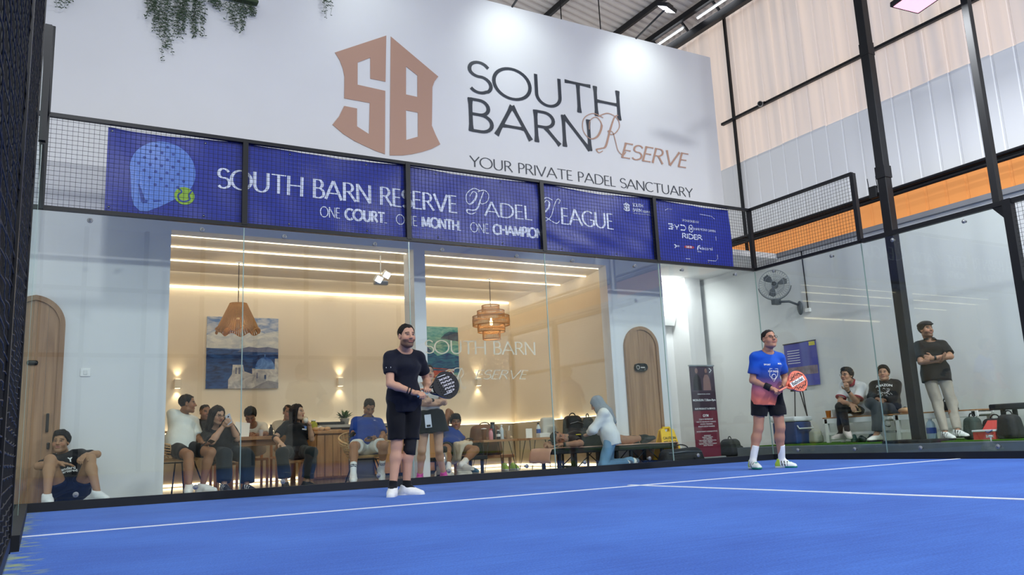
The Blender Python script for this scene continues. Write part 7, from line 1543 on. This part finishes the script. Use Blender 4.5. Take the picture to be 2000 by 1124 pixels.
for k in range(3):
    a = 2*math.pi*k/3 + 0.9; P = []
    for da, r in ((-0.10, 0.04), (-0.42, 0.12), (-0.45, 0.20), (-0.20, 0.235), (0.18, 0.22), (0.32, 0.14), (0.25, 0.05)): c = FX*math.cos(a + da) + FU*math.sin(a + da); P.append(FC + c*r + FD*0.02*math.sin(da*4))
    mb = MB(); n = len(P); mb.add([tuple(p) for p in P] + [tuple(p - FD*0.005) for p in P], [tuple(range(n)), tuple(range(2*n - 1, n - 1, -1))] + [(i, (i+1) % n, n + (i+1) % n, n + i) for i in range(n)]); mb.build('blade', 'fan_grey', t)
MB().tube([FC + FD*0.05, FC - FD*0.14], [0.045, 0.06], 14).build('motor', 'fan_grey', t)
MB().tube([FC + (FX*math.cos(a) + FU*math.sin(a))*(RF + 0.02) for a in [math.radians(-170 + 160*i/16) for i in range(17)]], 0.009, 6).build('yoke', 'fan_grey', t)
B_ = FC - FU*(RF + 0.06); MB().rbox(B_[0] - 0.08, B_[0] + 0.08, B_[1] - 0.05, B_[1] + 0.05, B_[2] - 0.05, B_[2] + 0.05, 0.012).build('tilt_box', 'fan_grey', t)
MB().tube([B_, V3((11.75, 0.90, 2.72)), V3((11.93, 0.86, 2.66))], 0.022, 8).build('arm', 'fan_grey', t); MB().ell((11.96, 0.85, 2.60), (0.035, 0.06, 0.13), 14).build('wall_bracket', 'fan_grey', t)
t = thing('cable_conduit', 'thin black conduit running down the wall beside the fan', 'conduit', (11.98, 0.68, 2.5)); MB().tube([(11.98, 0.70, 3.7), (11.98, 0.69, 3.0), (11.98, 0.69, 2.56)], 0.012, 6).build('pipe', 'black_steel', t); MB().rbox(11.95, 12.0, 0.64, 0.74, 2.50, 2.57, 0.006).build('outlet', 'white_plastic', t)
tag(MB().tube([(11.975, 3.45, 3.1), (11.975, 3.44, 2.4), (11.975, 3.42, 1.2)], 0.012, 6).build('cord', 'cup_pale'), 'pale cord hanging on the white wall above the roll-up banner', 'cord')
# poster on the wall and the tripod easel below it
mat('poster_blue', '4a4fa8', 0.35, var=0.15, scale=2.5); mat('poster_warm', '8a7a86', 0.5, var=0.5, scale=9); mat('poster_yellow', 'c9c048', 0.5)
t = thing('wall_poster', 'blue hanging poster with a photo strip on the wall behind the orange racket', 'poster', (11.97, 0.97, 1.2)); vs = []; fs = []
PY0, PY1, PZ0, PZ1 = 1.33, 0.60, 1.20, 1.98
def wv(y, z): return 11.965 + 0.008*math.sin(y*14) + 0.006*math.sin(z*7 + y*5)
def ppanel(y0, y1, z0, z1, m, name, off=0.0, n=10):
    vs = []; fs = []
    for j in range(n+1):
        for i in range(n+1): y = y0 + (y1-y0)*i/n; z = z0 + (z1-z0)*j/n; vs.append((wv(y, z) - off, y, z))
    k = len(vs); vs += [(x + 0.003, y, z) for x, y, z in vs]
    for j in range(n):
        for i in range(n): a = j*(n+1)+i; fs += [(a, a+1, a+n+2, a+n+1), (k+a, k+a+n+1, k+a+n+2, k+a+1)]
    return MB().add(vs, fs, True).build(name, m, t)
ppanel(PY0, PY1, PZ0, PZ1, 'poster_blue', 'sheet'); ppanel(PY0 - 0.02, PY1 + 0.02, 1.40, 1.55, 'poster_warm', 'photo_strip', 0.004); ppanel(0.74, 0.62, 1.90, 1.97, 'poster_yellow', 'corner_print', 0.004, 4)
for k in range(6): ppanel(1.25, 0.98, 1.62 + k*0.045, 1.63 + k*0.045, 'print_white', 'text_line', 0.004, 4)
MB().tube([(11.96, 1.34, 1.985), (11.96, 0.59, 1.985)], 0.008, 6).build('hanging_rod', 'black_steel', t)
t = thing('easel', 'black tripod easel standing behind the orange racket', 'easel', (11.6, 0.75, ZT))
for a, b in (((11.62, 0.86, 1.25), (11.55, 0.92, ZT)), ((11.62, 0.80, 1.25), (11.85, 0.76, ZT)), ((11.62, 0.72, 1.25), (11.55, 0.56, ZT))): MB().tube([a, b], 0.011, 6).build('leg', 'black_steel', t)
MB().rbox(11.59, 11.63, 0.62, 0.95, 1.10, 1.13, 0.004).build('ledge', 'black_steel', t); MB().tube([(11.62, 0.79, 1.2), (11.62, 0.79, 1.34)], 0.012, 6).build('mast', 'black_steel', t)
# cooler box
mat('cooler_blue', '1b3f78', 0.45); mat('cooler_white', 'dfe4e6', 0.45)
t = thing('cooler_box', 'blue cooler box with a white lid', 'cooler', (11.2, 0.66, ZT)); MB().rbox(11.02, 11.42, 0.42, 0.92, ZT, ZT + 0.37, 0.03).build('body', 'cooler_blue', t); MB().rbox(11.0, 11.44, 0.40, 0.94, ZT + 0.37, ZT + 0.45, 0.025).build('lid', 'cooler_white', t); MB().tube([(11.05, 0.40, ZT + 0.30), (11.05, 0.37, ZT + 0.25), (11.39, 0.37, ZT + 0.25), (11.39, 0.40, ZT + 0.30)], 0.012, 6).build('handle', 'cooler_white', t); MB().rbox(10.995, 11.02, 0.62, 0.72, ZT + 0.30, ZT + 0.40, 0.006).build('latch', 'cooler_white', t)
mat('sack_white', 'b9bcae', 0.8, bump=0.3)
bag('plastic_sack', 'pale plastic sack between the cooler and the bench', (11.38, 0.33, ZT + 0.11), (0.12, 0.09, 0.11), 'sack_white', 1.3, False)
bag('sports_bag', 'black sports bag on the floor behind the roll-up banner', (11.5, 2.45, 0.16), (0.26, 0.18, 0.16), 'bag_black', 0.5, True)
# benches
def bench(label, y0, y1, x0, x1):
    t = thing('bench', label, 'bench', ((x0+x1)/2, (y0+y1)/2, ZT), 'white benches with brown tops'); z = 0.61; n = 3; d = (x1-x0)/n
    for k in range(n): MB().rbox(x0 + k*d, x0 + (k+1)*d - 0.005, y0, y1, z - 0.02, z, 0.004).build('slat', 'table_wood', t)
    for x in (x0, x1 - 0.03): MB().rbox(x, x + 0.03, y0, y1, z - 0.10, z - 0.02, 0.004).build('rail', 'white_plastic', t)
    for y in (y0 + 0.03, y1 - 0.09):
        for x in (x0, x1 - 0.05): MB().rbox(x, x + 0.05, y, y + 0.06, ZT, z - 0.02, 0.005).build('leg', 'white_plastic', t)
        MB().rbox(x0 + 0.05, x1 - 0.05, y, y + 0.05, z - 0.08, z - 0.02, 0.003).build('end_rail', 'white_plastic', t)
    for x in (x0 + 0.02, x1 - 0.05): MB().rbox(x, x + 0.03, y0 + 0.06, y1 - 0.06, ZT + 0.12, ZT + 0.16, 0.003).build('stretcher', 'white_plastic', t)
bench('white bench with brown top under the two seated men', -1.12, 0.02, 11.22, 11.62); bench('white bench with brown top behind the leaning man', -2.55, -1.25, 11.25, 11.65)
cup('orange drink cup at the left end of the bench', 11.32, -0.03, 0.61, 0.11, 0.045, 'drink_orange'); cup('second orange drink cup beside the first on the bench', 11.42, -0.08, 0.61, 0.12, 0.045, 'drink_orange'); cup('clear cup with a pink drink on the bench', 11.30, -0.17, 0.61, 0.12, 0.042, 'cup_pale', drink='drink_pink')
t = thing('pouch', 'tan pouch with a black strap on the second bench', 'pouch', (11.4, -1.35, 0.61)); MB().ell((11.38, -1.38, 0.65), (0.06, 0.12, 0.045), 14).build('body', 'pastry', t); MB().tube([(11.36, -1.27, 0.66), (11.38, -1.38, 0.70), (11.38, -1.50, 0.65)], 0.008, 6).build('strap', 'black_matte', t)
bag('cap_bag', 'small black bag lying on the second bench behind the leaning man', (11.42, -2.02, 0.67), (0.15, 0.09, 0.07), 'bag_black', 1.4, True)
# big water bottle by the column
mat('gallon', '9fb8c8', 0.12, spec=0.7); t = thing('gallon_bottle', 'large clear water bottle with a blue label behind the column base', 'bottle', (11.0, -2.08, ZT)); GX, GYY = 10.98, -2.02
MB().lathe([(0.062, 0), (0.065, 0.02), (0.065, 0.20), (0.050, 0.25), (0.024, 0.28), (0.024, 0.295)], (GX, GYY, ZT), 20).build('body', 'gallon', t); MB().lathe([(0.028, 0.29), (0.028, 0.32), (0.02, 0.325)], (GX, GYY, ZT), 14).build('cap', 'cap_white', t); MB().lathe([(0.0665, 0.10), (0.0665, 0.18)], (GX, GYY, ZT), 20, cap=False).build('label_band', 'label_blue', t)
# bags at the far right, shoe box, black bench
bag('backpack', 'dark green backpack beside the end of the second bench', (11.05, -2.58, ZT + 0.15), (0.12, 0.11, 0.15), 'bag_green', 1.3, True, cat='backpack'); bag('sports_bag', 'dark sports bag half behind the red shoe box', (11.35, -2.72, ZT + 0.13), (0.20, 0.10, 0.14), 'bag_black', 1.4, True); bag('backpack', 'black backpack cut by the right edge of the picture', (10.95, -3.13, ZT + 0.15), (0.15, 0.13, 0.16), 'bag_black', 1.5, True, zip_=None, cat='backpack')
mat('box_red', 'c8453e', 0.6); mat('tissue', 'd9dce0', 0.8); t = thing('shoe_box', 'open red shoe box with white tissue', 'box', (10.9, -2.86, ZT)); MB().box(10.80, 11.02, -2.99, -2.72, ZT, ZT + 0.10).build('box', 'box_red', t); MB().rbox(10.79, 11.03, -3.0, -2.71, ZT + 0.10, ZT + 0.125, 0.006).build('tissue', 'tissue', t)
M = Matrix.Translation((11.03, -2.86, ZT + 0.12)) @ Matrix.Rotation(0.9, 4, 'Y'); MB().rbox(0.0, 0.03, -0.15, 0.15, -0.02, 0.20, 0.003, M).build('lid', 'box_red', t); MB().tube([(10.785, -2.90, ZT + 0.105), (10.785, -2.93, ZT + 0.085), (10.785, -2.99, ZT + 0.12)], 0.006, 5).build('tick_logo', 'label_blue', t); local_text('BOX', V3((10.80, -2.94, ZT + 0.04)), V3((0, -1, 0)), V3((0, 0, 1)), V3((-1, 0, 0)), 0.05, 'cup_pale', t, 'box_print', 0.003, 0.001)
t = thing('black_bench', 'black bench against the wall at the right edge', 'bench', (11.5, -3.1, ZT)); MB().rbox(11.3, 11.7, -4.2, -2.68, 0.58, 0.66, 0.02).build('seat', 'black_matte', t)
for y in (-2.86, -4.0):
    for x in (11.34, 11.62): MB().rbox(x, x + 0.05, y, y + 0.05, ZT, 0.58, 0.004).build('leg', 'black_matte', t)
# shoes under and before the bench
loose_shoe('dark green shoe on the turf in front of the bench, left one', 11.12, -0.62, ZT, 0.6, '1f4a40', '2f5a4a', group='green and black shoes before the bench'); loose_shoe('bright green soled shoe on its side before the bench', 11.10, -0.80, ZT, 1.2, '20302c', '4fc45a', tilt=0.9, group='green and black shoes before the bench'); loose_shoe('dark shoe beside the bright green soled one', 11.13, -0.92, ZT, 0.9, '1d2a33', 'c9ccd0', group='green and black shoes before the bench')
# small metal floor stud, router and camera
t = thing('access_point', 'small black wireless router with antennas on the black pipes', 'router', (11.85, -0.95, 4.1)); MB().rbox(11.86, 11.93, -1.04, -0.90, 4.14, 4.34, 0.008).build('case', 'black_steel', t)
for yy in (-0.89, -1.05): MB().tube([(11.9, yy, 4.30), (11.9, yy + 0.01, 4.50)], 0.007, 6).build('antenna', 'black_steel', t)
t = thing('security_camera', 'small bullet security camera on the upper rail of the cladding wall', 'camera', (11.95, 1.23, 6.68)); D = unit(V3((-0.7, -0.6, -0.25))); c = V3((11.93, 1.23, 6.67)); MB().tube([c, c + D*0.13], [0.05, 0.055], 14).build('housing', 'silver', t); MB().tube([c + D*0.128, c + D*0.136], 0.042, 14).build('lens', 'black_matte', t); MB().tube([(12.05, 1.23, 6.74), tuple(c)], 0.02, 6).build('bracket', 'black_steel', t)
t = thing('door_stop', 'small white hook standing on the kerb at the right', 'hook', (10.3, -3.2, 0.19)); MB().tube([(10.25, -3.27, 0.19), (10.25, -3.27, 0.25)], 0.008, 8).build('stem', 'white_plastic', t); MB().lathe([(0.018, 0), (0.022, 0.02)], (10.25, -3.27, 0.25), 12).build('head', 'white_plastic', t)
# ------------------------------------------------------------------ wall washers on the facade top
def washer(label, x, pw):
    t = thing('wall_washer', label, 'light', (x, FY, 7.25), 'wall-wash lamps on the facade'); a = V3((x, FY + 0.1, 7.25)); b = V3((x - 0.18, FY - 1.02, 7.27)); MB().tube([a, b], 0.018, 6).build('arm', 'black_steel', t)
    M = Matrix.Translation(tuple(b)) @ Matrix.Rotation(0.35, 4, 'Z') @ Matrix.Rotation(0.45, 4, 'X'); MB().rbox(-0.16, 0.16, -0.10, 0.10, -0.03, 0.03, 0.01, M).build('head', 'black_steel', t); MB().rbox(-0.14, 0.14, -0.08, 0.08, -0.036, -0.028, 0.003, M).build('lens', 'led_white', t); MB().rbox(-0.08, 0.08, -0.06, 0.06, 0.03, 0.06, 0.006, M).build('fins', 'black_steel', t)
    lamp('washer_lamp', 'SPOT', tuple(b + V3((0, 0.02, -0.05))), pw, (0.90, 1.0, 0.98), t, direction=(0.15, 0.9, -0.62), spot_size=1.9, spot_blend=1.0, shadow_soft_size=0.08)
for i, (x, pw) in enumerate(((8.78, 66), (6.30, 58), (3.9, 20), (1.4, 6))): washer(['wall-wash lamp on an arm at the right end of the white wall top', 'second wall-wash lamp along the white wall top', 'third wall-wash lamp along the white wall top', 'wall-wash lamp above the hanging vines'][i], x, pw)
# ------------------------------------------------------------------ hanging vines on the facade
mat('vine_leaf', '33492f', 0.6, var=0.35, scale=6); mat('vine_stem', '3a4a2c', 0.7)
def vine(label, x0, x1, ztop, strands, seed, profile):
    t = thing('hanging_vine', label, 'plant', ((x0+x1)/2, FY - 0.06, ztop - 0.5), 'artificial vines on the white wall'); rnd = random.Random(seed); st = MB(); lv = MB()
    for i in range(strands):
        f_ = rnd.random(); x = x0 + (x1-x0)*f_; L_ = profile(f_)*rnd.uniform(0.55, 1.05); y = FY - rnd.uniform(0.03, 0.12); P = []; n = max(4, int(L_/0.05))
        for k in range(n + 1): P.append((x + 0.015*math.sin(k*0.9 + i) + rnd.uniform(-0.004, 0.004), y + 0.008*math.sin(k*1.3), ztop - L_*k/n))
        st.tube(P, 0.002, 3, caps=False)
        for k in range(1, n + 1):
            for sgn in (-1, 1):
                if rnd.random() < 0.2: continue
                p = Vector(P[k]); d = Vector((sgn*rnd.uniform(0.5, 1), rnd.uniform(-0.6, 0.4), rnd.uniform(-0.9, 0.5))).normalized(); L2 = rnd.uniform(0.028, 0.045); q = d.cross(Vector((0, 1, 0.2))).normalized()*L2*0.20
                lv.add([p, p + d*L2*0.5 + q, p + d*L2, p + d*L2*0.5 - q], [(0, 1, 2, 3)])
    MB().rbox(x0 - 0.02, x1 + 0.02, FY - 0.13, FY - 0.02, ztop, ztop + 0.04, 0.01).build('planter', 'vine_stem', t)
    o = st.build('stems', 'vine_stem', t); o['kind'] = 'stuff'; o = lv.build('leaves', 'vine_leaf', t); o['kind'] = 'stuff'
vine('large green vine trailing down the white wall, the longest one', 0.98, 1.66, 6.28, 62, 1, lambda f: 0.50 + 0.62*math.exp(-((f - 0.36)/0.16)**2) + (0.10 if f > 0.5 else 0))
vine('green vine with a wide short tuft right of the longest one', 1.72, 2.30, 6.28, 40, 2, lambda f: 0.12 + 0.38*math.exp(-((f - 0.62)/0.22)**2) + 0.18*math.exp(-((f - 0.25)/0.12)**2))
vine('thin single vine strand near the gold emblem', 3.20, 3.30, 6.75, 6, 3, lambda f: 0.42)
vine('small vine tip at the top left beside the dark mesh', -0.02, 0.16, 6.1, 10, 4, lambda f: 0.42)
